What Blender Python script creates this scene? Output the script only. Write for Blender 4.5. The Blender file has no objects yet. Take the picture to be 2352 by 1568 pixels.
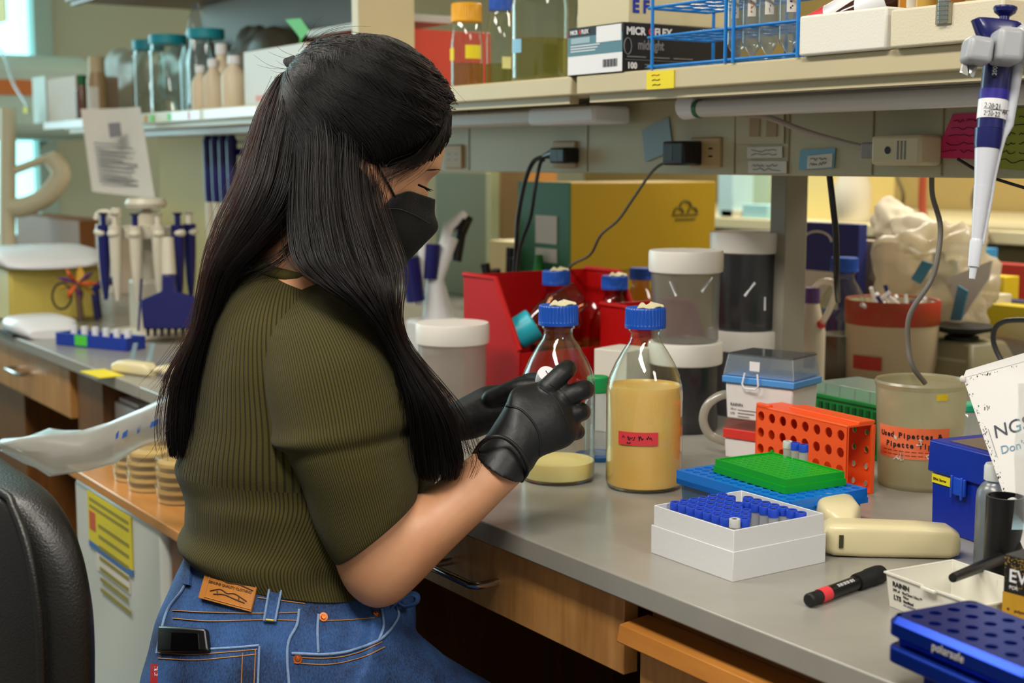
import bpy, bmesh, math, random
from mathutils import Vector, Matrix, Quaternion
from mathutils.bvhtree import BVHTree
PI = math.pi
SC = bpy.context.scene
COL = SC.collection
rng = random.Random(7)

# ------------------------------------------------------------------ camera model (50 mm lens, 2352 x 1568)
FPX = 3267.0
CX, CY = 1176.0, 784.0
PITCH = math.atan((CY - 368) / FPX)
YAW = math.atan(2176 / math.hypot(FPX, CY - 368))
BZ = 0.92                                    # bench top height
CAM = Vector((0.0, -0.881, 1.346))
DH = Vector((-math.cos(YAW), math.sin(YAW), 0))
RT = Vector((math.sin(YAW), math.cos(YAW), 0))
UZ = Vector((0, 0, 1))
FW = DH * math.cos(PITCH) - UZ * math.sin(PITCH)
UP = DH * math.sin(PITCH) + UZ * math.cos(PITCH)
def ray(u, v): return FW + RT * ((u - CX) / FPX) + UP * ((CY - v) / FPX)
def at(u, v, d): return CAM + ray(u, v) * d
def pz(u, v, z=BZ):
    r = ray(u, v); return CAM + r * ((z - CAM.z) / r.z)
def py(u, v, y):
    r = ray(u, v); return CAM + r * ((y - CAM.y) / r.y)
def px(u, v, x):
    r = ray(u, v); return CAM + r * ((x - CAM.x) / r.x)
def dep(p): return (Vector(p) - CAM).dot(FW)

# ------------------------------------------------------------------ materials
def lin(h):
    h = h.lstrip('#'); c = [int(h[i:i+2], 16) / 255 for i in (0, 2, 4)]
    return tuple((x / 12.92 if x <= .04045 else ((x + .055) / 1.055) ** 2.4) for x in c) + (1,)
MATS = {}
def nd(nt, t, **kw):
    n = nt.nodes.new(t)
    for k, v in kw.items():
        if k in n.inputs.keys(): n.inputs[k].default_value = v
        else: setattr(n, k, v)
    return n
def mat(name, col, rough=.5, metal=0, spec=.5, noise=0, nscale=40, bump=0, bscale=200, trans=0, emit=0, coat=0, sss=0, stretch=None, col2=None, sheen=0):
    if name in MATS: return MATS[name]
    m = bpy.data.materials.new(name); m.use_nodes = True
    nt = m.node_tree; b = nt.nodes['Principled BSDF']
    c = lin(col) if isinstance(col, str) else tuple(col)
    b.inputs['Base Color'].default_value = c
    b.inputs['Roughness'].default_value = rough
    b.inputs['Metallic'].default_value = metal
    b.inputs['Specular IOR Level'].default_value = spec
    b.inputs['Transmission Weight'].default_value = trans
    b.inputs['Coat Weight'].default_value = coat
    b.inputs['Sheen Weight'].default_value = sheen
    if sss:
        b.inputs['Subsurface Weight'].default_value = sss
        b.inputs['Subsurface Radius'].default_value = (.012, .005, .003)
        b.inputs['Subsurface Scale'].default_value = .5
    if emit:
        b.inputs['Emission Color'].default_value = c
        b.inputs['Emission Strength'].default_value = emit
    L = nt.links.new
    if noise or bump:
        tc = nd(nt, 'ShaderNodeTexCoord'); src = tc.outputs['Object']
        if stretch:
            mp = nd(nt, 'ShaderNodeMapping'); mp.inputs['Scale'].default_value = stretch
            L(src, mp.inputs['Vector']); src = mp.outputs['Vector']
    if noise:
        n = nd(nt, 'ShaderNodeTexNoise', Scale=nscale, Detail=6.0, Roughness=.6); L(src, n.inputs['Vector'])
        cr = nd(nt, 'ShaderNodeMix', data_type='RGBA')
        c2 = lin(col2) if col2 else tuple(x * (1 - noise) for x in c[:3]) + (1,)
        mr = nd(nt, 'ShaderNodeMapRange'); mr.inputs[1].default_value = .3; mr.inputs[2].default_value = .7
        L(n.outputs['Fac'], mr.inputs[0]); L(mr.outputs[0], cr.inputs['Factor'])
        cr.inputs['A'].default_value = c; cr.inputs['B'].default_value = c2
        L(cr.outputs['Result'], b.inputs['Base Color'])
    if bump:
        n2 = nd(nt, 'ShaderNodeTexNoise', Scale=bscale, Detail=4.0); L(src, n2.inputs['Vector'])
        bp = nd(nt, 'ShaderNodeBump', Strength=bump, Distance=.002); L(n2.outputs['Fac'], bp.inputs['Height'])
        L(bp.outputs['Normal'], b.inputs['Normal'])
    MATS[name] = m
    return m
def clear(name, tint='#ffffff', base=.04, edge=.75, rough=.03, edgecol=None, haze=0, hazecol='#d8d8d0'):
    """thin-walled clear glass or plastic: see-through, reflecting more at the rims; haze = frosted share"""
    if name in MATS: return MATS[name]
    m = bpy.data.materials.new(name); m.use_nodes = True; nt = m.node_tree; L = nt.links.new
    nt.nodes.remove(nt.nodes['Principled BSDF']); out = nt.nodes['Material Output']
    t = nd(nt, 'ShaderNodeBsdfTransparent'); g = nd(nt, 'ShaderNodeBsdfGlossy', Roughness=rough)
    g.inputs['Color'].default_value = (.9, .9, .9, 1)
    lw = nd(nt, 'ShaderNodeLayerWeight', Blend=.5)
    pw = nd(nt, 'ShaderNodeMath', operation='POWER'); L(lw.outputs['Facing'], pw.inputs[0]); pw.inputs[1].default_value = 3.2
    mr = nd(nt, 'ShaderNodeMapRange'); L(pw.outputs[0], mr.inputs[0]); mr.inputs[3].default_value = base; mr.inputs[4].default_value = edge
    tc = nd(nt, 'ShaderNodeMix', data_type='RGBA'); tc.inputs['A'].default_value = lin(tint); tc.inputs['B'].default_value = lin(edgecol or tint)
    L(pw.outputs[0], tc.inputs['Factor']); L(tc.outputs['Result'], t.inputs['Color'])
    mx = nd(nt, 'ShaderNodeMixShader'); L(mr.outputs[0], mx.inputs[0])
    if haze:
        d = nd(nt, 'ShaderNodeBsdfPrincipled', Roughness=.35); d.inputs['Base Color'].default_value = lin(hazecol)
        tl = nd(nt, 'ShaderNodeBsdfTranslucent'); tl.inputs['Color'].default_value = lin(hazecol)
        dm = nd(nt, 'ShaderNodeMixShader'); dm.inputs[0].default_value = .5; L(d.outputs[0], dm.inputs[1]); L(tl.outputs[0], dm.inputs[2])
        hm = nd(nt, 'ShaderNodeMixShader'); hm.inputs[0].default_value = haze
        L(t.outputs[0], hm.inputs[1]); L(dm.outputs[0], hm.inputs[2]); L(hm.outputs[0], mx.inputs[1])
    else: L(t.outputs[0], mx.inputs[1])
    L(g.outputs[0], mx.inputs[2]); L(mx.outputs[0], out.inputs['Surface'])
    MATS[name] = m
    return m
def wood(name, c1, c2, axis='x', rough=.38, scale=1.0):
    if name in MATS: return MATS[name]
    m = bpy.data.materials.new(name); m.use_nodes = True; nt = m.node_tree; L = nt.links.new; b = nt.nodes['Principled BSDF']
    tc = nd(nt, 'ShaderNodeTexCoord'); mp = nd(nt, 'ShaderNodeMapping'); L(tc.outputs['Object'], mp.inputs['Vector'])
    mp.inputs['Scale'].default_value = {'x': (1.2, 9, 9), 'z': (9, 9, 1.2), 'y': (9, 1.2, 9)}[axis]
    n = nd(nt, 'ShaderNodeTexNoise', Scale=1.6 * scale, Detail=3.0, Distortion=.6); L(mp.outputs['Vector'], n.inputs['Vector'])
    w = nd(nt, 'ShaderNodeMath', operation='MULTIPLY'); L(n.outputs['Fac'], w.inputs[0]); w.inputs[1].default_value = 22
    s = nd(nt, 'ShaderNodeMath', operation='SINE'); L(w.outputs[0], s.inputs[0])
    n2 = nd(nt, 'ShaderNodeTexNoise', Scale=14 * scale, Detail=6.0); L(mp.outputs['Vector'], n2.inputs['Vector'])
    ad = nd(nt, 'ShaderNodeMath', operation='MULTIPLY_ADD'); L(s.outputs[0], ad.inputs[0]); ad.inputs[1].default_value = .22; L(n2.outputs['Fac'], ad.inputs[2])
    cr = nd(nt, 'ShaderNodeMix', data_type='RGBA'); cr.inputs['A'].default_value = lin(c1); cr.inputs['B'].default_value = lin(c2)
    L(ad.outputs[0], cr.inputs['Factor']); L(cr.outputs['Result'], b.inputs['Base Color'])
    b.inputs['Roughness'].default_value = rough
    MATS[name] = m
    return m

# ------------------------------------------------------------------ mesh builder
class MB:
    def __init__(s): s.v = []; s.f = []; s.uv = {}; s.X = None
    def add(s, vs, fs, uvs=None):
        o = len(s.v)
        for p in vs: s.v.append(Vector(p) if s.X is None else s.X @ Vector(p))
        for i, f in enumerate(fs):
            if uvs: s.uv[len(s.f)] = uvs[i]
            s.f.append([o + k for k in f])
        return s
    def box(s, x0, x1, y0, y1, z0, z1):
        vs = [(x, y, z) for z in (z0, z1) for y in (y0, y1) for x in (x0, x1)]
        return s.add(vs, [(0, 2, 3, 1), (4, 5, 7, 6), (0, 1, 5, 4), (2, 6, 7, 3), (0, 4, 6, 2), (1, 3, 7, 5)])
    def frustum(s, x0, x1, y0, y1, z0, z1, dx, dy):          # top grown by dx, dy on every side
        vs = [(x0, y0, z0), (x1, y0, z0), (x0, y1, z0), (x1, y1, z0), (x0-dx, y0-dy, z1), (x1+dx, y0-dy, z1), (x0-dx, y1+dy, z1), (x1+dx, y1+dy, z1)]
        return s.add(vs, [(0, 2, 3, 1), (4, 5, 7, 6), (0, 1, 5, 4), (2, 6, 7, 3), (0, 4, 6, 2), (1, 3, 7, 5)])
    def tray(s, x0, x1, y0, y1, z0, z1, t, dx=0, dy=0, zb=None):   # open box with wall thickness t, top flared by dx, dy
        zb = z0 + t if zb is None else zb
        def rect(a0, a1, b0, b1, z): return [(a0, b0, z), (a1, b0, z), (a1, b1, z), (a0, b1, z)]
        vs = rect(x0, x1, y0, y1, z0) + rect(x0-dx, x1+dx, y0-dy, y1+dy, z1) + rect(x0-dx+t, x1+dx-t, y0-dy+t, y1+dy-t, z1) + rect(x0+t, x1-t, y0+t, y1-t, zb)
        fs = [(3, 2, 1, 0), (12, 13, 14, 15)]
        for k in range(3):
            for i in range(4):
                j = (i + 1) % 4; fs.append((k*4+i, k*4+j, k*4+4+j, k*4+4+i))
        return s.add(vs, fs)
    def lathe(s, prof, seg=40, c=(0, 0, 0), cap0=False, cap1=False):
        vs = []; fs = []; n = len(prof)
        for r, z in prof:
            for i in range(seg):
                a = 2*PI*i/seg; vs.append((c[0] + r*math.cos(a), c[1] + r*math.sin(a), c[2] + z))
        for k in range(n-1):
            for i in range(seg):
                j = (i+1) % seg; fs.append((k*seg+i, k*seg+j, (k+1)*seg+j, (k+1)*seg+i))
        if cap0: fs.append(tuple(reversed(range(seg))))
        if cap1: fs.append(tuple((n-1)*seg+i for i in range(seg)))
        return s.add(vs, fs)
    def cyl(s, r, z0, z1, seg=32, c=(0, 0, 0), r1=None):
        return s.lathe([(r, z0), (r if r1 is None else r1, z1)], seg, c, True, True)
    def tube(s, pts, r, seg=10, cap=True, flat=1.0):
        pts = [Vector(p) for p in pts]; n = len(pts); rs = r if isinstance(r, (list, tuple)) else [r]*n
        vs = []; fs = []; T0 = (pts[1]-pts[0]).normalized()
        N = T0.orthogonal().normalized()
        if abs(T0.z) < .95: N = (UZ - T0*T0.z).normalized()
        for k in range(n):
            T = (pts[min(k+1, n-1)] - pts[max(k-1, 0)]).normalized()
            N = (N - T*N.dot(T)).normalized(); B = T.cross(N)
            for i in range(seg):
                a = 2*PI*i/seg; vs.append(pts[k] + (N*math.cos(a)*flat + B*math.sin(a))*rs[k])
        for k in range(n-1):
            for i in range(seg):
                j = (i+1) % seg; fs.append((k*seg+i, k*seg+j, (k+1)*seg+j, (k+1)*seg+i))
        if cap: fs.append(tuple(reversed(range(seg)))); fs.append(tuple((n-1)*seg+i for i in range(seg)))
        return s.add(vs, fs)
    def loft(s, rings, cap0=True, cap1=True, uv=False, closed=True):
        n = len(rings); m = len(rings[0]); fs = []; uvs = []; vs = [p for r in rings for p in r]
        for k in range(n-1):
            for i in range(m if closed else m-1):
                j = (i+1) % m; fs.append((k*m+i, k*m+j, (k+1)*m+j, (k+1)*m+i))
                uvs.append(((i/m, k/(n-1)), ((i+1)/m, k/(n-1)), ((i+1)/m, (k+1)/(n-1)), (i/m, (k+1)/(n-1))))
        if closed and cap0: fs.append(tuple(reversed(range(m)))); uvs.append([(i/m, 0) for i in reversed(range(m))])
        if closed and cap1: fs.append(tuple((n-1)*m+i for i in range(m))); uvs.append([(i/m, 1) for i in range(m)])
        return s.add(vs, fs, uvs if uv else None)
    def prism(s, poly, a0, a1, axis='z'):                      # polygon in the plane across axis
        def P(p, a): return {'z': (p[0], p[1], a), 'y': (p[0], a, p[1]), 'x': (a, p[0], p[1])}[axis]
        n = len(poly); vs = [P(p, a0) for p in poly] + [P(p, a1) for p in poly]
        fs = [tuple(reversed(range(n))), tuple(n+i for i in range(n))] + [(i, (i+1) % n, n+(i+1) % n, n+i) for i in range(n)]
        return s.add(vs, fs)
    def sphere(s, c, r, seg=24, rings=14, sc=(1, 1, 1)):
        vs = []; fs = []
        for k in range(1, rings):
            a = PI*k/rings
            for i in range(seg):
                b = 2*PI*i/seg; vs.append((c[0]+r*sc[0]*math.sin(a)*math.cos(b), c[1]+r*sc[1]*math.sin(a)*math.sin(b), c[2]-r*sc[2]*math.cos(a)))
        for k in range(rings-2):
            for i in range(seg):
                j = (i+1) % seg; fs.append((k*seg+i, k*seg+j, (k+1)*seg+j, (k+1)*seg+i))
        o = len(vs); vs += [(c[0], c[1], c[2]-r*sc[2]), (c[0], c[1], c[2]+r*sc[2])]
        for i in range(seg):
            j = (i+1) % seg; fs.append((o, j, i)); fs.append((o+1, (rings-2)*seg+i, (rings-2)*seg+j))
        return s.add(vs, fs)
    def mesh(s, name):
        me = bpy.data.meshes.new(name); me.from_pydata([tuple(p) for p in s.v], [], s.f)
        if s.uv:
            ul = me.uv_layers.new(name='UVMap')
            for p in me.polygons:
                q = s.uv.get(p.index)
                if q:
                    for k, li in enumerate(p.loop_indices): ul.data[li].uv = q[k]
        bm = bmesh.new(); bm.from_mesh(me); bmesh.ops.recalc_face_normals(bm, faces=bm.faces); bm.to_mesh(me); bm.free()
        return me
    def build(s, name, m, parent=None, bevel=0, ang=35, seg=2, smooth=True):
        me = s.mesh(name); me.materials.append(m)
        if smooth: me.shade_smooth(); me.set_sharp_from_angle(angle=math.radians(ang))
        o = bpy.data.objects.new(name, me); COL.objects.link(o)
        if parent is not None: o.parent = parent
        if bevel:
            b = o.modifiers.new('edge', 'BEVEL'); b.width = bevel; b.segments = seg; b.limit_method = 'ANGLE'; b.angle_limit = math.radians(40)
            b.harden_normals = False
        return o
def M(): return MB()
def tag(o, label, cat, group=None, kind=None):
    o['label'] = label; o['category'] = cat
    if group: o['group'] = group
    if kind: o['kind'] = kind
    return o
def thing(name, label, cat, loc=(0, 0, 0), rz=0, group=None, rot=None):
    o = bpy.data.objects.new(name, None); COL.objects.link(o); o.empty_display_size = .02
    o.location = loc; o.rotation_euler = rot if rot else (0, 0, rz)
    return tag(o, label, cat, group)
def struct(o): o['kind'] = 'structure'; return o
def copy_tree(o, parent=None):
    c = o.copy(); COL.objects.link(c)
    if parent is not None: c.parent = parent
    for ch in list(o.children): copy_tree(ch, c)
    return c
def glyphs(body, size, ax='LEFT', ext=.00015, bold=0):
    c = bpy.data.curves.new('glyphs', 'FONT'); c.body = body; c.size = size; c.align_x = ax; c.extrude = ext; c.offset = bold; c.resolution_u = 3
    o = bpy.data.objects.new('glyphs', c); me = bpy.data.meshes.new_from_object(o)
    r = ([v.co.copy() for v in me.vertices], [tuple(p.vertices) for p in me.polygons])
    bpy.data.objects.remove(o); bpy.data.curves.remove(c); bpy.data.meshes.remove(me)
    return r
def text(body, size, parent, m, loc=(0, 0, 0), rot=(0, 0, 0), name='lettering', ax='LEFT', ext=.00015, sx=1.0, bold=0):
    vs, fs = glyphs(body, size, ax, ext, bold)
    o = M().add([(v.x*sx, v.y, v.z) for v in vs], fs).build(name, m, parent, smooth=False)
    o.location = loc; o.rotation_euler = rot
    return o
FRONT = (PI/2, 0, 0)              # writing on a face that looks towards -y
SIDE = (PI/2, 0, PI/2)            # writing on a face that looks towards +x
def smooth_path(pts, n=6):
    """Catmull-Rom through the points"""
    P = [Vector(p) for p in pts]; P = [P[0]*2-P[1]] + P + [P[-1]*2-P[-2]]; out = []
    for i in range(1, len(P)-2):
        for k in range(n):
            t = k/n; a, b, c, d = P[i-1:i+3]
            out.append(.5*((2*b) + (c-a)*t + (2*a-5*b+4*c-d)*t*t + (3*b-a-3*c+d)*t**3))
    out.append(P[-2]); return out
def interp(tab, x):
    if x <= tab[0][0]: return tab[0][1:]
    for a, b in zip(tab, tab[1:]):
        if x <= b[0]:
            t = (x-a[0])/(b[0]-a[0]); t = t*t*(3-2*t)*.5 + t*.5
            return tuple(p+(q-p)*t for p, q in zip(a[1:], b[1:]))
    return tab[-1][1:]
def perf(mb, x0, y0, nx, ny, px_, py_, r, z, depth, seg=16, rb=None):
    """plate top made of nx x ny square cells, each with a round well of radius r"""
    rb = r*.9 if rb is None else rb
    for i in range(nx):
        for j in range(ny):
            cx = x0+(i+.5)*px_; cy = y0+(j+.5)*py_; vs = []; fs = []
            for k in range(seg):
                a = 2*PI*(k+.5)/seg; c, s_ = math.cos(a), math.sin(a); m = max(abs(c), abs(s_))
                vs.append((cx+c/m*px_/2, cy+s_/m*py_/2, z))
            # square outline keeps its true corners
            for k in range(seg):
                a = 2*PI*(k+.5)/seg; vs.append((cx+r*math.cos(a), cy+r*math.sin(a), z))
            for k in range(seg):
                a = 2*PI*(k+.5)/seg; vs.append((cx+rb*math.cos(a), cy+rb*math.sin(a), z-depth))
            q = seg//8
            for ci in range(4):
                sx, sy = ((1, 1), (-1, 1), (-1, -1), (1, -1))[ci]
                vs.append((cx+sx*px_/2, cy+sy*py_/2, z))
            for k in range(seg):
                j2 = (k+1) % seg
                fs.append((k, j2, seg+j2, seg+k)); fs.append((seg+k, seg+j2, 2*seg+j2, 2*seg+k))
            for ci in range(4):
                k = (2*ci+1)*seg//8 - 1
                fs.append((k % seg, 3*seg+ci, (k+1) % seg))
            fs.append(tuple(2*seg+k for k in range(seg)))
            mb.add(vs, fs)
    return mb

from mathutils import noise as NZ
from mathutils import Euler
def crumple(mb, amp, freq, seed=0, along=None):
    off = Vector((seed*3.1, seed*1.7, seed*.9)); c = sum(mb.v, Vector())/len(mb.v)
    for i, p in enumerate(mb.v):
        d = (p-c); n = NZ.noise(p*freq+off)+.5*NZ.noise(p*freq*2.3+off)
        mb.v[i] = p + d.normalized()*n*amp + Vector((NZ.noise(p*freq+off*2), NZ.noise(p*freq-off), 0))*amp*.4
    return mb
# ------------------------------------------------------------------ shared materials
m_work = mat('grey_worktop', '#96938a', .26, noise=.1, nscale=14, bump=.05, bscale=350)
m_edge = mat('grey_worktop_edge', '#7d7d78', .4, noise=.15, nscale=30)
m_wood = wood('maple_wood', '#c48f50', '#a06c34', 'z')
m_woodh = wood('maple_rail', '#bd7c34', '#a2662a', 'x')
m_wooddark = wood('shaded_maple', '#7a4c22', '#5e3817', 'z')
m_oak = wood('orange_wood', '#c98d4c', '#b57a3c', 'x', .3)
m_beige = mat('beige_steel', '#c9bb96', .38, noise=.06, nscale=8)
m_beige2 = mat('beige_panel', '#b9b28f', .45, noise=.08, nscale=6)
m_white = mat('white_plastic', '#dad8d2', .35)
m_wplast = mat('bright_white_plastic', '#e8e8ea', .3)
m_black = mat('black_plastic', '#0c0c0d', .35)
m_blackm = mat('black_matte', '#0b0b0c', .6)
m_chrome = mat('chrome', '#c8c8c8', .18, 1)
m_navy = mat('navy_plastic', '#15185c', .3)
m_bluecap = mat('blue_cap', '#0f4fb4', .38)
m_skyblue = mat('blue_tape', '#6fa7bd', .6)
m_yellow = mat('yellow_paper', '#e8d51e', .6)
m_paper = mat('paper', '#d8d2c6', .7, noise=.05, nscale=12)
m_ink = mat('ink', '#14141a', .6)
m_inkgrey = mat('grey_ink', '#77767a', .6)
m_cord_grey = mat('grey_cord', '#8d8680', .5)
m_steel = mat('galvanised_steel', '#a7a8a4', .3, 1)
m_tanwall = mat('tan_wall', '#b49a5c', .7, noise=.08, nscale=3)
m_creamwall = mat('cream_wall', '#c8bd98', .7)
m_glass = clear('clear_glass', '#f4fbf8', .05, .85, .02, '#9fb3aa')
m_clearp = clear('clear_plastic', '#eef2f4', .06, .6, .12, '#b9c4c8', .14, '#cfd6da')
m_bag = clear('crumpled_clear_film', '#eceeea', .1, .6, .2, '#c4c8c4', .38, '#d9d8d0')

# ------------------------------------------------------------------ setting
struct(M().box(-7, 3, -3, 5, -.02, 0).build('floor', mat('grey_floor', '#6d675c', .35, noise=.12, nscale=8)))
struct(M().box(-7, 3, 3.9, 4.0, 0, 2.8).build('wall_back', m_tanwall))
win = struct(M().box(-6.6, -6.5, -3, .2, 0, 1.0).box(-6.6, -6.5, -3, .2, 2.5, 2.8).box(-6.6, -6.5, .95, 4, 0, 2.8).box(-6.6, -6.5, .2, .95, 0, .95).box(-6.6, -6.5, .2, .95, 2.5, 2.8).box(-6.6, -6.5, -3, -2.3, 1.0, 2.5).build('wall_left', mat('sage_wall', '#bcc3aa', .7)))
struct(M().box(-7, 1.5, -3, 4.0, 2.75, 2.8).build('ceiling', mat('white_ceiling', '#d6d2c4', .8)))
wf = struct(M().box(-6.56, -6.44, -2.3, -2.22, .95, 2.5).box(-6.56, -6.44, .87, .95, .95, 2.5).box(-6.56, -6.44, -.72, -.64, .95, 2.5).box(-6.56, -6.44, -2.3, .95, .95, 1.02).box(-6.56, -6.44, -2.3, .95, 2.44, 2.5).box(-6.56, -6.44, -2.3, .95, 1.5, 1.54).build('window_1', mat('window_frame', '#9fb8ae', .5)))
pane = M().box(-6.54, -6.53, -2.3, .95, .98, 2.48).build('pane', mat('daylit_pane', '#a6e8ee', .4, emit=1.9), wf)

def worktop(x0, x1, label):
    r = thing('lab_worktop', label, 'worktop', (0, 0, 0))
    M().box(x0, x1, 0, 1.5, BZ-.025, BZ).build('slab', m_work, r, .002)
    return r
wt1 = worktop(-2.618, .35, 'grey lab bench worktop the woman works at, carrying the bottles and racks')
wt2 = worktop(-5.7, -2.624, 'grey worktop carrying the pipette carousel, beyond the dark joint')

def handle(x, y, z, w, par):
    pts = [(x-w/2, y, z), (x-w/2, y-.028, z), (x-w/2+.008, y-.034, z), (x+w/2-.008, y-.034, z), (x+w/2, y-.028, z), (x+w/2, y, z)]
    return M().tube(pts, .0048, 12).build('handle', m_chrome, par)
# kneehole drawer under the near bench
dr = thing('drawer_unit', 'wide wooden kneehole drawer under the near worktop edge', 'drawer', (-1.149, .02, 0))
M().box(-.80, 0, 0, .02, .803, .886).build('drawer_front', m_wood, dr, .0015)
M().tray(-.77, -.02, .02, .5, .81, .88, .012).build('drawer_box', m_wooddark, dr)
handle(-.30, 0, .843, .108, dr)
cb = thing('base_cabinet', 'wooden base cabinet under the worktop right of the kneehole', 'cabinet', (-1.128, .03, 0))
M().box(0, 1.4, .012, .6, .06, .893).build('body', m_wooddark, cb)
M().box(.004, .70, -.008, .012, .08, .858).build('door', m_wood, cb, .0015)
M().prism([(-.026, .866), (-.03, .848), (-.010, .838), (.012, .84), (.012, .87)], -.008, .70, 'x').build('finger_rail', m_woodh, cb, .001)
M().box(.706, 1.4, -.008, .012, .08, .858).build('door', m_wood, cb, .0015)
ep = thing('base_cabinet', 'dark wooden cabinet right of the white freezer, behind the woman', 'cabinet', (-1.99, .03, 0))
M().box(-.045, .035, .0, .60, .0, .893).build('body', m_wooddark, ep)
bk = struct(M().box(-4.6, .3, .72, .76, 0, .893).build('trim_1', m_wooddark))
# far drawers under the second worktop
xr = py(160, 870, .02).x
fd = thing('drawer_unit', 'wooden drawer with bar handle under the worktop beyond the freezer', 'drawer', (xr, .02, 0))
M().box(-1.1, 0, 0, .02, .775, .885).build('drawer_front', m_wood, fd, .0015)
M().tray(-1.0, -.02, .02, .5, .79, .88, .012).build('drawer_box', m_wooddark, fd)
handle(py(40, 868, 0).x-xr, 0, .838, .12, fd)
kc = thing('base_cabinet', 'dark wooden cabinet in the corner under the far drawer', 'cabinet', (xr, .06, 0))
M().box(-1.1, -.55, 0, .6, 0, .77).build('body', m_wooddark, kc)
sp = thing('base_cabinet', 'wooden bench support left of the dark worktop joint', 'cabinet', (xr+.02, .03, 0))
M().box(0, .18, 0, .6, 0, .893).build('body', m_wooddark, sp)

# freezer under the bench
fz = thing('freezer', 'white under-bench freezer with an orange wooden top and a yellow sign', 'freezer', (-2.09, -.122, 0))
M().box(-.60, 0, 0, .58, .752, .77).build('wood_top', m_oak, fz, .002)
M().box(-.58, -.10, .006, .56, .04, .752).build('body', mat('freezer_white', '#c9cdc4', .35), fz, .012)
M().box(-.098, -.012, .02, .50, .0, .752).build('side_filler', m_wooddark, fz, .004)
def pfz(u, v): p = py(u, v, -.117); return p - Vector((-2.09, -.122, 0))
a, b_ = pfz(202, 1118), pfz(307, 1325)
sgn = M().box(a.x, b_.x, .003, .0055, b_.z+.012, a.z-.006).build('warning_sign', mat('sign_yellow', '#d9c92a', .45), fz)
M().box(a.x, b_.x, .0028, .0055, b_.z, b_.z+.012).build('blue_border', mat('sign_blue', '#3f6fa8', .5), sgn)
M().box(a.x+.01, a.x+.045, .0022, .003, a.z-.075, a.z-.04).build('pictogram', mat('sign_red', '#c2573a', .5), sgn)
for k in range(7): M().box(a.x+.062, b_.x-.012-(k*37 % 17)*.001, .0024, .003, a.z-.062-k*.02, a.z-.055-k*.02).build('text_line', mat('sign_print', '#8c8430', .6), sgn)
for k in range(2): M().box(a.x+.012, b_.x-.012, .0024, .003, a.z-.021-k*.013, a.z-.015-k*.013).build('text_line', mat('sign_print', '#8c8430', .6), sgn)
M().box(a.x+.04, b_.x-.02, .0035, .0055, b_.z-.035, b_.z-.002).build('paper_slip', m_paper, sgn)

# island uprights and outlet raceway
xp = (py(1770, 430, .775).x, py(1806, 430, .775).x)
for nm, x0, x1, lab in (('post', xp[0], xp[1], 'grey steel post between the white-lidded jars and the navy box'), ('post', -4.0, -3.96, 'grey steel post behind the hanging paper sheet')):
    st = tag(M().box(x0, x1, .775, .825, BZ, 1.44).build('shelf_post', mat('post_grey', '#8f897b', .45), None, .002), lab, 'post')
rw = thing('outlet_raceway', 'long beige outlet raceway running below the shelf behind the bench', 'raceway', (0, .62, 0))
M().box(-2.70, .3, 0, .078, 1.3235, 1.443).build('housing', m_beige2, rw, .002)
def prw(u, v): p = py(u, v, .62); return p - Vector((0, .62, 0))
for u in (1078, 1350, 1688, 1812, 2005, 2165):
    x = prw(u, 360).x; M().box(x-.0012, x+.0012, -.0012, .001, 1.326, 1.452).build('joint', mat('seam_brown', '#8a7c5c', .6), rw)
def outlet(u, v, par):
    p = prw(u, v); o = M().box(p.x-.035, p.x+.035, -.006, .001, p.z-.024, p.z+.024).build('outlet', mat('tan_outlet', '#b89a6c', .5), par, .003)
    for dx in (-.014, .014):
        for dz in (-.006, .006): M().box(p.x+dx-.0045, p.x+dx+.0045, -.0065, -.0055, p.z+dz-.0012, p.z+dz+.0012).build('slot', m_black, o)
for u, v in ((1625, 350), (1300, 355), (1045, 360)): outlet(u, v, rw)
# ------------------------------------------------------------------ things on the near bench
def flat(p, z=BZ): return (p.x, p.y, z)
m_agar = mat('agar_liquid', '#ffcf82', .25, noise=.10, nscale=9, col2='#ffbc5c', sss=.4)
m_agarp = mat('pale_agar_liquid', '#fbdf98', .25, noise=.08, nscale=9, sss=.4)
m_redtape = mat('red_tape', '#dc3a40', .55)
m_tape = mat('masking_tape', '#d8cfa8', .7, bump=.3)
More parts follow.
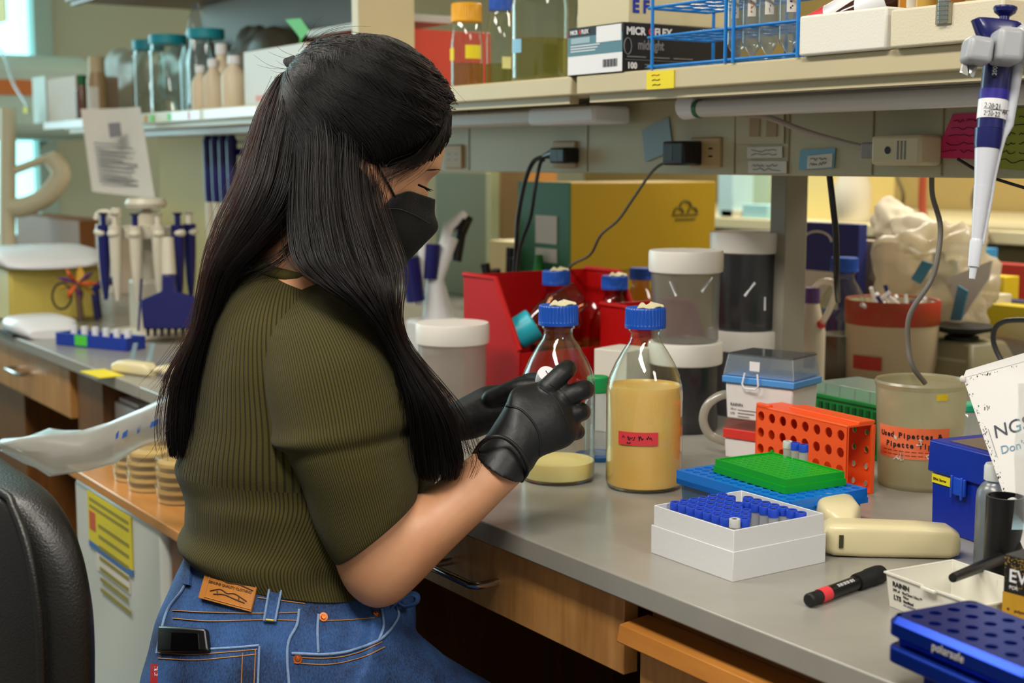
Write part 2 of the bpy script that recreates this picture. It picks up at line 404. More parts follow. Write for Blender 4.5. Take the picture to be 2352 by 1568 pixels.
# media bottles -----------------------------------------------------
BP = [(.0, .002), (.044, .0), (.0495, .004), (.0505, .010), (.0505, .128), (.0495, .138), (.046, .150), (.039, .166), (.029, .183), (.0215, .194), (.0195, .200), (.0195, .206), (.0222, .208), (.0222, .211), (.0195, .213), (.0195, .222)]
def ridged_cap(r, z0, z1, n=36):
    rings = []
    for z, d, rr in ((z0, 0, r*1.02), (z0+.004, 0, r*1.02), (z0+.0055, 1, r), (z1-.002, 1, r*.985), (z1, 0, r*.94)):
        rings.append([((rr+(.0005 if (k//2) % 2 else -.0004)*d)*math.cos(2*PI*k/(4*n)), (rr+(.0005 if (k//2) % 2 else -.0004)*d)*math.sin(2*PI*k/(4*n)), z) for k in range(4*n)])
    return M().loft(rings)
def bottle(name, label, loc, s, level, liq, cap=m_bluecap, group=None, tape=True, rz=0, glass=None, capname='screw_cap'):
    r = thing(name, label, 'bottle', loc, rz, group)
    M().lathe([(a*s, b*s) for a, b in BP], 56).build('glass_body', glass or m_glass, r, ang=80)
    if level:
        pr = [(0, .0035), (.043, .003), (.0486, .006), (.0495, .012), (.0495, min(level, .128))]
        if level > .128: pr += [(.0485, .137), (.047, min(level, .145))]
        pr.append((0, pr[-1][1]))
        M().lathe([(a*s, b*s) for a, b in pr], 48).build('liquid', liq, r, ang=50)
    ridged_cap(.0265*s, .2125*s, .2395*s).build(capname, cap, r, ang=25)
    if tape:
        mb = M(); tr = []
        for k in range(9):
            a = -1.1+2.4*k/8; w = .007+.002*math.sin(k*2.3)
            tr.append([((.0245+.003*math.sin(k))*s*math.cos(a)-w*.4*math.cos(a), (.0245)*s*math.sin(a), .2398*s+.0012*math.sin(k*1.7)), (.006*s*math.cos(a)-.004, .010*s*math.sin(a), .2402*s+.0025*(1+math.sin(k*1.1)))])
        mb.loft([[a for a, b in tr] + [b+Vector((0, 0, -.0006)) if isinstance(b, Vector) else (b[0], b[1], b[2]) for a, b in reversed(tr)], [(a[0], a[1], a[2]+.0012) for a, b in tr] + [(b[0], b[1], b[2]+.0012) for a, b in reversed(tr)]])
        mb.build('tape_scrap', m_tape, r)
    return r
pR = pz(1478, 1116)
B1 = bottle('media_bottle', 'large glass bottle nearly full of amber agar with a red tape label', flat(pR), .99, .134, m_agar)
def curved_label(par, r, a0, a1, z0, z1, m, name='label', tilt=0, t=.0004):
    n = 14; ro = [[((r)*math.cos(a0+(a1-a0)*k/n), r*math.sin(a0+(a1-a0)*k/n), z+tilt*k/n) for k in range(n+1)] + [((r+t)*math.cos(a0+(a1-a0)*k/n), (r+t)*math.sin(a0+(a1-a0)*k/n), z+tilt*k/n) for k in reversed(range(n+1))] for z in (z0, z1)]
    return M().loft(ro).build(name, m, par)
def scribble(par, r, ang, z, w, h, n=9, seed=1, m=None, th=.0005):
    """hand-written marks round a cylinder"""
    q = random.Random(seed); mb = M(); x = 0
    for k in range(n):
        ww = w/n; pts = []
        for j in range(6):
            xx = x+ww*j/6+q.uniform(-.1, .3)*ww; zz = z+h*(q.random()-.5)*(1 if j % 2 else -1)
            a = ang+xx/r; pts.append((r*math.cos(a), r*math.sin(a), zz))
        if q.random() > .12: mb.tube(smooth_path(pts, 3), th, 5)
        x += ww
    return mb.build('handwriting', m or m_ink, par)
VA = math.atan2(-RT.x*0-DH.y, -DH.x)          # angle on a cylinder that faces the camera
la = curved_label(B1, .0503, VA-.80, VA+.27, .064, .081, m_redtape, 'tape_label')
scribble(la, .0508, VA-.68, .0735, .040, .006, 11, 3); scribble(la, .0508, VA-.55, .067, .006, .002, 2, 5)
pL = pz(1281, 1099)
B2 = bottle('media_bottle', 'large glass bottle with a shallow layer of pale agar, behind the gloved hands', flat(pL), .985, .027, m_agarp)
# white-lidded specimen jars ----------------------------------------
m_jarf = clear('frosted_jar', '#d6d8d6', .05, .45, .25, '#9a9c98', .42, '#b4b2ac')
m_jard = clear('smoky_jar', '#8d8f94', .05, .4, .2, '#55565a', .35, '#5c5d64')
m_lid = mat('jar_lid_white', '#e4dfd6', .4)
def jar(label, loc, r, h, body, lidh=.030, sticks=2, seed=1, group='white-lidded storage jars', open_=False):
    o = thing('storage_jar', label, 'jar', loc, 0, group)
    M().lathe([(0, .001), (r*.93, 0), (r*.97, .004), (r, h)], 48).build('jar_body', body, o, ang=60)
    if open_: M().lathe([(r*1.0, h-.004), (r*1.06, h-.002), (r*1.08, h+lidh-.003), (r*1.06, h+lidh), (r*.98, h+lidh), (r*.97, h+lidh-.006), (0, h+lidh-.006)], 56).build('lid', m_lid, o, ang=40)
    else: M().lathe([(r*1.0, h-.004), (r*1.07, h-.002), (r*1.085, h+.004), (r*1.085, h+lidh-.004), (r*1.06, h+lidh), (0, h+lidh)], 56).build('lid', m_lid, o, ang=40)
    q = random.Random(seed)
    for k in range(sticks):
        a = VA+q.uniform(-.6, .6); z = h*q.uniform(.35, .85); t = q.uniform(-1, 1)
        b = Vector((r*.945*math.cos(a), r*.945*math.sin(a), z)); dv = Vector((-math.sin(a), math.cos(a), 0))*.014*t + Vector((0, 0, -.014))
        M().tube([b-dv*.8, b+dv*.8], .0028, 8).build('white_stick', m_wplast, o)
    return o
J1 = pz(1571, 985)
jar('lower front white-lidded jar standing on the bench behind the full agar bottle', flat(J1), .0545, .110, m_jard, .031, 0, 4)
jar('upper front frosted jar with white lid, stacked behind the full agar bottle', (J1.x-.006, J1.y+.004, BZ+.1415), .0545, .113, m_jarf, .031, 2, 2)
J2 = pz(1707, 947)
jar('lower rear jar with white lid, mostly behind the clear-lidded tip box', flat(J2), .0575, .113, m_jard, .031, 0, 4)
jar('upper rear dark jar with a raised white lid rim, beside the grey post', (J2.x, J2.y, BZ+.1445), .0575, .132, m_jard, .031, 2, 9, open_=True)
J3 = pz(1040, 955)
jar('frosted jar with white lid alone between the woman and the red bin', flat(J3), .0570, .127, clear('milky_jar', '#e4e0da', .05, .45, .25, '#b8b0a8', .6, '#d2c8be'), .031, 0, 5)
# red bins with bottles ---------------------------------------------
m_red = mat('red_bin_plastic', '#b00a0c', .5, spec=.25)
def bin_(label, loc, rz, w, l, h):
    """stacking bin: low front, high sloped sides and back"""
    o = thing('storage_bin', label, 'bin', loc, rz, 'red stacking bins')
    t = .004
    M().box(-w/2, w/2, 0, l, 0, t).build('base', m_red, o)
    for sx in (-1, 1):
        x = sx*w/2; M().prism([(0, 0), (l, 0), (l, h), (l*.42, h), (l*.02, h*.5), (0, h*.48)], x-t/2, x+t/2, 'x').build('side_wall', m_red, o, .001)
        M().tube([(x, l, h), (x, l*.42, h), (x, l*.02, h*.5), (x, 0, h*.48)], .005, 8).build('rim', m_red, o)
    M().box(-w/2, w/2, l-t, l, 0, h).build('back_wall', m_red, o)
    M().box(-w/2, w/2, 0, t, 0, h*.46).build('front_wall', m_red, o)
    return o
bin_('wide red plastic bin holding the blue-capped bottles, left behind the bottles', (-1.972, .572, BZ), PI/2, .268, .178, .225)
bin_('red plastic bin directly behind the empty media bottle', (-1.832, .668, BZ), PI/2, .142, .125, .180)
mg2 = clear('amber_tinted_glass', '#e9c9b0', .05, .7, .03, '#b08060')
def capbottle(lab, u, v, x, cap=m_bluecap, **kw):
    p = px(u, v, x); return bottle('media_bottle', lab, (p.x, p.y, BZ+.005), (p.z-BZ-.005)/.240, .1, mat('tea_liquid', '#8f5a34', .3), cap, 'blue-capped bottles in the red bins', glass=mg2, **kw)
capbottle('blue-capped bottle standing alone in the wide red bin above the tilted cyan lid', 1278, 620, -2.075)
capbottle('blue-capped bottle in front of another in the wide red bin', 1412, 632, -2.035)
capbottle('blue-capped bottle half hidden behind another blue-capped bottle', 1382, 620, -2.135, tape=False)
capbottle('blue-capped bottle peeping out behind the front white-lidded jar', 1472, 614, -2.235, tape=False)
# tilted bottle with a cyan lid
pt = px(1228, 742, -2.015)
tl = thing('tilted_bottle', 'tilted bottle with a cyan lid leaning inside the wide red bin', 'bottle', tuple(pt), 0, None)
tl.rotation_mode = 'QUATERNION'; axis_ = (at(1192, 765, dep(pt))-at(1240, 735, dep(pt))).normalized(); tl.rotation_quaternion = UZ.rotation_difference(axis_)
M().lathe([(0, -.095), (.024, -.094), (.026, -.09), (.026, -.02), (.021, -.004), (.021, .002)], 32).build('glass_body', mg2, tl, ang=60)
M().cyl(.0285, .000, .040, 36).build('screw_cap', mat('cyan_lid', '#22b4c8', .35), tl, .003)
# small carton and green-capped bottle between the bottles
pc = pz(1437, 1000)
c = thing('paper_carton', 'small plain white carton between the two large glass bottles', 'carton', flat(pc), .30)
M().box(-.062, 0, 0, .07, 0, .132).build('carton', m_paper, c, .0015)
pg = pz(1372, 1052)
g = thing('sample_bottle', 'small clear bottle with a green cap between the two agar bottles', 'bottle', flat(pg, BZ+.008))
M().lathe([(0, .001), (.018, 0), (.019, .003), (.019, .075), (.012, .085), (.012, .09)], 32).build('glass_body', m_clearp, g, ang=60)
M().cyl(.0155, .088, .112, 30).build('screw_cap', mat('green_cap', '#0f9a52', .4), g, .002)
pk = thing('plastic_dish', 'flat blue dish under the small green-capped bottle', 'dish', flat(pg))
M().lathe([(0, 0), (.030, 0), (.033, .007), (.031, .007), (.029, .003), (0, .003)], 36).build('dish', mat('dish_blue', '#1f5fa0', .4), pk)
# white cryo box with tubes -----------------------------------------
pb = pz(1683, 1337)
cx = thing('cryo_box', 'white cardboard freezer box full of blue-capped tubes, set in its upturned lid', 'box', flat(pb), 0)
m_card = mat('white_card', '#dcdcdc', .55, bump=.12, bscale=160)
M().tray(-.132, 0, 0, .132, 0, .0315, .0012).build('outer_lid', m_card, cx, .0006)
M().tray(-.130, -.002, .002, .130, .002, .0535, .0014, zb=.006).build('inner_box', m_card, cx, .0006)
dv = M()
for k in range(1, 9):
    q = .0025+k*.1268/9
    dv.box(-.1293+0, -.0027, .0025+q-.0004, .0025+q+.0004, .006, .030); dv.box(-.1293+q-.0004, -.1293+q+.0004, .0027, .1293, .006, .030)
dv.build('divider', m_card, cx)
occ = ['.........', '.XXXXXXW.', '.XXXXXXX.', 'XXXXXXX..', 'XXXXXX.X.', 'XXXXX....', 'XXX......', '.XXXXXXX.', '..XXXXXXX']
occ = ['.........', 'XXXXXXXW.', 'XXXXXXXX.', 'XXXXXXX..', 'XXXXXX...', 'XXXX.....', 'XX.XXXX..', '..XXXXXXX', '.........']
m_vial = clear('frosted_vial', '#f2f4f6', .05, .4, .2, '#d0d4d8', .72, '#e6e8ec')
m_capb = mat('vial_cap_blue', '#2148c4', .4)
def vial(label, loc, group, capm=m_capb, lab=None):
    o = thing('cryo_tube', label, 'tube', loc, 0, group)
    M().lathe([(0, 0), (.0048, .001), (.0053, .004), (.0053, .036), (.0056, .036)], 20).build('tube_body', m_vial, o, ang=50)
    M().lathe([(.0054, .0345), (.0059, .0345), (.0059, .0425), (.0055, .0435), (.0045, .0437), (.0043, .0428), (0, .0428)], 24).build('cap', capm, o, ang=35)
    M().box(-.003, .003, -.0008, .0008, .0428, .0431).box(-.002, .0025, -.0026, -.0016, .0428, .0431).box(-.0025, .001, .0014, .0024, .0428, .0431).build('ink_mark', m_ink, o)
    return o
first = None
for j, row in enumerate(occ):
    for i, ch in enumerate(row):
        if ch == '.': continue
        x = pb.x-.1277+(i+.5)*.0136; y = pb.y+.0043+(j+.5)*.0136
        loc = (x, y, BZ+.0125)
        if ch == 'W': vial('white-capped tube among the blue-capped tubes in the freezer box', (x, y, BZ+.0140), None, mat('vial_cap_white', '#c9c9c6', .4)); continue
        if first is None: first = vial('blue-capped tube standing in the white cardboard freezer box', loc, 'blue-capped tubes in the freezer box')
        else: k = copy_tree(first); k.location = loc; k.rotation_euler.z = rng.uniform(0, 6)
# blue tube rack with green plate -----------------------------------
m_brack = mat('rack_blue', '#1275d6', .35)
br = thing('tube_rack', 'flat blue tube rack lying under the green plate', 'rack', (-1.325, .238, BZ), math.radians(-1))
m_brlow = clear('pale_blue_plastic', '#a9c4dc', .06, .5, .15, '#8fa8bc', .45, '#6f9cc4')
M().tray(.006, .190, .006, .118, 0, .034, .002, .002, .002).build('lower_tray', m_brlow, br)
dk = M(); perf(dk, .004, .004, 14, 8, .0137, .0147, .0052, .047, .009, 16)
for (x0, x1, y0, y1) in ((0, .196, 0, .004), (0, .196, .1216, .126), (0, .004, .004, .1216), (.1958, .198, .004, .1216)): dk.box(x0, x1, y0, y1, .030, .047)
dk.box(0, .198, 0, .1256, .030, .0365)
dk.build('deck', m_brack, br, ang=25)
M().prism([(-.010, .048), (0, .04), (0, .085), (-.010, .075)], .036, .040).build('grip_tab', m_brack, br, .001)
M().prism([(.198, .04), (.210, .048), (.210, .075), (.198, .085)], .036, .040).build('grip_tab', m_brack, br, .001)
m_green = mat('green_plate', '#0ea51e', .4)
gp = thing('well_plate', 'bright green plate with small wells on top of the blue rack', 'plate', (-1.290, .267, BZ+.0472), math.radians(-4))
pl = M().box(0, .134, 0, .092, 0, .008).tray(.0015, .1325, .0015, .0905, .008, .0165, .0025, zb=.0145)
perf(pl, .008, .007, 12, 8, .0098, .00975, .003, .0152, .004, 16)
pl.box(.0, .003, .089, .092, .0145, .0185)
pl.build('plate', m_green, gp, ang=25)
# orange rack --------------------------------------------------------
m_or = mat('rack_orange', '#f4571a', .42)
orr = thing('tube_rack', 'orange plastic tube rack standing on its side behind the blue rack', 'rack', (-1.424, .462, BZ), math.radians(-4))
W, H_, D_ = .180, .090, .046
def perf_wall(axis, w, h, nx, ny, r, th):
    mb = M(); perf(mb, 0, 0, nx, ny, w/nx, h/ny, r, 0, th, 24, rb=r)
    return mb
fw = perf_wall('y', W, H_, 8, 4, .0068, .002)
fw2 = M(); 
for p in fw.v: pass
o_ = fw; o_.v = [Vector((p.x, -p.z, p.y)) for p in fw.v]; front = o_
front.f = [f for f in front.f if len(f) != 24]           # leave the holes open
front.build('holed_side', m_or, orr, ang=25)
bw = perf_wall('y', W, H_, 4*2, 4, .004, .002); bw.v = [Vector((p.x, D_+p.z, p.y)) for p in bw.v]; bw.f = [f for f in bw.f if len(f) != 24]
bw.build('holed_side', m_or, orr, ang=25)
M().box(0, W, 0, D_, H_-.0005, H_+.003).box(.0, .026, .0, .008, H_, H_+.006).box(.045, W, .02, D_+.002, H_+.002, H_+.006).build('top_wall', m_or, orr, .001)
M().box(0, W, 0, D_, 0, .003).build('bottom_wall', m_or, orr, .001)
M().box(0, .003, 0, D_, 0, H_).build('end_wall', m_or, orr, .001)
M().box(W-.003, W, .002, .004, 0, H_).box(W-.003, W+.001, D_-.004, D_+.002, 0, H_).build('edge_strip', m_or, orr, .0005)
# three vials standing by the orange rack
for k, (u, v, lab, cm) in enumerate(((1738, 1032, 'white-capped vial standing in the back row of the blue rack', mat('vial_cap_white', '#c9c9c6', .4)), (1756, 1036, 'left of two blue-capped vials in front of the orange rack', m_capb), (1775, 1040, 'right of two blue-capped vials in front of the orange rack', m_capb))):
    p = py(u, v, .385); vial(lab, (-1.255+k*.0137+.0, .357, BZ+.0385), None, cm)
hl = thing('hose_loop', 'pale rubber hose loop left of the red-banded tip box', 'hose', flat(pz(1650, 1015)))
hlo = Vector(hl.location); M().tube(smooth_path([at(u, v, 2.08)-hlo for u, v in ((1690, 905), (1655, 908), (1625, 930), (1615, 965), (1630, 998), (1665, 1014))], 6), .0065, 12).build('hose', clear('milky_hose', '#e8e4da', .06, .4, .2, '#b8b0a4', .7, '#cfc8bc'), hl)
tbp = py(2222, 1000, .72); tbt = thing('sample_bottle', 'small bottle with a teal cap half hidden behind the used-tips beaker', 'bottle', (tbp.x, .72, BZ))
zb_ = py(2222, 925, .72).z-BZ
M().lathe([(0, 0), (.02, .001), (.022, .006), (.022, zb_*.8), (.015, zb_*.9)], 28, cap1=True).build('bottle_body', m_clearp, tbt, ang=50); M().cyl(.0175, zb_*.88, zb_, 28).build('screw_cap', mat('teal_screw_cap', '#12a07a', .4), tbt, .002)
# tip boxes ----------------------------------------------------------
def rz_thing(name, lab, cat, u, v, rz, z=BZ): return thing(name, lab, cat, flat(pz(u, v), z), rz)
# white stack: red tier below, white box with blue deck and clear lid above
m_tipw = mat('tipbox_white', '#e2dedb', .4)
pt = pz(1661, 1049)
ta = math.radians(17)
rt = thing('tip_box', 'pipette tip box with a red band, underneath the clear-lidded tip box', 'tip box', (pt.x, pt.y, BZ), ta)
M().frustum(.002, .106, .002, .074, 0, .029, .001, .001).build('base', m_tipw, rt, .002)
M().box(-.001, .109, -.001, .077, .029, .043).build('red_tray', mat('tier_red', '#d4362c', .4), rt, .001)
M().frustum(.001, .107, .001, .075, .043, .0565, -.001, -.001).build('clear_cover', clear('pink_clear', '#f0c8c4', .06, .5, .1, '#c09090', .3, '#d8a09a'), rt)
tb = thing('tip_box', 'white pipette tip box with blue deck and clear hinged lid, on the red-banded box', 'tip box', (pt.x, pt.y, BZ+.0570), ta)
M().frustum(.003, .107, .002, .074, 0, .053, .002, .002).build('base', m_tipw, tb, .003)
M().box(-.003, .113, -.003, .080, .053, .063).box(.002, .108, .002, .075, .063, .0665).build('deck', mat('deck_blue', '#4f94d8', .4), tb, .0015)
M().loft([[(-.001, -.001, .064), (.111, -.001, .064), (.111, .078, .064), (-.001, .078, .064)], [(.004, .004, .094), (.106, .004, .094), (.106, .073, .094), (.004, .073, .094)]], cap0=False).build('clear_lid', clear('lid_clear', '#e8eef2', .1, .7, .1, '#c0ccd4', .32, '#d6e0e6'), tb, .001)
for a_, b_2 in ((((-.001, -.001, .064)), ((.004, .004, .094))), (((.111, -.001, .064)), ((.106, .004, .094))), (((.004, .004, .094)), ((.106, .004, .094))), (((.106, .004, .094)), ((.106, .073, .094)))): M().tube([a_, b_2], .0009, 8).build('lid_edge', clear('lid_edge', '#f0f4f8', .3, .9, .05, '#e0e8f0', .4, '#e8eef4'), tb)
M().box(.003, .107, .003, .074, .0935, .0955).build('lid_panel', clear('grey_clear', '#b8bcc0', .1, .6, .08, '#8a8e92', .35, '#9a9ca0'), tb)
M().tube([(.036, -.005, .070), (.033, -.007, .054), (.037, -.007, .048), (.055, -.007, .048), (.059, -.007, .054), (.056, -.005, .070)], .0014, 8).build('latch', m_wplast, tb)
M().box(.040, .056, .0005, .002, .072, .086).build('lid_label', m_wplast, tb)
text('RAININ', .0062, tb, m_ink, (.010, .0002, .020), FRONT); text('200 µl', .0036, tb, m_inkgrey, (.010, .0006, .0145), FRONT); text('LTS', .0045, tb, m_ink, (.010, .0008, .0075), FRONT)
for k in range(3): M().box(.022, .022+.035-.008*k, .0004, .001, .0145-.0045*k, .0152-.0045*k).build('text_line', m_inkgrey, tb)
# green tip box
pgx = pz(1862, 1010)
gb = thing('tip_box', 'green slotted tip box with a frosted lid, behind the orange rack', 'tip box', (-1.505, .655, BZ), math.radians(-2))
m_gbox = mat('green_box', '#0a7d31', .4)
gm = M().box(0, .135, .002, .09, 0, .078)
gm.build('base', m_gbox, gb, .002)
for k in range(9): M().box(.010+k*.0138, .0165+k*.0138, .0, .002, .01, .070).build('slot', mat('green_slot', '#064f1f', .5), gb)
M().box(-.001, .136, -.0015, .0915, .076, .0815).build('rim', m_gbox, gb, .001)
M().loft([[(.001, .001, .0815), (.134, .001, .0815), (.134, .089, .0815), (.001, .089, .0815)], [(.002, .002, .099), (.133, .002, .099), (.133, .088, .099), (.002, .088, .099)]], cap0=False).build('frosted_lid', clear('green_frost', '#cfe6da', .06, .5, .2, '#9fb8ac', .45, '#b4ccc0'), gb, .001)
for k in range(4): M().box(.022+k*.030, .024+k*.030, .0, .0015, .082, .098).build('lid_rib', m_clearp, gb)
# used pipette tip beaker
pu = pz(2108, 1112)
ub = thing('waste_beaker', 'cloudy plastic beaker with a torn orange used-tips label', 'beaker', flat(pu), 0)
m_cloud = clear('cloudy_plastic', '#f0eede', .05, .45, .25, '#d0ccb4', .42, '#dcd6bc')
M().lathe([(0, .001), (.049, 0), (.052, .004), (.0585, .138), (.0575, .138), (.051, .006), (0, .004)], 56).build('beaker_wall', m_cloud, ub, ang=60)
M().lathe([(.0585, .132), (.0605, .138), (.0585, .141), (.0575, .138)], 56).build('rim', m_cloud, ub)
n = 16; a0, a1 = VA-1.35, VA+.42
def lp(a, z, off=.0008): r = .052+.0065*z/.138+off; return Vector((r*math.cos(a), r*math.sin(a), z))
lm = mat('label_orange', '#f2622a', .5, noise=.5, nscale=22, col2='#f0855c')
ul = M().loft([[lp(a0+(a1-a0)*k/n, z, o) for k in range(n+1)] + [lp(a0+(a1-a0)*k/n, z, o+.0004) for k in reversed(range(n+1))] for z, o in ((.044, .0008), (.085, .0008))]).build('orange_label', lm, ub)
def arc_text(body, size, par, m, r, ac, z, lean=0, name='lettering', bold=0):
    """letters set one by one round a cylinder wall, one mesh"""
    w = size*.60; n_ = len(body); mb = M()
    for k, ch in enumerate(body):
        if ch == ' ': continue
        a = ac+(k-(n_-1)/2)*w/r; vs, fs = glyphs(ch, size, 'CENTER', .00015, bold)
        mb.X = Matrix.Translation((r*math.cos(a), r*math.sin(a), z)) @ Euler((PI/2, 0, a+PI/2)).to_matrix().to_4x4()
        mb.add(vs, fs)
    return mb.build(name, m, par, smooth=False)
def rr(z): return .052+.0065*z/.138+.0016
arc_text('Used Pipettes &', .0095, ul, m_ink, rr(.072), VA-.52, .0715, bold=.0003); arc_text('Pipette Tips', .0095, ul, m_ink, rr(.06), VA-.50, .0590, bold=.0003)
for z in (.0535, .0485):
    for k in range(10): 
        a = a0+.15+k*.15; M().tube([lp(a, z, .0012), lp(a+.11, z, .0012)], .0005, 5).build('text_line', mat('label_dark_red', '#7a2410', .6), ul)
for s_ in range(5):
    q = random.Random(s_+3); a = a0+q.uniform(.2, 1.6); z = q.choice((.046, .083, .066))
    M().tube([lp(a+q.uniform(-.08, .08), z+q.uniform(-.005, .008), .0012) for _ in range(5)], .0011, 5).build('torn_patch', m_paper, ul)
lb = lp(VA-.02, .128, .001); M().loft([[lp(VA+.05+.26*k/6, z, o) for k in range(7)] + [lp(VA+.05+.26*k/6, z, o+.0005) for k in reversed(range(7))] for z, o in ((.122, .001), (.130, .001))]).build('yellow_tape', mat('yellow_tape', '#e6c81c', .5), ub)
# blue tip box -------------------------------------------------------
m_bb = mat('tipbox_blue', '#0a2a9c', .38)
bb = thing('tip_box', 'deep blue hinged tip box with a small yellow barrier label', 'tip box', (-1.086, .420, BZ), math.radians(-9))
M().frustum(.003, .117, .002, .083, 0, .068, .001, .001).build('base', m_bb, bb, .002)
M().frustum(-.002, .122, -.003, .088, .068, .105, -.001, -.001).build('lid', m_bb, bb, .002)
M().box(.020, .112, .010, .080, .1045, .106).build('lid_panel', clear('violet_clear', '#aab0d8', .15, .7, .06, '#8088b0', .4, '#6a70a8'), bb)
M().box(.040, .063, -.006, -.002, .050, .070).box(.042, .045, -.008, -.005, .046, .072).box(.058, .061, -.008, -.005, .046, .072).build('latch', mat('latch_blue', '#1f4cc0', .3), bb, .001)
yl = M().box(.003, .034, -.0002, .001, .055, .066).build('yellow_label', m_yellow, bb, .002)
text('200uL Barrier', .0042, yl, m_ink, (.0055, -.0006, .059), FRONT, sx=.95)
# handheld reader ----------------------------------------------------
m_cream = mat('cream_plastic', '#dccfa4', .32)
p1, p2 = pz(1915, 1278), pz(2205, 1283); ax = (p2-p1); ln = ax.length
hr = thing('handheld_reader', 'cream handheld scanner lying between the freezer box and the blue tip box', 'scanner', flat(p1), math.atan2(ax.y, ax.x))
def bar_rings(stations, n=28):
    out = []
    for x, yc, hw, z0, z1, e in stations:
        rg = []
        for k in range(n):
            a = 2*PI*k/n; c, s_ = math.cos(a), math.sin(a)
            rg.append((x, yc+hw*abs(c)**e*(1 if c > 0 else -1), (z0+z1)/2+(z1-z0)/2*abs(s_)**e*(1 if s_ > 0 else -1)))
        out.append(rg)
    return out
M().loft(bar_rings([(-.012, .012, .008, .008, .022, .8), (-.008, .014, .018, .003, .034, .5), (0, .014, .021, .001, .037, .42), (.03, .013, .020, 0, .037, .4), (.09, .012, .019, 0, .036, .4), (ln-.012, .011, .018, 0, .034, .4), (ln-.002, .011, .016, .003, .028, .5), (ln, .011, .011, .006, .022, .7)])).build('grip', m_cream, hr, ang=60)
hd = bar_rings([(-.018, .05, .006, .010, .026, .8), (-.014, .045, .016, .003, .040, .5), (-.004, .045, .024, 0, .046, .4), (.018, .046, .023, 0, .046, .4), (.03, .046, .017, .002, .042, .5), (.034, .046, .010, .008, .034, .7)])
hd = M().loft([[(y_-.03, .030+(x_+.02)*1.9, z_) for x_, y_, z_ in r] for r in hd]).build('scan_head', m_cream, hr, ang=60)
M().box(.004, .0085, -.0085, -.006, .012, .026).build('slot', mat('slot_dark', '#3a3420', .6), hr)
# marker pen ---------------------------------------------------------
q1, q2 = pz(1856, 1396), pz(2045, 1325); ax = q2-q1
pe = thing('marker_pen', 'black marker pen with a red band lying in front of the freezer box', 'pen', flat(q1, BZ+.0075), math.atan2(ax.y, ax.x), rot=(0, PI/2, math.atan2(ax.y, ax.x)))
M().lathe([(0, 0), (.0055, .0), (.0068, .002), (.0068, .006), (.0063, .0065), (.0066, .009), (.0066, .012), (.0063, .0125), (.0066, .0135), (.0068, .018)], 28).build('end_plug', m_blackm, pe, ang=30)
M().lathe([(.0072, .018), (.0072, .033)], 28, cap0=True, cap1=True).build('red_band', m_redtape, pe)
M().lathe([(.0069, .033), (.0069, .083)], 28, cap0=True, cap1=True).build('barrel', m_black, pe)
M().lathe([(.0085, .083), (.009, .085), (.009, .104), (.0098, .106), (.0098, .122), (.009, .128), (.0, .129)], 28, cap0=True).build('cap', m_blackm, pe, ang=30)
aa = math.atan2(-1, .5)
for k in range(26):
    z = .045+k*.0011
    if k % 5 == 3: continue
    rg = [((.00705)*math.cos(a), (.00705)*math.sin(a), z) for a in [PI*1.0+.5*(j/5-.5)+.55 for j in range(6)]]
    M().loft([rg, [(x, y, z+(.0004 if k % 2 else .0007)) for x, y, z in rg]], closed=False).build('barcode_line', m_wplast, pe)
# white tip-box lid tray ---------------------------------------------
rn = thing('open_tray', 'open white plastic tray with printed lettering beside the marker pen', 'tray', (-.911, .150, BZ), math.radians(-6))
M().tray(.004, .118, .004, .084, 0, .0335, .0012, .003, .003).build('tray', mat('ivory_plastic', '#dcd9cc', .4), rn, .0006)
M().loft([[(-.0005, -.0005, .0328), (.1225, -.0005, .0328), (.1225, .0885, .0328), (-.0005, .0885, .0328)], [(-.0005, -.0005, .0345), (.1225, -.0005, .0345), (.1225, .0885, .0345), (-.0005, .0885, .0345)], [(.0022, .0022, .0345), (.1198, .0022, .0345), (.1198, .0858, .0345), (.0022, .0858, .0345)], [(.0022, .0022, .0328), (.1198, .0022, .0328), (.1198, .0858, .0328), (.0022, .0858, .0328)]], False, False).build('rim', mat('ivory_plastic', '#dcd9cc', .4), rn)
M().box(.052, .070, -.004, .001, .0315, .0345).build('latch_tab', mat('ivory_plastic', '#dcd9cc', .4), rn, .0006)
M().tube([(.085, .089, .031), (.085, .096, .033), (.105, .096, .033), (.105, .089, .031)], .0012, 6).tube([(.095, .089, .031), (.095, .096, .033)], .0012, 6).build('hinge_loop', mat('ivory_plastic', '#dcd9cc', .4), rn)
M().box(.0018, .0026, .05, .052, .002, .03).box(.06, .0612, .0845, .0855, .002, .03).build('inner_rib', mat('ivory_plastic', '#dcd9cc', .4), rn)
tilt = (PI/2-math.atan(.003/.0335)*-1, 0, 0)
def rtext(s_, sz, x, z, m=m_ink, b=0): text(s_, sz, rn, m, (x, .004-.003*z/.0335-.0004, z), (PI/2+.089, 0, 0), bold=b)
rtext('RAININ', .0068, .010, .0225, b=.0002); rtext('200 µl   BioClean Ultra™', .0038, .010, .0178); rtext('LTS', .0065, .011, .0095, b=.0002); rtext('Filter', .0036, .024, .0140); rtext('Sterilized', .0036, .024, .0098, b=.0001); rtext('PN 30389276', .0030, .024, .0062, m_inkgrey)
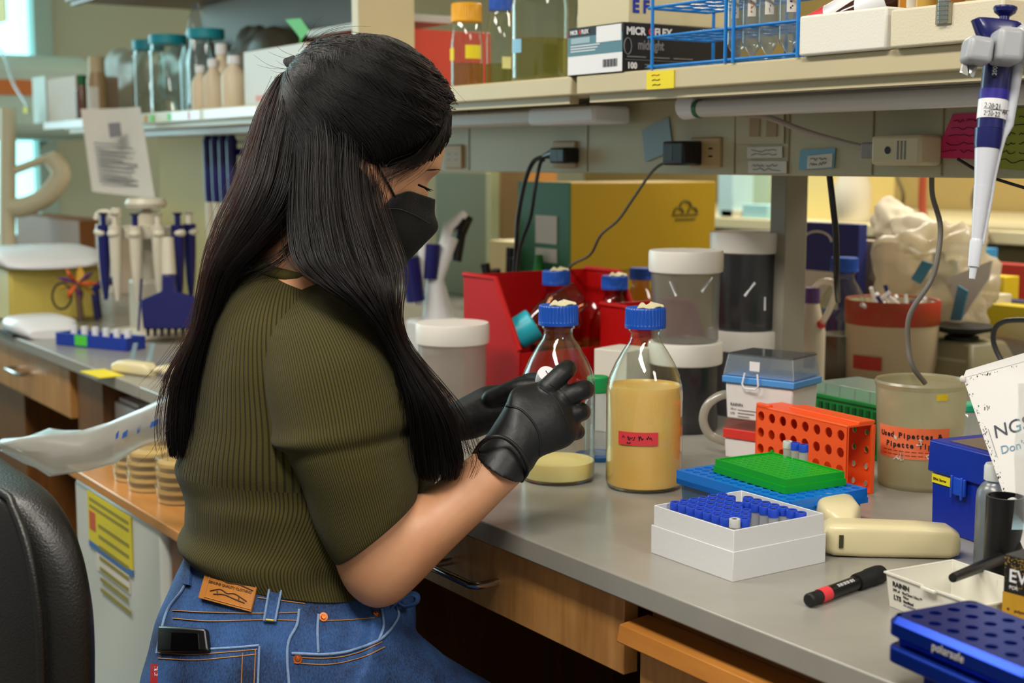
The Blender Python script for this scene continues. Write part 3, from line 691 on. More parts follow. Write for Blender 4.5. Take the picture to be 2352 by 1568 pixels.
# anodised cooling block ----------------------------------------------
m_anod = mat('anodised_blue', '#0a2f96', .3, .75, bump=.05, bscale=900)
pa = Vector((-.768, -.010, 0)); TA = math.radians(-7)
cbk = thing('cooling_block', 'blue anodised aluminium tube cooling block at the front corner of the bench', 'cooling block', (pa.x, pa.y, BZ), TA)
def rrect(x0, x1, y0, y1, r, z, n=6):
    out = []
    for cx_, cy_, a0_ in ((x1-r, y1-r, 0), (x0+r, y1-r, PI/2), (x0+r, y0+r, PI), (x1-r, y0+r, 3*PI/2)):
        for k in range(n+1): out.append((cx_+r*math.cos(a0_+PI/2*k/n), cy_+r*math.sin(a0_+PI/2*k/n), z))
    return out
BX, BY = .158, .094
def ins(d, z, r=.012): return rrect(d, BX-d, d, BY-d, max(r-d, .003), z)
M().loft([ins(.022, 0), ins(.022, .014), ins(.016, .018), ins(.0, .022), ins(0, .034), ins(.003, .036)]).build('lower_body', m_anod, cbk, .0012, ang=30)
M().loft([ins(.008, .036), ins(.006, .041)]).build('groove', m_anod, cbk)
up = M().loft([ins(.006, .041), ins(0, .045), ins(0, .0555), ins(.0045, .0605)], cap1=False)
up.build('upper_edge', m_anod, cbk, ang=20)
tp = M(); perf(tp, .0045+.004, .0045+.0035, 7, 4, (BX-.017)/7, (BY-.016)/4, .0052, .0605, .012, 24)
e = ins(.0045, .0605); 
tp.box(.0045, .0085, .012, BY-.012, .055, .0605).box(BX-.0085, BX-.0045, .012, BY-.012, .055, .0605).box(.012, BX-.012, .0045, .008, .055, .0605).box(.012, BX-.012, BY-.008, BY-.0045, .055, .0605)
tp.build('well_deck', m_anod, cbk, ang=25)
text('polarsafe', .0095, cbk, mat('etched_silver', '#b8b4a8', .4), (.055, -.0003, .0472), FRONT, ext=.0003)
# squeeze bottle, black tube, sign, box at the right edge ----------------
ps = pz(2262, 1305)
sq = thing('plastic_bottle', 'frosted plastic bottle of clear liquid beside the blue tip box', 'bottle', (ps.x, ps.y+.012, BZ), 0)
M().lathe([(0, .001), (.018, 0), (.0195, .003), (.0195, .074), (.0185, .082), (.014, .089), (.0105, .092), (.0105, .096)], 40).build('bottle_body', clear('milky_plastic', '#e0e6e6', .05, .4, .25, '#a8b0b0', .5, '#b8c0c0'), sq, ang=60)
M().lathe([(0, .002), (.0185, .003), (.0188, .068), (0, .068)], 32).build('liquid', clear('water_in_plastic', '#c4d2d6', .04, .3, .1, '#90a0a4', .15, '#a0b0b4'), sq)
M().lathe([(.0125, .094), (.0125, .108), (.011, .111), (0, .111)], 32, cap0=True).build('screw_cap', mat('frosted_cap', '#c9cdca', .4), sq, ang=30)
pk_ = pz(2300, 1345)
bt = thing('magnet_stand', 'black upright tube with a thin black side arm, in front of the white sign', 'stand', (pk_.x, pk_.y, BZ), 0)
M().lathe([(.0185, 0), (.0185, .093), (.0165, .093), (.0165, .03), (0, .03)], 40, cap0=True).build('upright_tube', m_black, bt, ang=30)
ra = at(2188, 1327, 1.33)-Vector((pk_.x, pk_.y, BZ)); rb_ = at(2297, 1283, 1.408)-Vector((pk_.x, pk_.y, BZ))
M().tube([ra, ra.lerp(rb_, .03), rb_], [.0042, .0046, .0062], 18).build('side_arm', m_black, bt, ang=40)
# NGS sign: tilted card folded along its top
sg = thing('sign_card', 'worn white card sign leaning at the right edge with printed heading', 'sign', tuple(at(2212, 865, 1.52)), 0)
O = Vector(sg.location)
def sp_(u, v, d): return at(u, v, d)-O
c1, c2, c3, c4 = sp_(2212, 868, 1.52), sp_(2420, 812, 1.455), sp_(2420, 1420, 1.37), sp_(2337, 1228, 1.42)
nrm = (c2-c1).cross(c4-c1).normalized()
if nrm.dot(FW) > 0: nrm = -nrm
c3 = c3-nrm*((c3-c1).dot(nrm)); 
m_sign = mat('worn_white_card', '#dddad6', .5, noise=.04, nscale=10)
M().add([c1, c2, c3, c4] + [p-nrm*.002 for p in (c1, c2, c3, c4)], [(0, 1, 2, 3), (7, 6, 5, 4), (0, 4, 5, 1), (1, 5, 6, 2), (2, 6, 7, 3), (3, 7, 4, 0)]).build('card', m_sign, sg)
e1, e2 = sp_(2222, 860, 1.52), sp_(2420, 808, 1.46)
M().add([c1+nrm*.0005, c2+nrm*.0005, sp_(2420, 790, 1.475), sp_(2219, 850, 1.535)] + [p-nrm*.002 for p in (c1, c2, sp_(2420, 790, 1.475), sp_(2219, 850, 1.535))], [(0, 1, 2, 3), (7, 6, 5, 4), (0, 4, 5, 1), (1, 5, 6, 2), (2, 6, 7, 3), (3, 7, 4, 0)]).build('top_fold', m_sign, sg)
ex = (c2-c1).normalized(); ey = nrm.cross(ex); 
if ey.z < 0: ey = -ey
def on(a, b, h=.0006): return c1+ex*a+ey*b+nrm*h
def pxon(u, v):
    r = ray(u, v); t = ((c1+O-CAM).dot(nrm))/r.dot(nrm); return CAM+r*t-O
def plane_text(s_, size, u, v, m, dirv, bold=0):
    t = text(s_, size, sg, m, (0, 0, 0), (0, 0, 0), bold=bold); x = dirv.normalized(); y = nrm.cross(x)
    t.matrix_local = Matrix.Translation(pxon(u, v)+nrm*.0005) @ Matrix((x, y, nrm)).transposed().to_4x4(); return t
td = pxon(2352, 985)-pxon(2284, 1005)
plane_text('NGS ST', .0205, 2285, 1007, mat('sign_ink', '#3a3c4c', .6), td)
plane_text("Don't let", .0125, 2300, 1043, mat('sign_blue_ink', '#6a92ac', .6), td)
M().tube([pxon(2270, 985)+nrm*.0006, pxon(2291, 1050)+nrm*.0006], .0003, 5).build('rule_line', m_inkgrey, sg)
tq = [pxon(2316, 1180), pxon(2337, 1183), pxon(2337, 1226), pxon(2334, 1220)]
M().add([p+nrm*.0004 for p in tq]+[p-nrm*.0004 for p in tq], [(0, 1, 2, 3), (7, 6, 5, 4), (0, 4, 5, 1), (1, 5, 6, 2), (2, 6, 7, 3), (3, 7, 4, 0)]).build('teal_corner', mat('teal_print', '#1f9aa4', .5), sg)
wear = M(); q = random.Random(5)
for k in range(150):
    if k < 105:
        t = q.random()**.8; u = 2214+(2337-2214)*t*.92+abs(q.gauss(0, 6)); v = 872+(1228-872)*t*.92
    elif k < 135: u = 2225+q.random()*110; v = 862-(u-2212)*.27+8+abs(q.gauss(0, 3))
    else: u = 2266+q.gauss(0, 4); v = 936+q.gauss(0, 4)
    s_ = q.uniform(.6, 3.2)
    wear.add([pxon(u, v)+nrm*.0003, pxon(u+s_, v+q.uniform(-2, 2))+nrm*.0003, pxon(u+s_*.5, v+s_*1.6)+nrm*.0003], [(0, 1, 2)])
wear.build('scuff_mark', mat('scuff_brown', '#3a3026', .8), sg)
M().sphere(pxon(2213, 872)+nrm*.002, .0035, 10, 6, (1, .7, 1.2)).build('frayed_corner', m_paper, sg)
# film in front of sign
fs = thing('plastic_sleeve', 'clear plastic sleeve hanging in front of the white sign at the right edge', 'sleeve', tuple(at(2345, 1000, 1.36)), 0)
Of = Vector(fs.location); rows = []
for k in range(9):
    v = 880+k*42; rows.append([at(2338-k*1.5+3*math.sin(k*1.3), v, 1.37+.004*math.sin(k*2))-Of, at(2362, v, 1.352+.006*math.sin(k*1.4))-Of, at(2420, v, 1.34)-Of])
M().loft(rows, closed=False).build('film', clear('soft_film', '#f2f2f0', .06, .5, .15, '#d8dcdc', .16, '#dcdcdc'), fs)
# black and gold carton at the right edge
pv = py(2300, 1425, .19)
evb = thing('reagent_box', 'black and gold carton with white capital letters at the right edge', 'box', (at(2300, 1450, 1.27).x, at(2300, 1450, 1.27).y, BZ), math.radians(4))
m_gold = mat('gold_print', '#c8961e', .45, noise=.2, nscale=60); m_bx = mat('carton_black', '#100c08', .4)
M().box(0, .09, 0, .05, 0, .080).build('carton', m_bx, evb, .0008)
M().box(-.0003, .0903, -.0003, .0503, 0, .046).build('gold_band', m_gold, evb)
text('EV', .0165, evb, m_wplast, (.005, -.0004, .0565), FRONT, bold=.0002)
text('POR', .0045, evb, m_wplast, (.006, -.0004, .0500), FRONT)
text('polym', .0042, evb, m_ink, (.012, -.0006, .0300), FRONT); text('high', .0042, evb, m_ink, (.010, -.0006, .0200), FRONT)
q = random.Random(8); sp2 = M()
for k in range(120):
    x = abs(q.gauss(0, .02)) % .09; z = .078-abs(q.gauss(0, .007)) if q.random() < .6 else q.uniform(.048, .078); s_ = q.uniform(.0002, .0007)
    sp2.box(x, x+s_, -.0004, 0, z, z+s_)
sp2.build('gold_speckle', mat('speckle_gold', '#d8b050', .4), evb)
M().cyl(.0011, 0, .0004, 12, (0, 0, 0)).build('bullet_dot', m_ink, evb).matrix_local = Matrix.Translation((.006, -.0005, .0315)) @ Matrix.Rotation(PI/2, 4, 'X')
# ------------------------------------------------------------------ shelf over the bench
SZ = 1.4775
def shelf(x0, x1, label, z=SZ, y0=.45, y1=1.0, h=.030, m=m_beige):
    o = thing('shelf_board', label, 'shelf', (0, 0, 0))
    M().box(x0, x1, y0, y1, z-h, z).build('board', m, o, .003)
    M().box(x0+.02, x1-.02, y0+.012, y0+.03, z-h-.012, z-h).build('lip', m, o)
    return o
s1 = shelf(-1.832, .3, 'beige steel shelf at right carrying the glove box, blue racks and foam boxes')
s2 = shelf(-2.60, -1.846, 'beige shelf section carrying the clear glass bottles')
s3 = shelf(-4.6, -2.64, 'beige shelf section at left with white label strips on its edge', SZ-.004)
up = tag(M().box(-2.635, -2.605, .47, .60, SZ-.03, 2.3).build('shelf_upright', m_beige, None, .002), 'beige upright panel between the shelf sections, behind her head', 'upright')
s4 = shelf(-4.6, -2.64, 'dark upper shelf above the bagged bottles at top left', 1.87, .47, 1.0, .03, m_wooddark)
def p3(u, v): p = py(u, v, .45); return p
mb = [('white', 470, 590), ('white', 390, 460), ('white', 100, 190)]
for c_, u0, u1 in mb:
    a, b = p3(u0, 262), p3(u1, 262); M().box(a.x, b.x, .4485, .4505, SZ-.030, SZ-.008).build('label_strip', m_wplast, s3)
for u, w_, c_ in ((350, .03, 'green_sticker'), (390, .03, 'green_sticker'), (334, .02, 'amber_sticker'), (435, .012, 'pink_sticker')):
    a = p3(u, 264); M().box(a.x-w_/2, a.x+w_/2, .4478, .449, SZ-.028, SZ-.010).build('sticker', mat(c_, {'green_sticker': '#4fc83a', 'amber_sticker': '#c8a020', 'pink_sticker': '#d88a90'}[c_], .5), s3)
a, b = p3(1488, 185), p3(1550, 190)
yn = tag(M().box(a.x, b.x, .4476, .4495, 1.4485, 1.474).build('sticky_note', m_yellow), 'yellow sticky note with writing on the front edge of the shelf', 'note')
for k in range(3): scr = M().tube(smooth_path([(a.x+.012+k*.001+j*.006, .447, 1.468-k*.007+.0012*(j % 2)) for j in range(4)], 3), .0005, 5).build('handwriting', mat('ink_red' if k == 0 else 'ink', '#d06a20', .6), yn)

# lights under the shelf
m_lamp = mat('lamp_housing', '#c9c2b8', .35); m_tube = mat('lamp_diffuser', '#d6d0ca', .25)
def lamp(x0, x1, label, z=1.412, y=.53):
    o = thing('undershelf_lamp', label, 'lamp', (0, 0, 0))
    M().prism([(y-.04, z+.032), (y+.06, z+.032), (y+.06, z+.012), (y+.012, z+.004), (y+.008, z+.022), (y-.04, z+.026)], x0, x1, 'x').build('housing', m_lamp, o, .002)
    M().tube([(x0+.03, y-.012, z+.009), (x1-.01, y-.012, z+.009)], .0125, 20).build('lamp_tube', m_tube, o, ang=50)
    M().tube([(x0-.004, y-.006, z+.014), (x0+.030, y-.008, z+.013)], [.020, .017], 20).build('end_cap', m_wplast, o, ang=50)
    return o
xa = py(1572, 250, .518).x
l1 = lamp(xa, .2, 'long white lamp under the right shelf with a green tube collar'); M().tube([(xa+.030, .518, 1.421), (xa+.039, .518, 1.421)], .0132, 20).build('green_collar', mat('collar_green', '#0f6a34', .4), l1)
xb = py(1388, 265, .55).x
l2 = thing('undershelf_lamp', 'white lamp under the middle shelf, right of her forehead', 'lamp', (0, 0, 0))
M().box(-2.68, xb, .53, .60, 1.408, 1.433).build('housing', m_lamp, l2, .004)
M().box(xb-.19, xb+.002, .526, .604, 1.406, 1.435).build('end_cap', m_wplast, l2, .006)
l3 = thing('undershelf_lamp', 'pale lamp under the left shelf beside the hanging notice sheet', 'lamp', (0, 0, 0))
x3 = py(330, 300, .55).x; M().box(x3, -2.75, .53, .60, 1.412, 1.434).build('housing', m_lamp, l3, .004)
# cord and adapters on the raceway
def cord(label, pts, r, m, name='power_cable', n=8):
    return tag(M().tube(smooth_path(pts, n), r, 10).build(name, m), label, 'cable')
Yc = .60
pl_ = py(2085, 345, .60)
ad = thing('power_adapter', 'beige plug-in adapter at the end of the lamp cord', 'adapter', (pl_.x, .575, pl_.z))
M().box(-.042, .042, 0, .044, -.020, .020).build('body', mat('adapter_beige', '#cdbf98', .4), ad, .005)
M().box(-.068, -.040, .008, .034, -.011, .011).build('plug', m_cord_grey, ad, .003)
M().cyl(.005, 0, .0006, 16).build('round_mark', m_ink, ad).matrix_local = Matrix.Translation((-.012, -.0001, 0)) @ Matrix.Rotation(PI/2, 4, 'X')
for k in range(3): M().box(.004+k*.006, .0065+k*.006, -.0005, .0002, -.012, .012).build('text_line', m_inkgrey, ad)
cord('pale lamp cord sagging from the right lamp to the beige adapter', [py(1700, 262, .56), py(1760, 268, .58), py(1850, 302, .59), py(1940, 328, .594), py(2010, 345, .594), (pl_.x-.066, .596, pl_.z)], .0042, mat('cord_pale', '#a89a8c', .5))
pb_ = py(1571, 352, .60)
ab = thing('power_adapter', 'black plug-in adapter on the raceway with a thin grey wire', 'adapter', (pb_.x, .576, pb_.z))
M().box(-.026, .026, 0, .043, -.019, .019).build('body', mat('adapter_black', '#16181c', .3), ab, .004)
M().box(-.022, .000, -.0004, 0, -.012, .012).build('rating_label', mat('adapter_label', '#24272c', .4), ab)
cord('thin grey wire running down from the black adapter across the yellow box', [(pb_.x-.022, .59, pb_.z-.010), py(1500, 392, .585), py(1455, 455, .585), py(1420, 505, .59), py(1380, 540, .6), py(1355, 585, .62), py(1310, 612, .66), py(1296, 660, .67)], .0024, mat('wire_grey', '#4a4438', .5))
pk2 = py(1290, 357, .60)
kp = thing('power_plug', 'black double plug in the raceway outlet beside her face', 'plug', (pk2.x, .585, pk2.z))
M().box(-.018, .028, 0, .034, -.014, .014).build('body', m_black, kp, .004)
M().tube([(-.018, .012, .004), (-.05, .010, -.002)], [.010, .004], 14).build('strain_relief', m_black, kp)
M().box(.004, .0065, -.0003, .001, -.011, .011).build('ridge', mat('plug_grey', '#4a4660', .4), kp)
cord('black cable looping down from the double plug, left strand', [(pk2.x-.048, .595, pk2.z-.002), py(1225, 372, .59), py(1205, 420, .58), py(1190, 500, .58), py(1186, 560, .58), py(1180, 640, .6), py(1176, 700, .64)], .0042, m_black)
cord('black cable looping down from the double plug, right strand', [(pk2.x-.040, .590, pk2.z-.006), py(1240, 378, .585), py(1228, 440, .575), py(1218, 500, .575), py(1195, 565, .575), py(1187, 630, .59), py(1184, 700, .63)], .0036, m_black)
cord('black cable hanging from the raceway right of the post', [py(1905, 400, .63), py(1913, 470, .63), py(1920, 540, .64), py(1922, 640, .66), py(1925, 690, .72)], .0046, m_black)
cord('grey cord trailing down in front of the red-rimmed bucket', [py(2140, 400, .66), py(2142, 450, .66), py(2160, 520, .66), py(2152, 600, .64), py(2135, 650, .62), py(2090, 722, .60), py(2086, 790, .60), py(2096, 840, .60), py(2125, 880, .62)], .0036, mat('cord_dim', '#6f6a62', .5))
cord('thin black wire along the raceway at the right edge', [py(2200, 365, .60), py(2260, 400, .60), py(2310, 418, .60), py(2400, 445, .60)], .002, m_black)
# notes and tapes on the raceway
def note(label, quad, m, lines=4, name='sticky_note', cat_='note', y=.617, ink=m_ink, seed=1, th=.0005):
    P = [py(u, v, y) for u, v in quad]; mb = M()
    mb.add(P + [p+Vector((0, .0012, 0)) for p in P], [(0, 1, 2, 3), (7, 6, 5, 4), (0, 4, 5, 1), (1, 5, 6, 2), (2, 6, 7, 3), (3, 7, 4, 0)])
    o = tag(mb.build(name, m, smooth=False), label, cat_); q = random.Random(seed); w = M()
    for k in range(lines):
        t = (k+.9)/(lines+.8); a = P[0].lerp(P[3], t); b = P[1].lerp(P[2], t)
        for s_, e_ in ((.12, .42), (.5, .78)) if q.random() < .7 else ((.14, .85),):
            pts = [a.lerp(b, s_+(e_-s_)*j/7)+Vector((0, -.001, q.uniform(-.0022, .0022))) for j in range(8)]
            w.tube(smooth_path(pts, 2), th, 5)
    if lines: w.build('handwriting', ink, o)
    return o
note('bright pink note with handwriting behind the pipette barrel', [(2188, 262), (2262, 258), (2262, 366), (2146, 362)], mat('pink_paper', '#d32a62', .6), 5, ink=mat('ink_pink', '#5a1030', .6), seed=3)
note('olive green note with handwriting at the right edge', [(2285, 250), (2400, 246), (2400, 395), (2285, 385)], mat('olive_paper', '#9aa02e', .6), 6, seed=4)
note('plain pale blue tape patch left of the black adapter', [(1474, 300), (1535, 268), (1545, 345), (1482, 372)], mat('pale_blue_tape', '#8fa9b4', .6), 0, 'tape_patch', 'tape')
note('blue tape with a written label between the outlets', [(1838, 345), (1918, 340), (1915, 386), (1834, 390)], m_skyblue, 0, 'tape_patch', 'tape')
note('small white label stuck on the blue tape', [(1855, 358), (1912, 352), (1910, 384), (1853, 388)], m_paper, 2, 'paper_label', 'label', .6155, m_inkgrey, 5)
note('upper white label with writing beside the black adapter outlet', [(1716, 338), (1796, 336), (1796, 362), (1716, 364)], m_paper, 2, 'paper_label', 'label', .6165, m_inkgrey, 6)
note('lower white label with writing beside the black adapter outlet', [(1718, 370), (1806, 370), (1806, 398), (1718, 398)], m_paper, 2, 'paper_label', 'label', .6165, m_inkgrey, 7)
note('white notice with two tan squares under the right lamp', [(1690, 262), (1800, 262), (1800, 330), (1690, 330)], mat('notice', '#bdb493', .6), 0, 'paper_notice', 'notice', .6170)
for u in (1733, 1772):
    p = py(u, 292, .6158); o = tag(M().box(p.x-.011, p.x+.011, .6155, .6168, p.z-.014, p.z+.014).build('tan_square', mat('tan_square', '#a58a5e', .6)), 'tan square on the white notice, %s one' % ('left' if u < 1750 else 'right'), 'sticker')

# ------------------------------------------------------------------ things on the shelf
def shelf_bottle(lab, u, y, r, h, capm, level=0, liq=None, name='media_bottle', cap_h=.026, neck=.42, glass=None):
    p = py(u, 100, y); o = thing(name, lab, 'bottle', (p.x, y, SZ))
    M().lathe([(0, .002), (r*.9, 0), (r*.98, .004), (r, .01), (r, h*.58), (r*.93, h*.68), (r*neck*1.1, h*.86), (r*neck, h*.88), (r*neck, h)], 40).build('glass_body', glass or m_glass, o, ang=80)
    if level: M().lathe([(0, .004), (r*.93, .005), (r*.96, .012), (r*.96, level), (0, level)], 36).build('liquid', liq, o)
    if capm: ridged_cap(r*neck*1.2, h-cap_h*.6, h+cap_h*.4).build('screw_cap', capm, o, ang=25)
    return o
m_yliq = clear('yellowish_liquid', '#dcd6a0', .03, .3, .1, '#a8a060', .12, '#c8c080')
b = shelf_bottle('clear bottle with a yellow cap and yellow label on the shelf', 1072, .56, .031, .148, mat('cap_yellow', '#eba80c', .4), .05, m_yliq, neck=.78, cap_h=.034)
curved_label(b, .0314, VA-.05, VA+1.0, .058, .083, m_yellow, 'yellow_label'); curved_label(b, .0314, VA-1.4, VA-.85, .055, .078, m_yellow, 'yellow_label')
b = shelf_bottle('narrow blue-capped bottle between the yellow-capped one and the large bottle', 1150, .62, .030, .165, m_bluecap, .05, m_yliq, neck=.62)
curved_label(b, .0304, VA+.1, VA+.7, .04, .062, mat('pale_yellow_label', '#d8d690', .6), 'pale_label')
b = shelf_bottle('largest clear bottle on the shelf, with a light blue label', 1240, .535, .0495, .225, mat('cap_teal', '#1d6f8a', .4), .075, m_yliq, neck=.5)
curved_label(b, .0499, VA-1.25, VA-.70, .050, .073, mat('label_lightblue', '#8cc0dc', .6), 'blue_label')
b = shelf_bottle('clear bottle with red tape standing behind the glove boxes', 1372, .66, .040, .20, m_bluecap, 0, None, neck=.5)
curved_label(b, .0404, VA-1.5, VA+.1, .078, .092, m_redtape, 'red_tape')
# glove boxes
pg_ = py(1436, 166, .453); p0 = py(1310, 174, .453)
gx = thing('glove_box', 'black and teal glove carton overhanging the shelf edge', 'carton', (pg_.x, .448, SZ))
GW, GD, GH = pg_.x-p0.x, .235, .073
M().box(-GW, 0, 0, GD, 0, GH).build('carton', mat('glove_black', '#17171a', .42), gx, .0012)
e0 = M().box(-GW+.001, -.001, -.0006, 0, .001, GH*.40).build('white_panel', m_wplast, gx)
M().box(-GW+.001, -.001, -.0006, 0, GH*.40, GH*.80).build('teal_panel', mat('teal_print2', '#56808e', .5), gx)
M().box(-GW*.46, -.003, -.0012, -.0004, GH*.64, GH*.97).build('white_sticker', m_wplast, gx)
for k in range(14): M().box(-GW*.34+k*.0026, -GW*.34+k*.0026+(.0014 if k % 3 else .0008), -.0012, -.0005, GH*.12, GH*.28).build('barcode_line', m_ink, gx)
for k in range(3): M().box(-GW*.94, -GW*(.48-.04*k), -.0011, -.0005, GH*(.49+.055*k), GH*(.51+.055*k)).build('text_line', m_wplast, gx)
M().box(-GW*.93, -GW*.58, -.0011, -.0005, GH*.66, GH*.78).build('title_block', mat('teal_light', '#9ab4bc', .5), gx)
text('MICR', .0085, gx, m_wplast, (-GW*.95, -.0008, GH*.86), FRONT, sx=1.0, bold=.0003); text('E', .0085, gx, m_redtape, (-GW*.95+.0235, -.0008, GH*.86), FRONT, bold=.0003); text('FLEX', .0085, gx, m_wplast, (-GW*.95+.0295, -.0008, GH*.86), FRONT, bold=.0003)
text('MICR', .0155, gx, m_wplast, (.0008, .006, GH*.76), SIDE, bold=.0006); text('O', .0155, gx, m_redtape, (.0008, .048, GH*.76), SIDE, bold=.0006); text('FLEX', .0155, gx, m_wplast, (.0008, .060, GH*.76), SIDE, bold=.0006)
text('midnight', .020, gx, m_inkgrey, (.0008, .028, GH*.47), SIDE, sx=.72, bold=.0006)
M().tube([(.0006, .009+.007*math.cos(a), GH*.52+.012*math.sin(a)) for a in [2*PI*k/20 for k in range(21)]], .0009, 6).build('ring_mark', m_inkgrey, gx)
text('100', .0125, gx, m_wplast, (.0008, .008, GH*.075), SIDE, bold=.0006)
M().box(.0, .0008, .004, GD-.004, GH*.245, GH*.255).build('rule_line', m_inkgrey, gx)
for k in range(3): M().box(.0, .0008, .008+k*.045, .044+k*.046, GH*.30, GH*.325).build('text_line', m_inkgrey, gx)
for k in range(4): M().box(.0, .0008, .042+(k % 2)*.045, .068+(k % 2)*.048, GH*(.09+.06*(k//2)), GH*(.11+.06*(k//2))).build('text_line', m_inkgrey, gx)
gy = thing('glove_box', 'cream carton with blue capital marks stacked on the black glove carton', 'carton', (pg_.x-.004, .462, SZ+GH))
M().box(-GW+.01, 0, 0, GD-.02, 0, .06).build('carton', mat('cream_card', '#cfc39c', .5), gy, .001)
text('E F', .026, gy, mat('ink_blue', '#1d2f9a', .5), (.0008, .006, .016), SIDE, bold=.0012)
# blue wire racks
m_wire = mat('wire_blue', '#0f78c8', .35)
def wire_rack(lab, u0, u1, y0, y1, group):
    a, b = py(u0, 150, y0), py(u1, 140, y0); o = thing('wire_rack', lab, 'rack', (a.x, y0, SZ), 0, group); w = b.x-a.x; d = y1-y0; H = .125; R_ = .0022
    nx = max(3, round(w/.033))
    for z in (.004, .046, .088):
        g = M(); g.tube([(0, 0, z), (w, 0, z), (w, d, z), (0, d, z), (0, 0, z)], R_, 8, False)
        for k in range(1, nx): g.tube([(w*k/nx, 0, z), (w*k/nx, d, z)], R_*.7, 6)
        for k in range(1, 3): g.tube([(0, d*k/3, z), (w, d*k/3, z)], R_*.7, 6)
        g.build('wire_shelf', m_wire, o, ang=60)
    for x, y in ((.012, 0), (w, 0), (.012, d), (w-.004, d)): M().tube([(x, y-.002 if y == 0 else y+.002, 0), (x, y-.002 if y == 0 else y+.002, H)], R_*1.15, 8).build('upright_wire', m_wire, o, ang=60)
    return o, a.x, w, d
wire_rack('empty blue wire rack in front of the black glove carton', 1488, 1668, .452, .565, 'blue wire racks on the shelf')
wr, wx, ww, wd = wire_rack('blue wire rack holding clear conical tubes, beside the foam boxes', 1672, 1834, .450, .560, 'blue wire racks on the shelf')
m_con = clear('conical_plastic', '#e4eaec', .06, .55, .12, '#98a4a8', .22, '#b8c2c6')
for k, (u, lab) in enumerate(((1693, 'conical tube nearest the empty blue rack, with a white written strip'), (1728, 'conical tube with an orange written strip in the blue rack'), (1765, 'conical tube with a plain white strip in the blue rack'), (1812, 'conical tube with black writing next to the foam box'))):
    p = py(u, 100, .473); c_ = thing('conical_tube', lab, 'tube', (p.x, .473, SZ+.008))
    M().lathe([(.001, .0), (.003, .0), (.0138, .016), (.0142, .020), (.0142, .112)], 28).build('tube_wall', m_con, c_, ang=50)
    M().cyl(.0165, .110, .124, 28).build('screw_cap', m_bluecap if k != 1 else mat('cap_orange', '#d88020', .4), c_)
    l_ = curved_label(c_, .0145, VA-.75+.1*k, VA-.05+.15*k, .052, .110, m_paper, 'paper_strip')
    ar = VA-.4+.12*k; w = M(); q = random.Random(k+20)
    for j in range(9): 
        z = .056+j*.006; w.tube([((.0151)*math.cos(ar+q.uniform(-.16, .16)), (.0151)*math.sin(ar+q.uniform(-.16, .16)), z+q.uniform(0, .005)) for _ in range(4)], .0006 if k < 3 else .0010, 5)
    w.build('handwriting', [m_inkgrey, mat('ink_orange', '#d88a4a', .6), m_inkgrey, m_ink][k], l_)
# foam boxes
m_foam = mat('foam', '#ddd3b8', .75, bump=.25, bscale=300)
def foam(lab, u0, u1, y0, d, h, wall, n=0):
    a, b = py(u0, 120, y0), py(u1, 110, y0); o = thing('foam_box', lab, 'foam box', (a.x, y0, SZ)); w = b.x-a.x
    M().tray(0, w, 0, d, 0, h, wall).build('foam_body', m_foam if n else mat('foam_white', '#e8e4d8', .75, bump=.2, bscale=300), o, .003); return o, w
f1, w1 = foam('left open foam box on the shelf holding a red-labelled and a brown bottle', 1834, 2034, .440, .13, .050, .012)
f2, w2 = foam('right notched foam box on the shelf holding amber tubes, beside the pipette', 2042, 2300, .438, .14, .045, .014, 1)
def rest(nm, lab, cat_, u, v, y, rotv, z): p = py(u, v, y); return thing(nm, lab, cat_, (p.x, y, z), rot=rotv)
t1 = rest('lab_bottle', 'red-and-white bottle lying in the left foam box', 'bottle', 1938, 10, .50, (0, 1.15, .3), SZ+.056)
M().lathe([(0, -.05), (.019, -.05), (.020, -.045), (.020, .03), (.012, .042), (.012, .046)], 28).build('bottle_body', m_wplast, t1, ang=50); M().cyl(.0204, -.046, -.018, 28).build('red_band', m_redtape, t1)
t2 = rest('lab_bottle', 'brown bottle with a white label lying in the left foam box', 'bottle', 2022, 5, .51, (0, 1.3, .15), SZ+.060)
M().lathe([(0, -.06), (.023, -.06), (.024, -.055), (.024, .03), (.013, .042), (.013, .05)], 28).build('bottle_body', mat('amber_glass', '#3a1d0c', .12), t2, ang=50); M().cyl(.0244, -.022, .022, 28).build('white_label', m_wplast, t2)
for k, (u, lab, m_) in enumerate(((2088, 'amber tube with a written label standing in the right foam box', mat('amber_liquid', '#b87a20', .15)), (2128, 'pale amber tube standing in the middle of the right foam box', mat('amber_pale', '#c09848', .2)), (2190, 'brown tube standing furthest along the right foam box', mat('amber_dark', '#8a5a28', .2)))):
    p = py(u, 10, .50); o = thing('reagent_tube', lab, 'tube', (p.x, .50, SZ+.015)); M().lathe([(0, 0), (.0125, .001), (.0135, .005), (.0135, .075)], 24).build('tube_body', m_, o, ang=50); M().cyl(.0145, .075, .088, 24).build('screw_cap', m_wplast, o)
    if k == 0:
        curved_label(o, .0138, VA-.5, VA+.5, .03, .07, m_paper, 'paper_label')
p = py(2169, 20, .437); o = thing('graduated_tube', 'thin graduated tube standing in the notch of the right foam box', 'tube', (p.x, .436, SZ+.022))
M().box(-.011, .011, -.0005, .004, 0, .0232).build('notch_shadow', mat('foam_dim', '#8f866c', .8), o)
M().lathe([(0, 0), (.0065, .001), (.007, .004), (.007, .07)], 20).build('tube_wall', m_con, o, ang=50)
for k in range(7): M().lathe([(.00715, .004+k*.005), (.00715, .0047+k*.005)], 20).build('graduation_ring', mat('ring_blue', '#3a5a6a', .5), o)
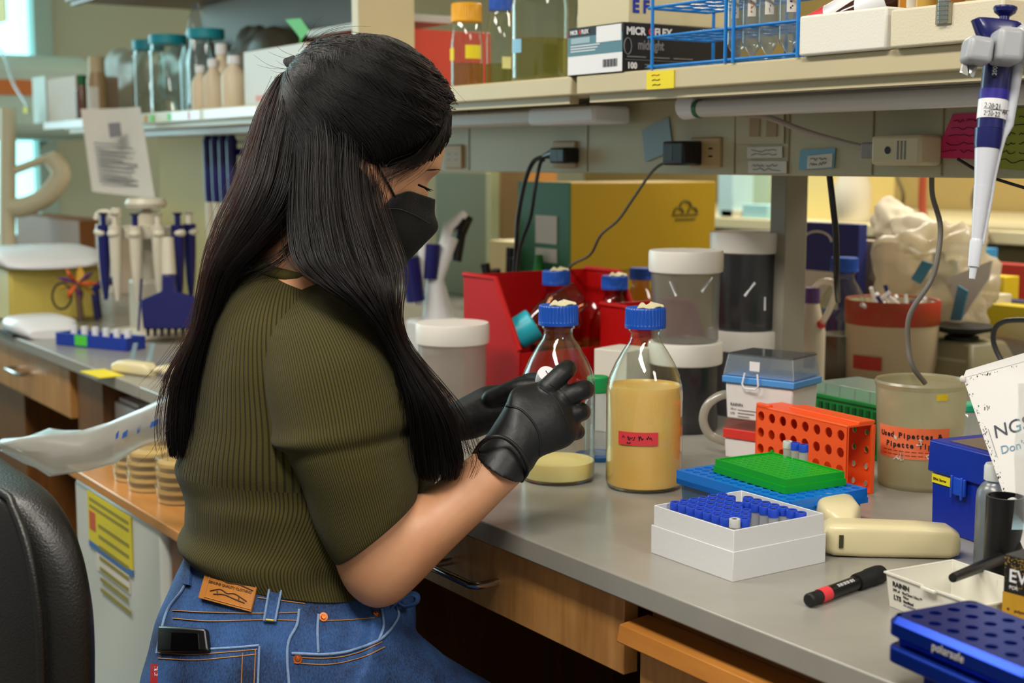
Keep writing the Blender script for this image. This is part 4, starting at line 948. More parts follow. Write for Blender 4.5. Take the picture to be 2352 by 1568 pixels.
# ------------------------------------------------------------------ hanging pipette
D0 = 1.42
def pp(u, v, d=D0): return at(u, v, d)
top, tip = pp(2303, 22), pp(2233, 640)
zax = (top-tip).normalized(); xax = (RT-zax*RT.dot(zax)).normalized(); yax = zax.cross(xax)
pip = thing('pipette', 'navy and white pipette hanging from a grey clamp at the shelf end', 'pipette', tuple(tip))
pip.rotation_mode = 'QUATERNION'; pip.rotation_quaternion = Matrix((xax, yax, zax)).transposed().to_quaternion()
Lp = (top-tip).length; k_ = Lp/622.0           # metres per photographed pixel along the barrel
def z_(v): return (640-v)*k_
m_grip = mat('pipette_navy', '#14175a', .3, coat=.2); m_pw = mat('pipette_white', '#cfd2da', .3)
def seg_(rs, m_, nm, xo=0, ang=30): return M().lathe([(r*k_, z_(v)) for v, r in rs], 32, (xo*k_, 0, 0), True, True).build(nm, m_, pip, ang=ang)
seg_([(640, 7), (612, 9)], m_pw, 'tip_cone'); seg_([(612, 13), (555, 15), (548, 13)], m_pw, 'tip_collar'); seg_([(550, 12), (480, 17)], m_pw, 'lower_barrel'); seg_([(480, 16), (425, 20)], m_pw, 'middle_barrel'); seg_([(425, 19), (340, 27)], m_pw, 'upper_barrel')
seg_([(340, 28), (330, 30), (295, 32)], m_grip, 'adjust_ring'); seg_([(294, 30), (90, 33)], m_grip, 'grip_body', 2); seg_([(272, 32.6), (213, 33.4)], m_wplast, 'label_band', 2); seg_([(228, 33.4), (205, 33.8)], mat('label_violet', '#2a1f8c', .4), 'violet_band', 2)
M().loft(bar_rings([(z_(110), 0, .9*30*k_, -30*k_, 40*k_, .7), (z_(80), 0, 26*k_, -55*k_, 44*k_, .6), (z_(50), 0, 25*k_, -70*k_, 44*k_, .6), (z_(45), 0, 22*k_, -62*k_, 40*k_, .6)])).build('finger_rest', m_grip, pip, ang=50).matrix_local = Matrix(((0, 0, 1, 2*k_), (0, 1, 0, 0), (1, 0, 0, 0), (0, 0, 0, 1)))
seg_([(52, 12), (34, 11), (24, 24), (16, 27), (12, 26)], m_grip, 'plunger_knob', 6)
M().tube([(44*k_, -2*k_, z_(45)), (48*k_, -2*k_, z_(150)), (42*k_, -2*k_, z_(280)), (34*k_, -2*k_, z_(310)), (30*k_, -1*k_, z_(345)), (24*k_, 0, z_(400)), (22*k_, 0, z_(450)), (14*k_, 0, z_(560))], [7*k_, 13*k_, 12*k_, 7*k_, 5*k_, 5*k_, 5*k_, 5*k_], 12).build('ejector_arm', m_pw, pip, ang=60)
wn = M().box(-18*k_, -6*k_, -33.6*k_, -30*k_, z_(182), z_(135)).build('volume_window', mat('window_dark', '#0a0a20', .2), pip, .0008)
text('200', 14*k_, wn, m_wplast, (-8*k_, -34*k_, z_(178)), (PI/2, -PI/2, 0))
M().lathe([(0, 0), (14*k_, 0), (14*k_, 1.5*k_), (0, 1.5*k_)], 24).build('round_sticker', m_paper, pip).matrix_local = Matrix.Translation((-14*k_, -34.5*k_, z_(112))) @ Matrix.Rotation(PI/2, 4, 'X')
text('SY', 8*k_, pip, m_ink, (-19*k_, -36.5*k_, z_(116)), FRONT)
hw = text('2·20·21', 16*k_, pip, m_ink, (-28*k_, -34.5*k_, z_(252)), FRONT, sx=.8); text('2·20·22', 16*k_, pip, m_ink, (-28*k_, -34.5*k_, z_(270)), FRONT, sx=.8); text('AK', 16*k_, pip, m_ink, (16*k_, -31.5*k_, z_(262)), (PI/2, 0, .5), sx=.8)
M().box(-29*k_, 30*k_, -34.6*k_, -33*k_, z_(254.5), z_(253.5)).build('label_rule', m_ink, pip)
for v in (140, 420): pass
hd_ = thing('pipette_holder', 'grey plastic pipette clamp fixed to the shelf end', 'holder', tuple(pp(2300, 120, 1.47)))
Oh = Vector(hd_.location)
def hold(pts, r, nm, flat=1.0): return M().tube(smooth_path([p-Oh for p in pts], 5), r, 14, flat=flat).build(nm, mat('holder_grey', '#a7a9ad', .35), hd_, .001, ang=60)
def jaw(u, v, d, w, h, t, nm, lean=0):
    mb = M(); mb.X = Matrix.Translation(pp(u, v, d)-Oh) @ Matrix((RT, UP, -FW)).transposed().to_4x4() @ Matrix.Rotation(lean, 4, 'Z'); mb.box(-w/2, w/2, -h/2, h/2, -t/2, t/2)
    return mb.build(nm, mat('holder_grey', '#a7a9ad', .35), hd_, .006, seg=4)
jaw(2244, 118, 1.400, .026, .026, .030, 'left_jaw', -.15); jaw(2312, 108, 1.395, .026, .034, .034, 'right_jaw', -.08); jaw(2364, 104, 1.41, .032, .036, .04, 'right_jaw', -.05)
jaw(2320, 128, 1.465, .10, .016, .018, 'rear_bar', -.05)
bl = thing('razor_blade', 'steel razor blade hanging from the grey pipette clamp', 'blade', tuple(pp(2240, 125, 1.405)))
Ob = Vector(bl.location)
qd = [pp(2216, 122, 1.408)-Ob, pp(2252, 135, 1.402)-Ob, pp(2236, 178, 1.402)-Ob, pp(2230, 176, 1.402)-Ob, pp(2229, 168, 1.402)-Ob, pp(2224, 167, 1.402)-Ob, pp(2222, 174, 1.402)-Ob, pp(2204, 166, 1.408)-Ob]
M().add(qd+[p+FW*.0006 for p in qd], [tuple(range(8)), tuple(reversed(range(8, 16)))]+[(i, (i+1) % 8, 8+(i+1) % 8, 8+i) for i in range(8)]).build('blade', m_steel, bl, smooth=False)
M().tube([pp(2212, 137, 1.405)-Ob, pp(2247, 150, 1.399)-Ob], .0012, 6).build('spine_fold', m_steel, bl)
# ------------------------------------------------------------------ beyond the raceway: the other half of the island and the room behind
def block(name, lab, cat_, uL, uR, vB, vT, y, d, m, z=None, group=None, part='carton', bev=.002, w=None):
    """box whose left/right edges, bottom and top come from its front face on the plane y; d = depth away from the aisle"""
    a, b = py(uL, vB, y), py(uR, vB, y); t = py((uL+uR)/2, vT, y); zb = a.z if z is None else z
    o = thing(name, lab, cat_, (a.x, y, zb), 0, group); W_ = b.x-a.x if w is None else w
    M().box(0, W_, 0, d, 0, t.z-zb).build(part, m, o, bev); o['w'] = W_; o['h'] = t.z-zb
    return o, W_, t.z-zb
m_yb = mat('yellow_box', '#bc980a', .5, noise=.06, nscale=5)
c1_ = px(1310, 420, -2.42); yb = thing('archive_box', 'large yellow box with green end and dark emblem standing behind the bottles', 'box', (-2.42, c1_.y, BZ))
yw = px(1645, 420, -2.42).y-c1_.y; yh = c1_.z-BZ
M().box(-.19, 0, 0, yw, 0, yh).build('carton', m_yb, yb, .003)
gd = M().box(-.19, .001, -.004, .001, 0, yh+.001).build('green_end', mat('green_end', '#2b6b42', .5), yb)
M().box(-.12, -.04, -.006, -.003, yh-.13, yh-.07).build('white_label', m_paper, gd); M().box(-.12, -.04, -.006, -.003, yh-.17, yh-.14).build('white_label', m_paper, gd)
M().box(-.10, .0015, .01, yw-.04, yh-.19, yh-.186).build('edge_fold', mat('fold_brown', '#9a7c14', .6), yb)
em = M(); ec = (yw*.78, yh-.06)
for dx, dz, r_ in ((-.020, -.008, .013), (0, .004, .016), (.020, -.008, .013)):
    em.tube([(.001, ec[0]+dx+r_*math.cos(a), ec[1]+dz+r_*math.sin(a)*.9) for a in [PI*k/10 for k in range(11)]], .0028, 6)
em.tube([(.001, ec[0]-.036, ec[1]-.012), (.001, ec[0]+.036, ec[1]-.012)], .002, 6).tube([(.001, ec[0]-.028, ec[1]-.022), (.001, ec[0]+.028, ec[1]-.022)], .002, 6)
em.build('emblem', mat('emblem_dark', '#6e6418', .6), yb)
# pipette charging stand and tools between face and red bin
st = py(1000, 755, .62); so = thing('pipette_stand', 'white pipette stand with two slim navy pipettes in front of her mask', 'pipette stand', (px(985, 760, -2.75).x, px(985, 760, -2.75).y, BZ))
X0 = -2.75
def q_(u, v, x=X0): return px(u, v, x)-Vector(so.location)
m_pst = mat('stand_white', '#d4d4d4', .35)
M().tube([q_(1010, 770), q_(1000, 640), q_(1035, 545)], [.045, .02, .018], 14).build('stand_column', m_pst, so, ang=60)
M().tube([q_(1000, 640), q_(1030, 520), q_(1068, 492)], [.010, .013, .010], 12).build('stand_arm', m_pst, so, ang=60)
M().tube([q_(1048, 600), q_(1058, 540), q_(1076, 498)], .012, 12).build('display_back', m_black, so, ang=60)
M().tube([q_(1048, 530), q_(1062, 505)], .022, 12, flat=.4).build('display', m_black, so)
M().box(-.02, .10, -.05, .06, 0, .075).build('base', m_pst, so, .008)
M().box(.0995, .1005, -.045, .055, .045, .055).build('base_stripe', m_navy, so)
for (a, b) in (((955, 690), (940, 590)), ((985, 640), (990, 560))): M().tube([q_(*a), q_(*b)], .022, 14).build('navy_grip', m_navy, so, ang=60)
M().tube([q_(962, 700), q_(975, 540)], .010, 12).build('pipette_shaft', m_pst, so)
g_ = px(1238, 690, -2.5); gbt = thing('squeeze_bottle', 'tapered green bottle beside the green end of the yellow box', 'bottle', (g_.x, g_.y, BZ))
M().lathe([(0, 0), (.024, .001), (.026, .005), (.026, .13), (.012, .20), (.008, px(1238, 585, -2.5).z-BZ)], 28, cap1=True).build('bottle_body', mat('bottle_green', '#0c7a1e', .35), gbt, ang=50)
sc_ = px(1160, 700, -2.62); ho = thing('tool_holder', 'black cup of dark tools behind the wide red bin', 'holder', (sc_.x, sc_.y, BZ))
M().lathe([(0, 0), (.035, .001), (.036, .10), (.033, .10), (.032, .01), (0, .01)], 28).build('cup', m_black, ho, ang=50)
for k, (dx, dy, h) in enumerate(((-.02, -.02, .20), (.0, .01, .235), (.015, .0, .215), (.01, -.022, .19))): M().tube([(dx*.3, dy*.3, .02), (dx*1.6, dy*1.6, h)], [.006, .011], 10).build('tool', m_black, ho)
bg2 = [('greenish frosted screen standing behind the pipette stand', 1002, 1116, 760, 396, '#8f9a80', 1.48, .02, 'bench_screen', 'screen', BZ), ('cream stack of papers on the far side left of the yellow box', 1124, 1240, 760, 556, '#efe6bc', 1.36, .10, 'paper_stack', 'papers', BZ), ('narrow cream pillar seen below the raceway left of the cables', 1120, 1147, 900, 300, '#ead79a', 2.5, .1, 'cream_pillar', 'pillar', 0), ('tall orange wooden cabinet seen between the black cables', 1150, 1206, 900, 300, '#a8743a', 2.42, .16, 'tall_cabinet', 'cabinet', 0)]
for lab, uL, uR, vB, vT, col, y, d, nm, ct, z in bg2: block(nm, lab, ct, uL, uR, vB, vT, y, d, mat('bk_'+col, col, .55), z)
# far half of the island, right of the post
block('reagent_carton', 'navy carton with a white arc mark and pasted label behind the post', 'carton', 1838, 1966, 760, 512, 1.30, .025, mat('carton_navy', '#1c2a78', .5), BZ)
nb = bpy.data.objects['reagent_carton']; nw, nh = nb['w'], nb['h']
M().tube([(nw*.28+.04*math.cos(a), -.001, nh*.87+.02*math.sin(a)) for a in [PI*k/12 for k in range(13)]], .0022, 6).build('arc_mark', m_paper, nb)
M().box(nw*.08, nw*.42+.04, -.002, 0, nh*.40, nh*.66).build('pasted_label', m_paper, nb)
block('paper_carton', 'tan carton behind the blue-capped bottle on the far side', 'carton', 1932, 2022, 760, 552, 1.36, .05, mat('carton_tan', '#b39c7e', .6), BZ)
p = py(1937, 700, 1.18); fb = bottle('media_bottle', 'blue-capped bottle on the far side of the bench, beside the black hanging cable', (p.x, p.y, BZ), (py(1937, 590, 1.18).z-BZ)/.24, .09, mat('dim_liquid', '#6a5a44', .4), m_bluecap, tape=False)
p = py(1862, 800, .98); wb = thing('wash_bottle', 'white wash bottle with blue print and bent spout beside the post', 'bottle', (p.x, p.y, BZ))
zt = py(1862, 660, .98).z-BZ
M().lathe([(0, 0), (.024, .001), (.0255, .006), (.0255, zt*.60), (.014, zt*.85), (.012, zt*.88)], 32).build('bottle_body', mat('wash_white', '#cfc4ae', .5), wb, ang=50); M().cyl(.014, zt*.86, zt, 24).build('screw_cap', mat('cap_violet', '#5a3a7a', .4), wb)
curved_label(wb, .0258, VA-.8, VA+.1, zt*.28, zt*.42, m_navy, 'blue_print')
def wq(u, v, y=.98): return py(u, v, y)-Vector(wb.location)
M().tube(smooth_path([wq(1866, 665), wq(1885, 648), wq(1912, 648), wq(1920, 665), wq(1908, 705), wq(1888, 742)], 6), .006, 12).build('spout', clear('milky_tube', '#e6e0d4', .06, .4, .2, '#b0a898', .6, '#d8d0c0'), wb); M().sphere(wq(1886, 745), .008, 12, 8).build('red_tip', m_redtape, wb)
# bucket with red rim
p = py(2045, 850, 1.22); bw = (py(2150, 700, 1.22).x-py(1938, 700, 1.22).x)*.5*.74; bz = py(2045, 690, 1.22).z-BZ
bu = thing('waste_bucket', 'white bucket with taped red rim full of used tips and sticks', 'bucket', (p.x, p.y, BZ))
rB = .088
M().lathe([(0, .001), (rB*.94, 0), (rB*.96, .004), (rB, bz), (rB*.97, bz), (rB*.92, .01), (0, .008)], 48).build('bucket_wall', mat('bucket_cream', '#d2bd9a', .5, noise=.08, nscale=8), bu, ang=60)
M().lathe([(rB*1.0, bz-.042), (rB*1.015, bz-.04), (rB*1.02, bz), (rB*1.0, bz+.004), (rB*.96, bz+.002)], 48).build('red_rim_tape', mat('rim_red', '#b52a18', .5, noise=.35, nscale=20, col2='#a8501a'), bu)
curved_label(bu, rB*1.004, VA-1.15, VA-.45, bz*.22, bz*.38, mat('tape_label_red', '#b8281c', .5), 'tape_label')
for k in range(18):
    q = random.Random(k); a = q.uniform(0, 6.28); r_ = q.uniform(0, rB*.75)
    c0 = Vector((r_*math.cos(a), r_*math.sin(a), bz-.02)); dv_ = Vector((q.uniform(-1, 1), q.uniform(-1, 1), q.uniform(.2, 1.1))).normalized()
    M().tube([c0, c0+dv_*q.uniform(.03, .06)], .004, 8).build('used_tip', m_wplast if k % 4 else m_navy, bu)
M().lathe([(0, bz-.03), (rB*.94, bz-.028)], 32).build('tip_heap', mat('tips_white', '#d8ccb8', .6, bump=.5, bscale=60), bu)
# crumpled bag with blue tape, tissues
def blob(name, lab, cat_, u, v, y, r, sc_, m, amp, fr, seed=0, zb=None):
    p = py(u, v, y); o = thing(name, lab, cat_, tuple(p)); mb = M().sphere((0, 0, 0), r, 56, 34, sc_); crumple(mb, amp, fr, seed)
    if zb is not None:
        lo = min(q.z for q in mb.v)+p.z; o.location.z += zb-lo
    mb.build('crumpled_body', m, o, ang=180); return o
bg = blob('plastic_bag', 'crumpled clear bag with two strips of blue tape behind the bucket', 'bag', 2150, 680, 1.42, .125, (1.0, .6, 1.15), clear('bag_cloudy', '#f4ecd8', .03, .25, .35, '#d8cdb4', .6, '#f2ead6'), .05, 15, 3, BZ)
for (qd) in (((2118, 598), (2142, 606), (2112, 652), (2092, 640)), ((2200, 655), (2222, 668), (2206, 736), (2182, 735))):
    P_ = [py(u, v, 1.30)-Vector(bg.location) for u, v in qd]; M().add(P_+[p_+Vector((0, .004, 0)) for p_ in P_], [(0, 1, 2, 3), (7, 6, 5, 4), (0, 4, 5, 1), (1, 5, 6, 2), (2, 6, 7, 3), (3, 7, 4, 0)]).build('blue_tape', mat('tape_teal', '#3f7f98', .6), bg)
P_ = [py(u, v, 1.36)-Vector(bg.location) for u, v in ((2172, 640), (2278, 598), (2270, 640), (2205, 735))]
M().add(P_+[p_+Vector((0, .004, 0)) for p_ in P_], [(0, 1, 2, 3), (7, 6, 5, 4), (0, 4, 5, 1), (1, 5, 6, 2), (2, 6, 7, 3), (3, 7, 4, 0)]).build('paper_flap', m_paper, bg)
m_tissue = mat('tissue', '#e6dcc4', .8)
tbx = block('tissue_box', 'cream box under the crumpled tissues on the far side', 'box', 2020, 2128, 720, 590, 1.48, .1, mat('cream_box', '#cbbd98', .6), BZ)[0]
blob('crumpled_tissue', 'crumpled white tissue heap on top of the cream box', 'tissue', 2048, 560, 1.52, .05, (1, .8, 1.1), m_tissue, .02, 22, 5, BZ+tbx['h'])
blob('crumpled_tissue', 'crumpled white glove-like tissue lying right of the tissue heap', 'tissue', 2100, 580, 1.50, .045, (1.1, .8, .9), m_tissue, .02, 22, 9, BZ+tbx['h'])
# vortex mixer
p = py(2205, 866, 1.33); vx = thing('vortex_mixer', 'grey vortex mixer with a black cup plate on top', 'mixer', (p.x, p.y, BZ))
M().loft([[(x*1.0, y*1.0, 0) for x, y in ((-.085, -.075), (.085, -.075), (.085, .075), (-.085, .075))], [(x, y, .03) for x, y in ((-.085, -.075), (.085, -.075), (.085, .075), (-.085, .075))], [(x, y, .085) for x, y in ((-.055, -.04), (.055, -.04), (.055, .06), (-.055, .06))]]).build('housing', mat('mixer_grey', '#8a8466', .5), vx, .006)
M().cyl(.032, .085, .092, 30).build('collar', m_blackm, vx); cp = M().lathe([(0, .092), (.02, .094), (.055, .104), (.06, .112), (.056, .114), (0, .110)], 40).build('cup_plate', m_blackm, vx)
M().box(-.06, .06, -.001, .001, .0, .040).build('rating_label', mat('mixer_label', '#a49c84', .5), vx).matrix_local = Matrix.Translation((0, -.069, .018)) @ Matrix.Rotation(-.25, 4, 'X')
# clear face shield / magnifier ring
fsx = thing('safety_visor', 'clear plastic visor with grey rim behind the white sign', 'visor', tuple(py(2330, 800, .90)))
Ov = Vector(fsx.location); rim_ = [py(u, v, .90)-Ov for u, v in ((2318, 850), (2296, 820), (2282, 785), (2285, 755), (2302, 740), (2330, 735), (2400, 735))]
M().tube(smooth_path(rim_, 5), .004, 10).build('rim', mat('visor_rim', '#4a4c50', .35), fsx)
M().loft([smooth_path(rim_, 5), [p_*.55+Vector((.05, .03, -.02)) for p_ in smooth_path(rim_, 5)]], closed=False).build('visor_film', clear('visor_film', '#e0d8c8', .08, .6, .1, '#a09888', .2, '#c0b8a8'), fsx)
# pink packet lying before the bucket
pkk = thing('paper_packet', 'pale pink packet lying on the bench behind the green tip box', 'packet', flat(pz(1985, 872)), .1)
mbp = M().box(-.12, .10, -.03, .10, .0, .010); mbp.build('packet', mat('pink_packet', '#c79a90', .6), pkk, .004)
M().box(-.10, .11, -.035, .095, .0102, .013).build('clear_wrap', m_bag, pkk)
# back wall furniture seen through the gap
bc = thing('back_counter', 'cream back counter along the far wall, seen below the raceway', 'counter', (0, 2.6, 0))
zc = py(1750, 503, 2.6).z
M().box(-5.2, 2.4, 0, 1.28, zc-.04, zc).build('counter_top', mat('counter_cream', '#d9cfa8', .5), bc, .004)
M().box(-5.2, 2.4, .04, 1.28, 0, zc-.04).build('cabinet_front', mat('olive_cabinet', '#5a4d24', .6), bc)
def bg_block(lab, uL, uR, vB, vT, col, y=2.7, d=.2, name='storage_carton', cat_='carton', z=zc, group=None): return block(name, lab, cat_, uL, uR, vB, vT, y, d, mat('bg_'+col, col, .6), z, group)
bg_block('pale blue glass cabinet panel right of the yellow box', 1648, 1682, 505, 380, '#b9dbe0', 2.62, .1, 'display_case', 'display case')
bg_block('greenish glass cabinet behind the post', 1684, 1765, 505, 380, '#a9bda6', 2.8, .3, 'glass_cabinet', 'cabinet')
bg_block('small pale blue tub on the back counter left of the post', 1705, 1762, 505, 470, '#9fd0d6', 2.62, .1, 'plastic_tub', 'tub')
bg_block('white dish on the back counter left of the blue tub', 1655, 1700, 505, 482, '#dcd2b8', 2.62, .1, 'plastic_dish', 'dish')
bg_block('bright cream cupboard on the back counter right of the post', 1842, 1915, 505, 380, '#dcc983', 2.75, .3, 'wall_cupboard', 'cupboard')
p = py(1948, 470, 2.66); jg = thing('plastic_jug', 'white plastic jug on the back counter under the raceway', 'jug', (p.x, 2.68, zc)); M().lathe([(0, 0), (.055, .001), (.06, .01), (.06, .12), (.05, .15), (.05, .16)], 24, cap1=True).build('jug_body', mat('jug_white', '#ded6c2', .5), jg, ang=60)
# further clutter on the far side at right
bg_block('long pale carton on the back counter behind the pipette barrel', 2175, 2420, 600, 520, '#b8ad8c', 2.62, .2)
rk = block('storage_carton', 'dark green carton behind the grey hanging cord', 'carton', 2138, 2176, 640, 572, 1.46, .04, mat('bg_dkgreen', '#174a24', .6), BZ)[0]
for lab, uL, uR, vB, vT, col, y in (('sky blue carton behind the pipette tip', 2172, 2262, 600, 568, '#3f8fc0', 2.1), ('red tray edge behind the pipette tip', 2200, 2420, 632, 606, '#a8281c', 1.9), ('yellow carton right of the pipette tip', 2262, 2306, 684, 634, '#d8b818', 1.72), ('white roll under the yellow carton at right', 2222, 2288, 702, 674, '#d8d0bc', 1.60), ('navy strip box under the white roll at right', 2215, 2420, 712, 690, '#1c1c4a', 1.66), ('yellow rail on the bench at the right edge', 2222, 2420, 722, 702, '#d0b820', 1.58), ('orange wooden crate at the right edge behind the visor', 2230, 2420, 770, 722, '#a8702c', 1.62)):
    o = block('storage_carton' if 'carton' in lab else ('wooden_crate' if 'crate' in lab else 'lab_supply'), lab, 'supply', uL, uR, vB, vT, y, .05, mat('bg_'+col, col, .6), py(2300, 770, 1.62).z)[0]
bk2 = thing('side_counter', 'dark counter beyond the bench carrying trays at the right edge', 'counter', (0, 1.56, 0))
M().box(-2.2, .4, 0, .70, .0, py(2300, 770, 1.62).z-.001).build('counter_body', mat('olive_dim', '#6b5a2c', .6), bk2)
for k, (pts, r_, col, lab) in enumerate(((((2120, 405), (2118, 470), (2125, 515)), .012, '#b8502c', 'orange hose hanging on the back wall'), (((2060, 405), (2075, 450), (2062, 505)), .006, '#6a5c34', 'olive hose hanging on the back wall'), (((2250, 410), (2235, 470), (2280, 560)), .006, '#6a5a44', 'brown cable on the back wall at right'))):
    tag(M().tube(smooth_path([py(u, v, 2.58) for u, v in pts], 5), r_, 8).build('wall_hose', mat('hose_%d' % k, col, .6)), lab, 'hose')

# ------------------------------------------------------------------ far left: things on the left worktop and shelf
def onb(u, v): return flat(pz(u, v))
cr = thing('pipette_carousel', 'white rotary pipette stand with hanging pipettes on the far worktop', 'pipette stand', onb(345, 772))
cc = Vector(cr.location); dC = dep(cc)
def cq(u, v, d=0): return at(u, v, dC+d)-cc
s_ = dC/FPX
m_cw = mat('carousel_white', '#cfc8b4', .4)
M().lathe([(0, 0), (.095, 0), (.10, .006), (.098, .016), (.05, .022), (0, .024)], 40).build('base', m_cw, cr, ang=40)
M().box(-.035, .05, -.04, .05, .0, .14).build('column_block', m_cw, cr, .008)
zt = (cq(345, 470)).z
M().lathe([(.022, .02), (.020, zt*.75), (.035, zt*.93), (.012, zt*.96), (.012, zt), ], 28, cap0=True).lathe([(0, zt-.008), (.045, zt-.006), (.050, zt+.004), (.044, zt+.016), (0, zt+.020)], 32).build('post_knob', m_cw, cr, ang=50)
M().lathe([(.0, zt*.76), (.085, zt*.76), (.088, zt*.78), (.085, zt*.84), (0, zt*.86)], 40).build('holder_ring', m_cw, cr, ang=40)
for k in range(7):
    a = VA-1.5+k*3.0/6; c0 = Vector((.105*math.cos(a), .105*math.sin(a), 0)); navy = k in (1, 5, 6)
    P_ = M().tube([c0+Vector((0, 0, zt*.30)), c0+Vector((0, 0, zt*.42)), c0+Vector((0, 0, zt*.62)), c0+Vector((0, 0, zt*.86))], [.005, .010, .014, .016], 14).build('pipette_body', m_navy if navy else m_cw, cr, ang=50)
    M().tube([c0+Vector((0, 0, zt*.86)), c0+Vector((0, 0, zt*.93)), c0+Vector((0, 0, zt*.95))], [.007, .007, .014], 12).build('plunger', m_navy if k % 2 else m_cw, P_)
    M().sphere(c0*1.05+Vector((0, 0, zt*.80)), .016, 12, 8, (1, 1, .7)).build('hook', m_cw, P_)
M().tube(smooth_path([cq(222, 505, -.05), cq(228, 490, -.05), cq(248, 488, -.05), cq(262, 500, -.05)], 5), .008, 10).tube([cq(262, 500, -.05), cq(258, 540, -.05)], .018, 12).tube([cq(268, 500, -.05), cq(268, 478, -.05)], .012, 12).build('side_pipette', m_cw, cr, ang=50)
mc = thing('multichannel_pipette', 'navy multichannel pipette with a comb of tip cones on the carousel front', 'pipette', onb(385, 775)); mo = Vector(mc.location)
def mq(u, v, d=dC-.16): return at(u, v, d)-mo
M().tube([mq(385, 545), mq(388, 630)], [.014, .017], 14).build('grip', m_cw, mc, ang=50)
M().loft([[mq(u, v, dC-.16+dd) for u, v in ((372, 630), (400, 630), (404, 668), (462, 685), (458, 755), (330, 755), (322, 690), (372, 668))] for dd in (-.014, .014)]).build('manifold', m_navy, mc, .004)
for k in range(8): M().tube([mq(340+k*16, 755), mq(340+k*16, 772)], [.005, .003], 8).build('tip_cone', m_black, mc)
M().tube([mq(325, 640), mq(318, 760)], .003, 6).build('stand_wire', m_navy, mc)
ar_ = thing('pipette_hook', 'navy bent hook arm beside the carousel', 'hook', onb(225, 735)); ao = Vector(ar_.location)
M().tube([at(266, 642, dep(ao))-ao, at(225, 655, dep(ao))-ao, at(218, 665, dep(ao))-ao, at(226, 732, dep(ao))-ao], .011, 12).build('hook_arm', m_navy, ar_, ang=60)
wc = block('plastic_cover', 'tall pale pink plastic cover left of the carousel', 'cover', 205, 258, 700, 525, .55, .08, mat('cover_pink', '#d6c2b0', .5), BZ)[0]
bt_ = thing('tube_rack', 'low blue tray with a green sticker on the far worktop', 'tray', onb(128, 792), .0)
W1 = (pz(292, 812)-pz(128, 796)).length
bt_.rotation_euler.z = math.atan2((pz(292, 812)-pz(128, 796)).y, (pz(292, 812)-pz(128, 796)).x)
M().tray(0, W1, 0, .06, 0, .030, .003).build('tray', mat('tray_royal', '#12359a', .4), bt_, .002); M().box(.065, .105, -.001, .001, .004, .028).build('green_sticker', mat('green_sticker', '#4fc83a', .5), bt_)
for k in range(6): M().tube([(.03+k*.035, .03, .004), (.03+k*.035, .03, .045)], .008, 8).build('white_tube', m_wplast, bt_)
yb2 = thing('storage_tub', 'yellow tub with a white lid stack at the far left of the worktop', 'tub', onb(60, 735)); yo = Vector(yb2.location); dY = dep(yo); sy = dY/FPX
M().box(-.19, .08, -.06, .18, 0, (at(60, 612, dY)-yo).z).build('tub_body', mat('tub_yellow', '#c8b456', .5), yb2, .01)
hz = (at(60, 612, dY)-yo).z
M().loft(bar_rings([(-.22, .06, .12, hz, hz+.03, .5), (-.1, .06, .14, hz, hz+.055, .5), (.02, .06, .14, hz, hz+.05, .5), (.11, .05, .12, hz, hz+.022, .6), (.13, .05, .08, hz+.002, hz+.010, .8)])).build('lid_stack', m_wplast, yb2, ang=60)
M().box(-.10, -.03, -.062, -.060, .05, .12).build('label', m_paper, yb2)
wd_ = thing('plastic_tray', 'shallow white tray in front of the yellow tub', 'tray', onb(90, 765)); M().loft(bar_rings([(-.11, 0, .06, 0, .02, .6), (-.05, 0, .075, 0, .045, .6), (.07, 0, .075, 0, .045, .6), (.12, 0, .055, .0, .02, .6)])).build('tray', m_wplast, wd_, ang=60); M().box(-.08, .06, -.08, -.05, 0, .008).build('dark_foot', m_black, wd_)
# paper flower toy
pf = thing('paper_ornament', 'orange and purple paper ornament beside the yellow tub', 'ornament', onb(178, 748)); po = Vector(pf.location); dP = dep(po)
for k in range(9):
    a = 2*PI*k/9; c0 = at(178, 650, dP)-po; d_ = RT*math.cos(a)*.055+UZ*math.sin(a)*.045
    M().tube([c0, c0+d_*.6+DH*.012*(k % 3-1), c0+d_], [.004, .015, .003], 8, flat=.4).build('petal', mat('petal_%d' % (k % 3), ['#d8581c', '#5a1a6a', '#d8a838'][k % 3], .6), pf)
M().tube(smooth_path([at(120+22*(1-math.cos(t)), 680-30*math.sin(t), dP)-po for t in [k*.7 for k in range(-3, 7)]], 3), .003, 6).build('wire_loop', m_ink, pf); M().tube([at(178, 650, dP)-po, at(186, 735, dP)-po], .008, 8).build('stem', mat('stem_brown', '#5a4030', .6), pf)
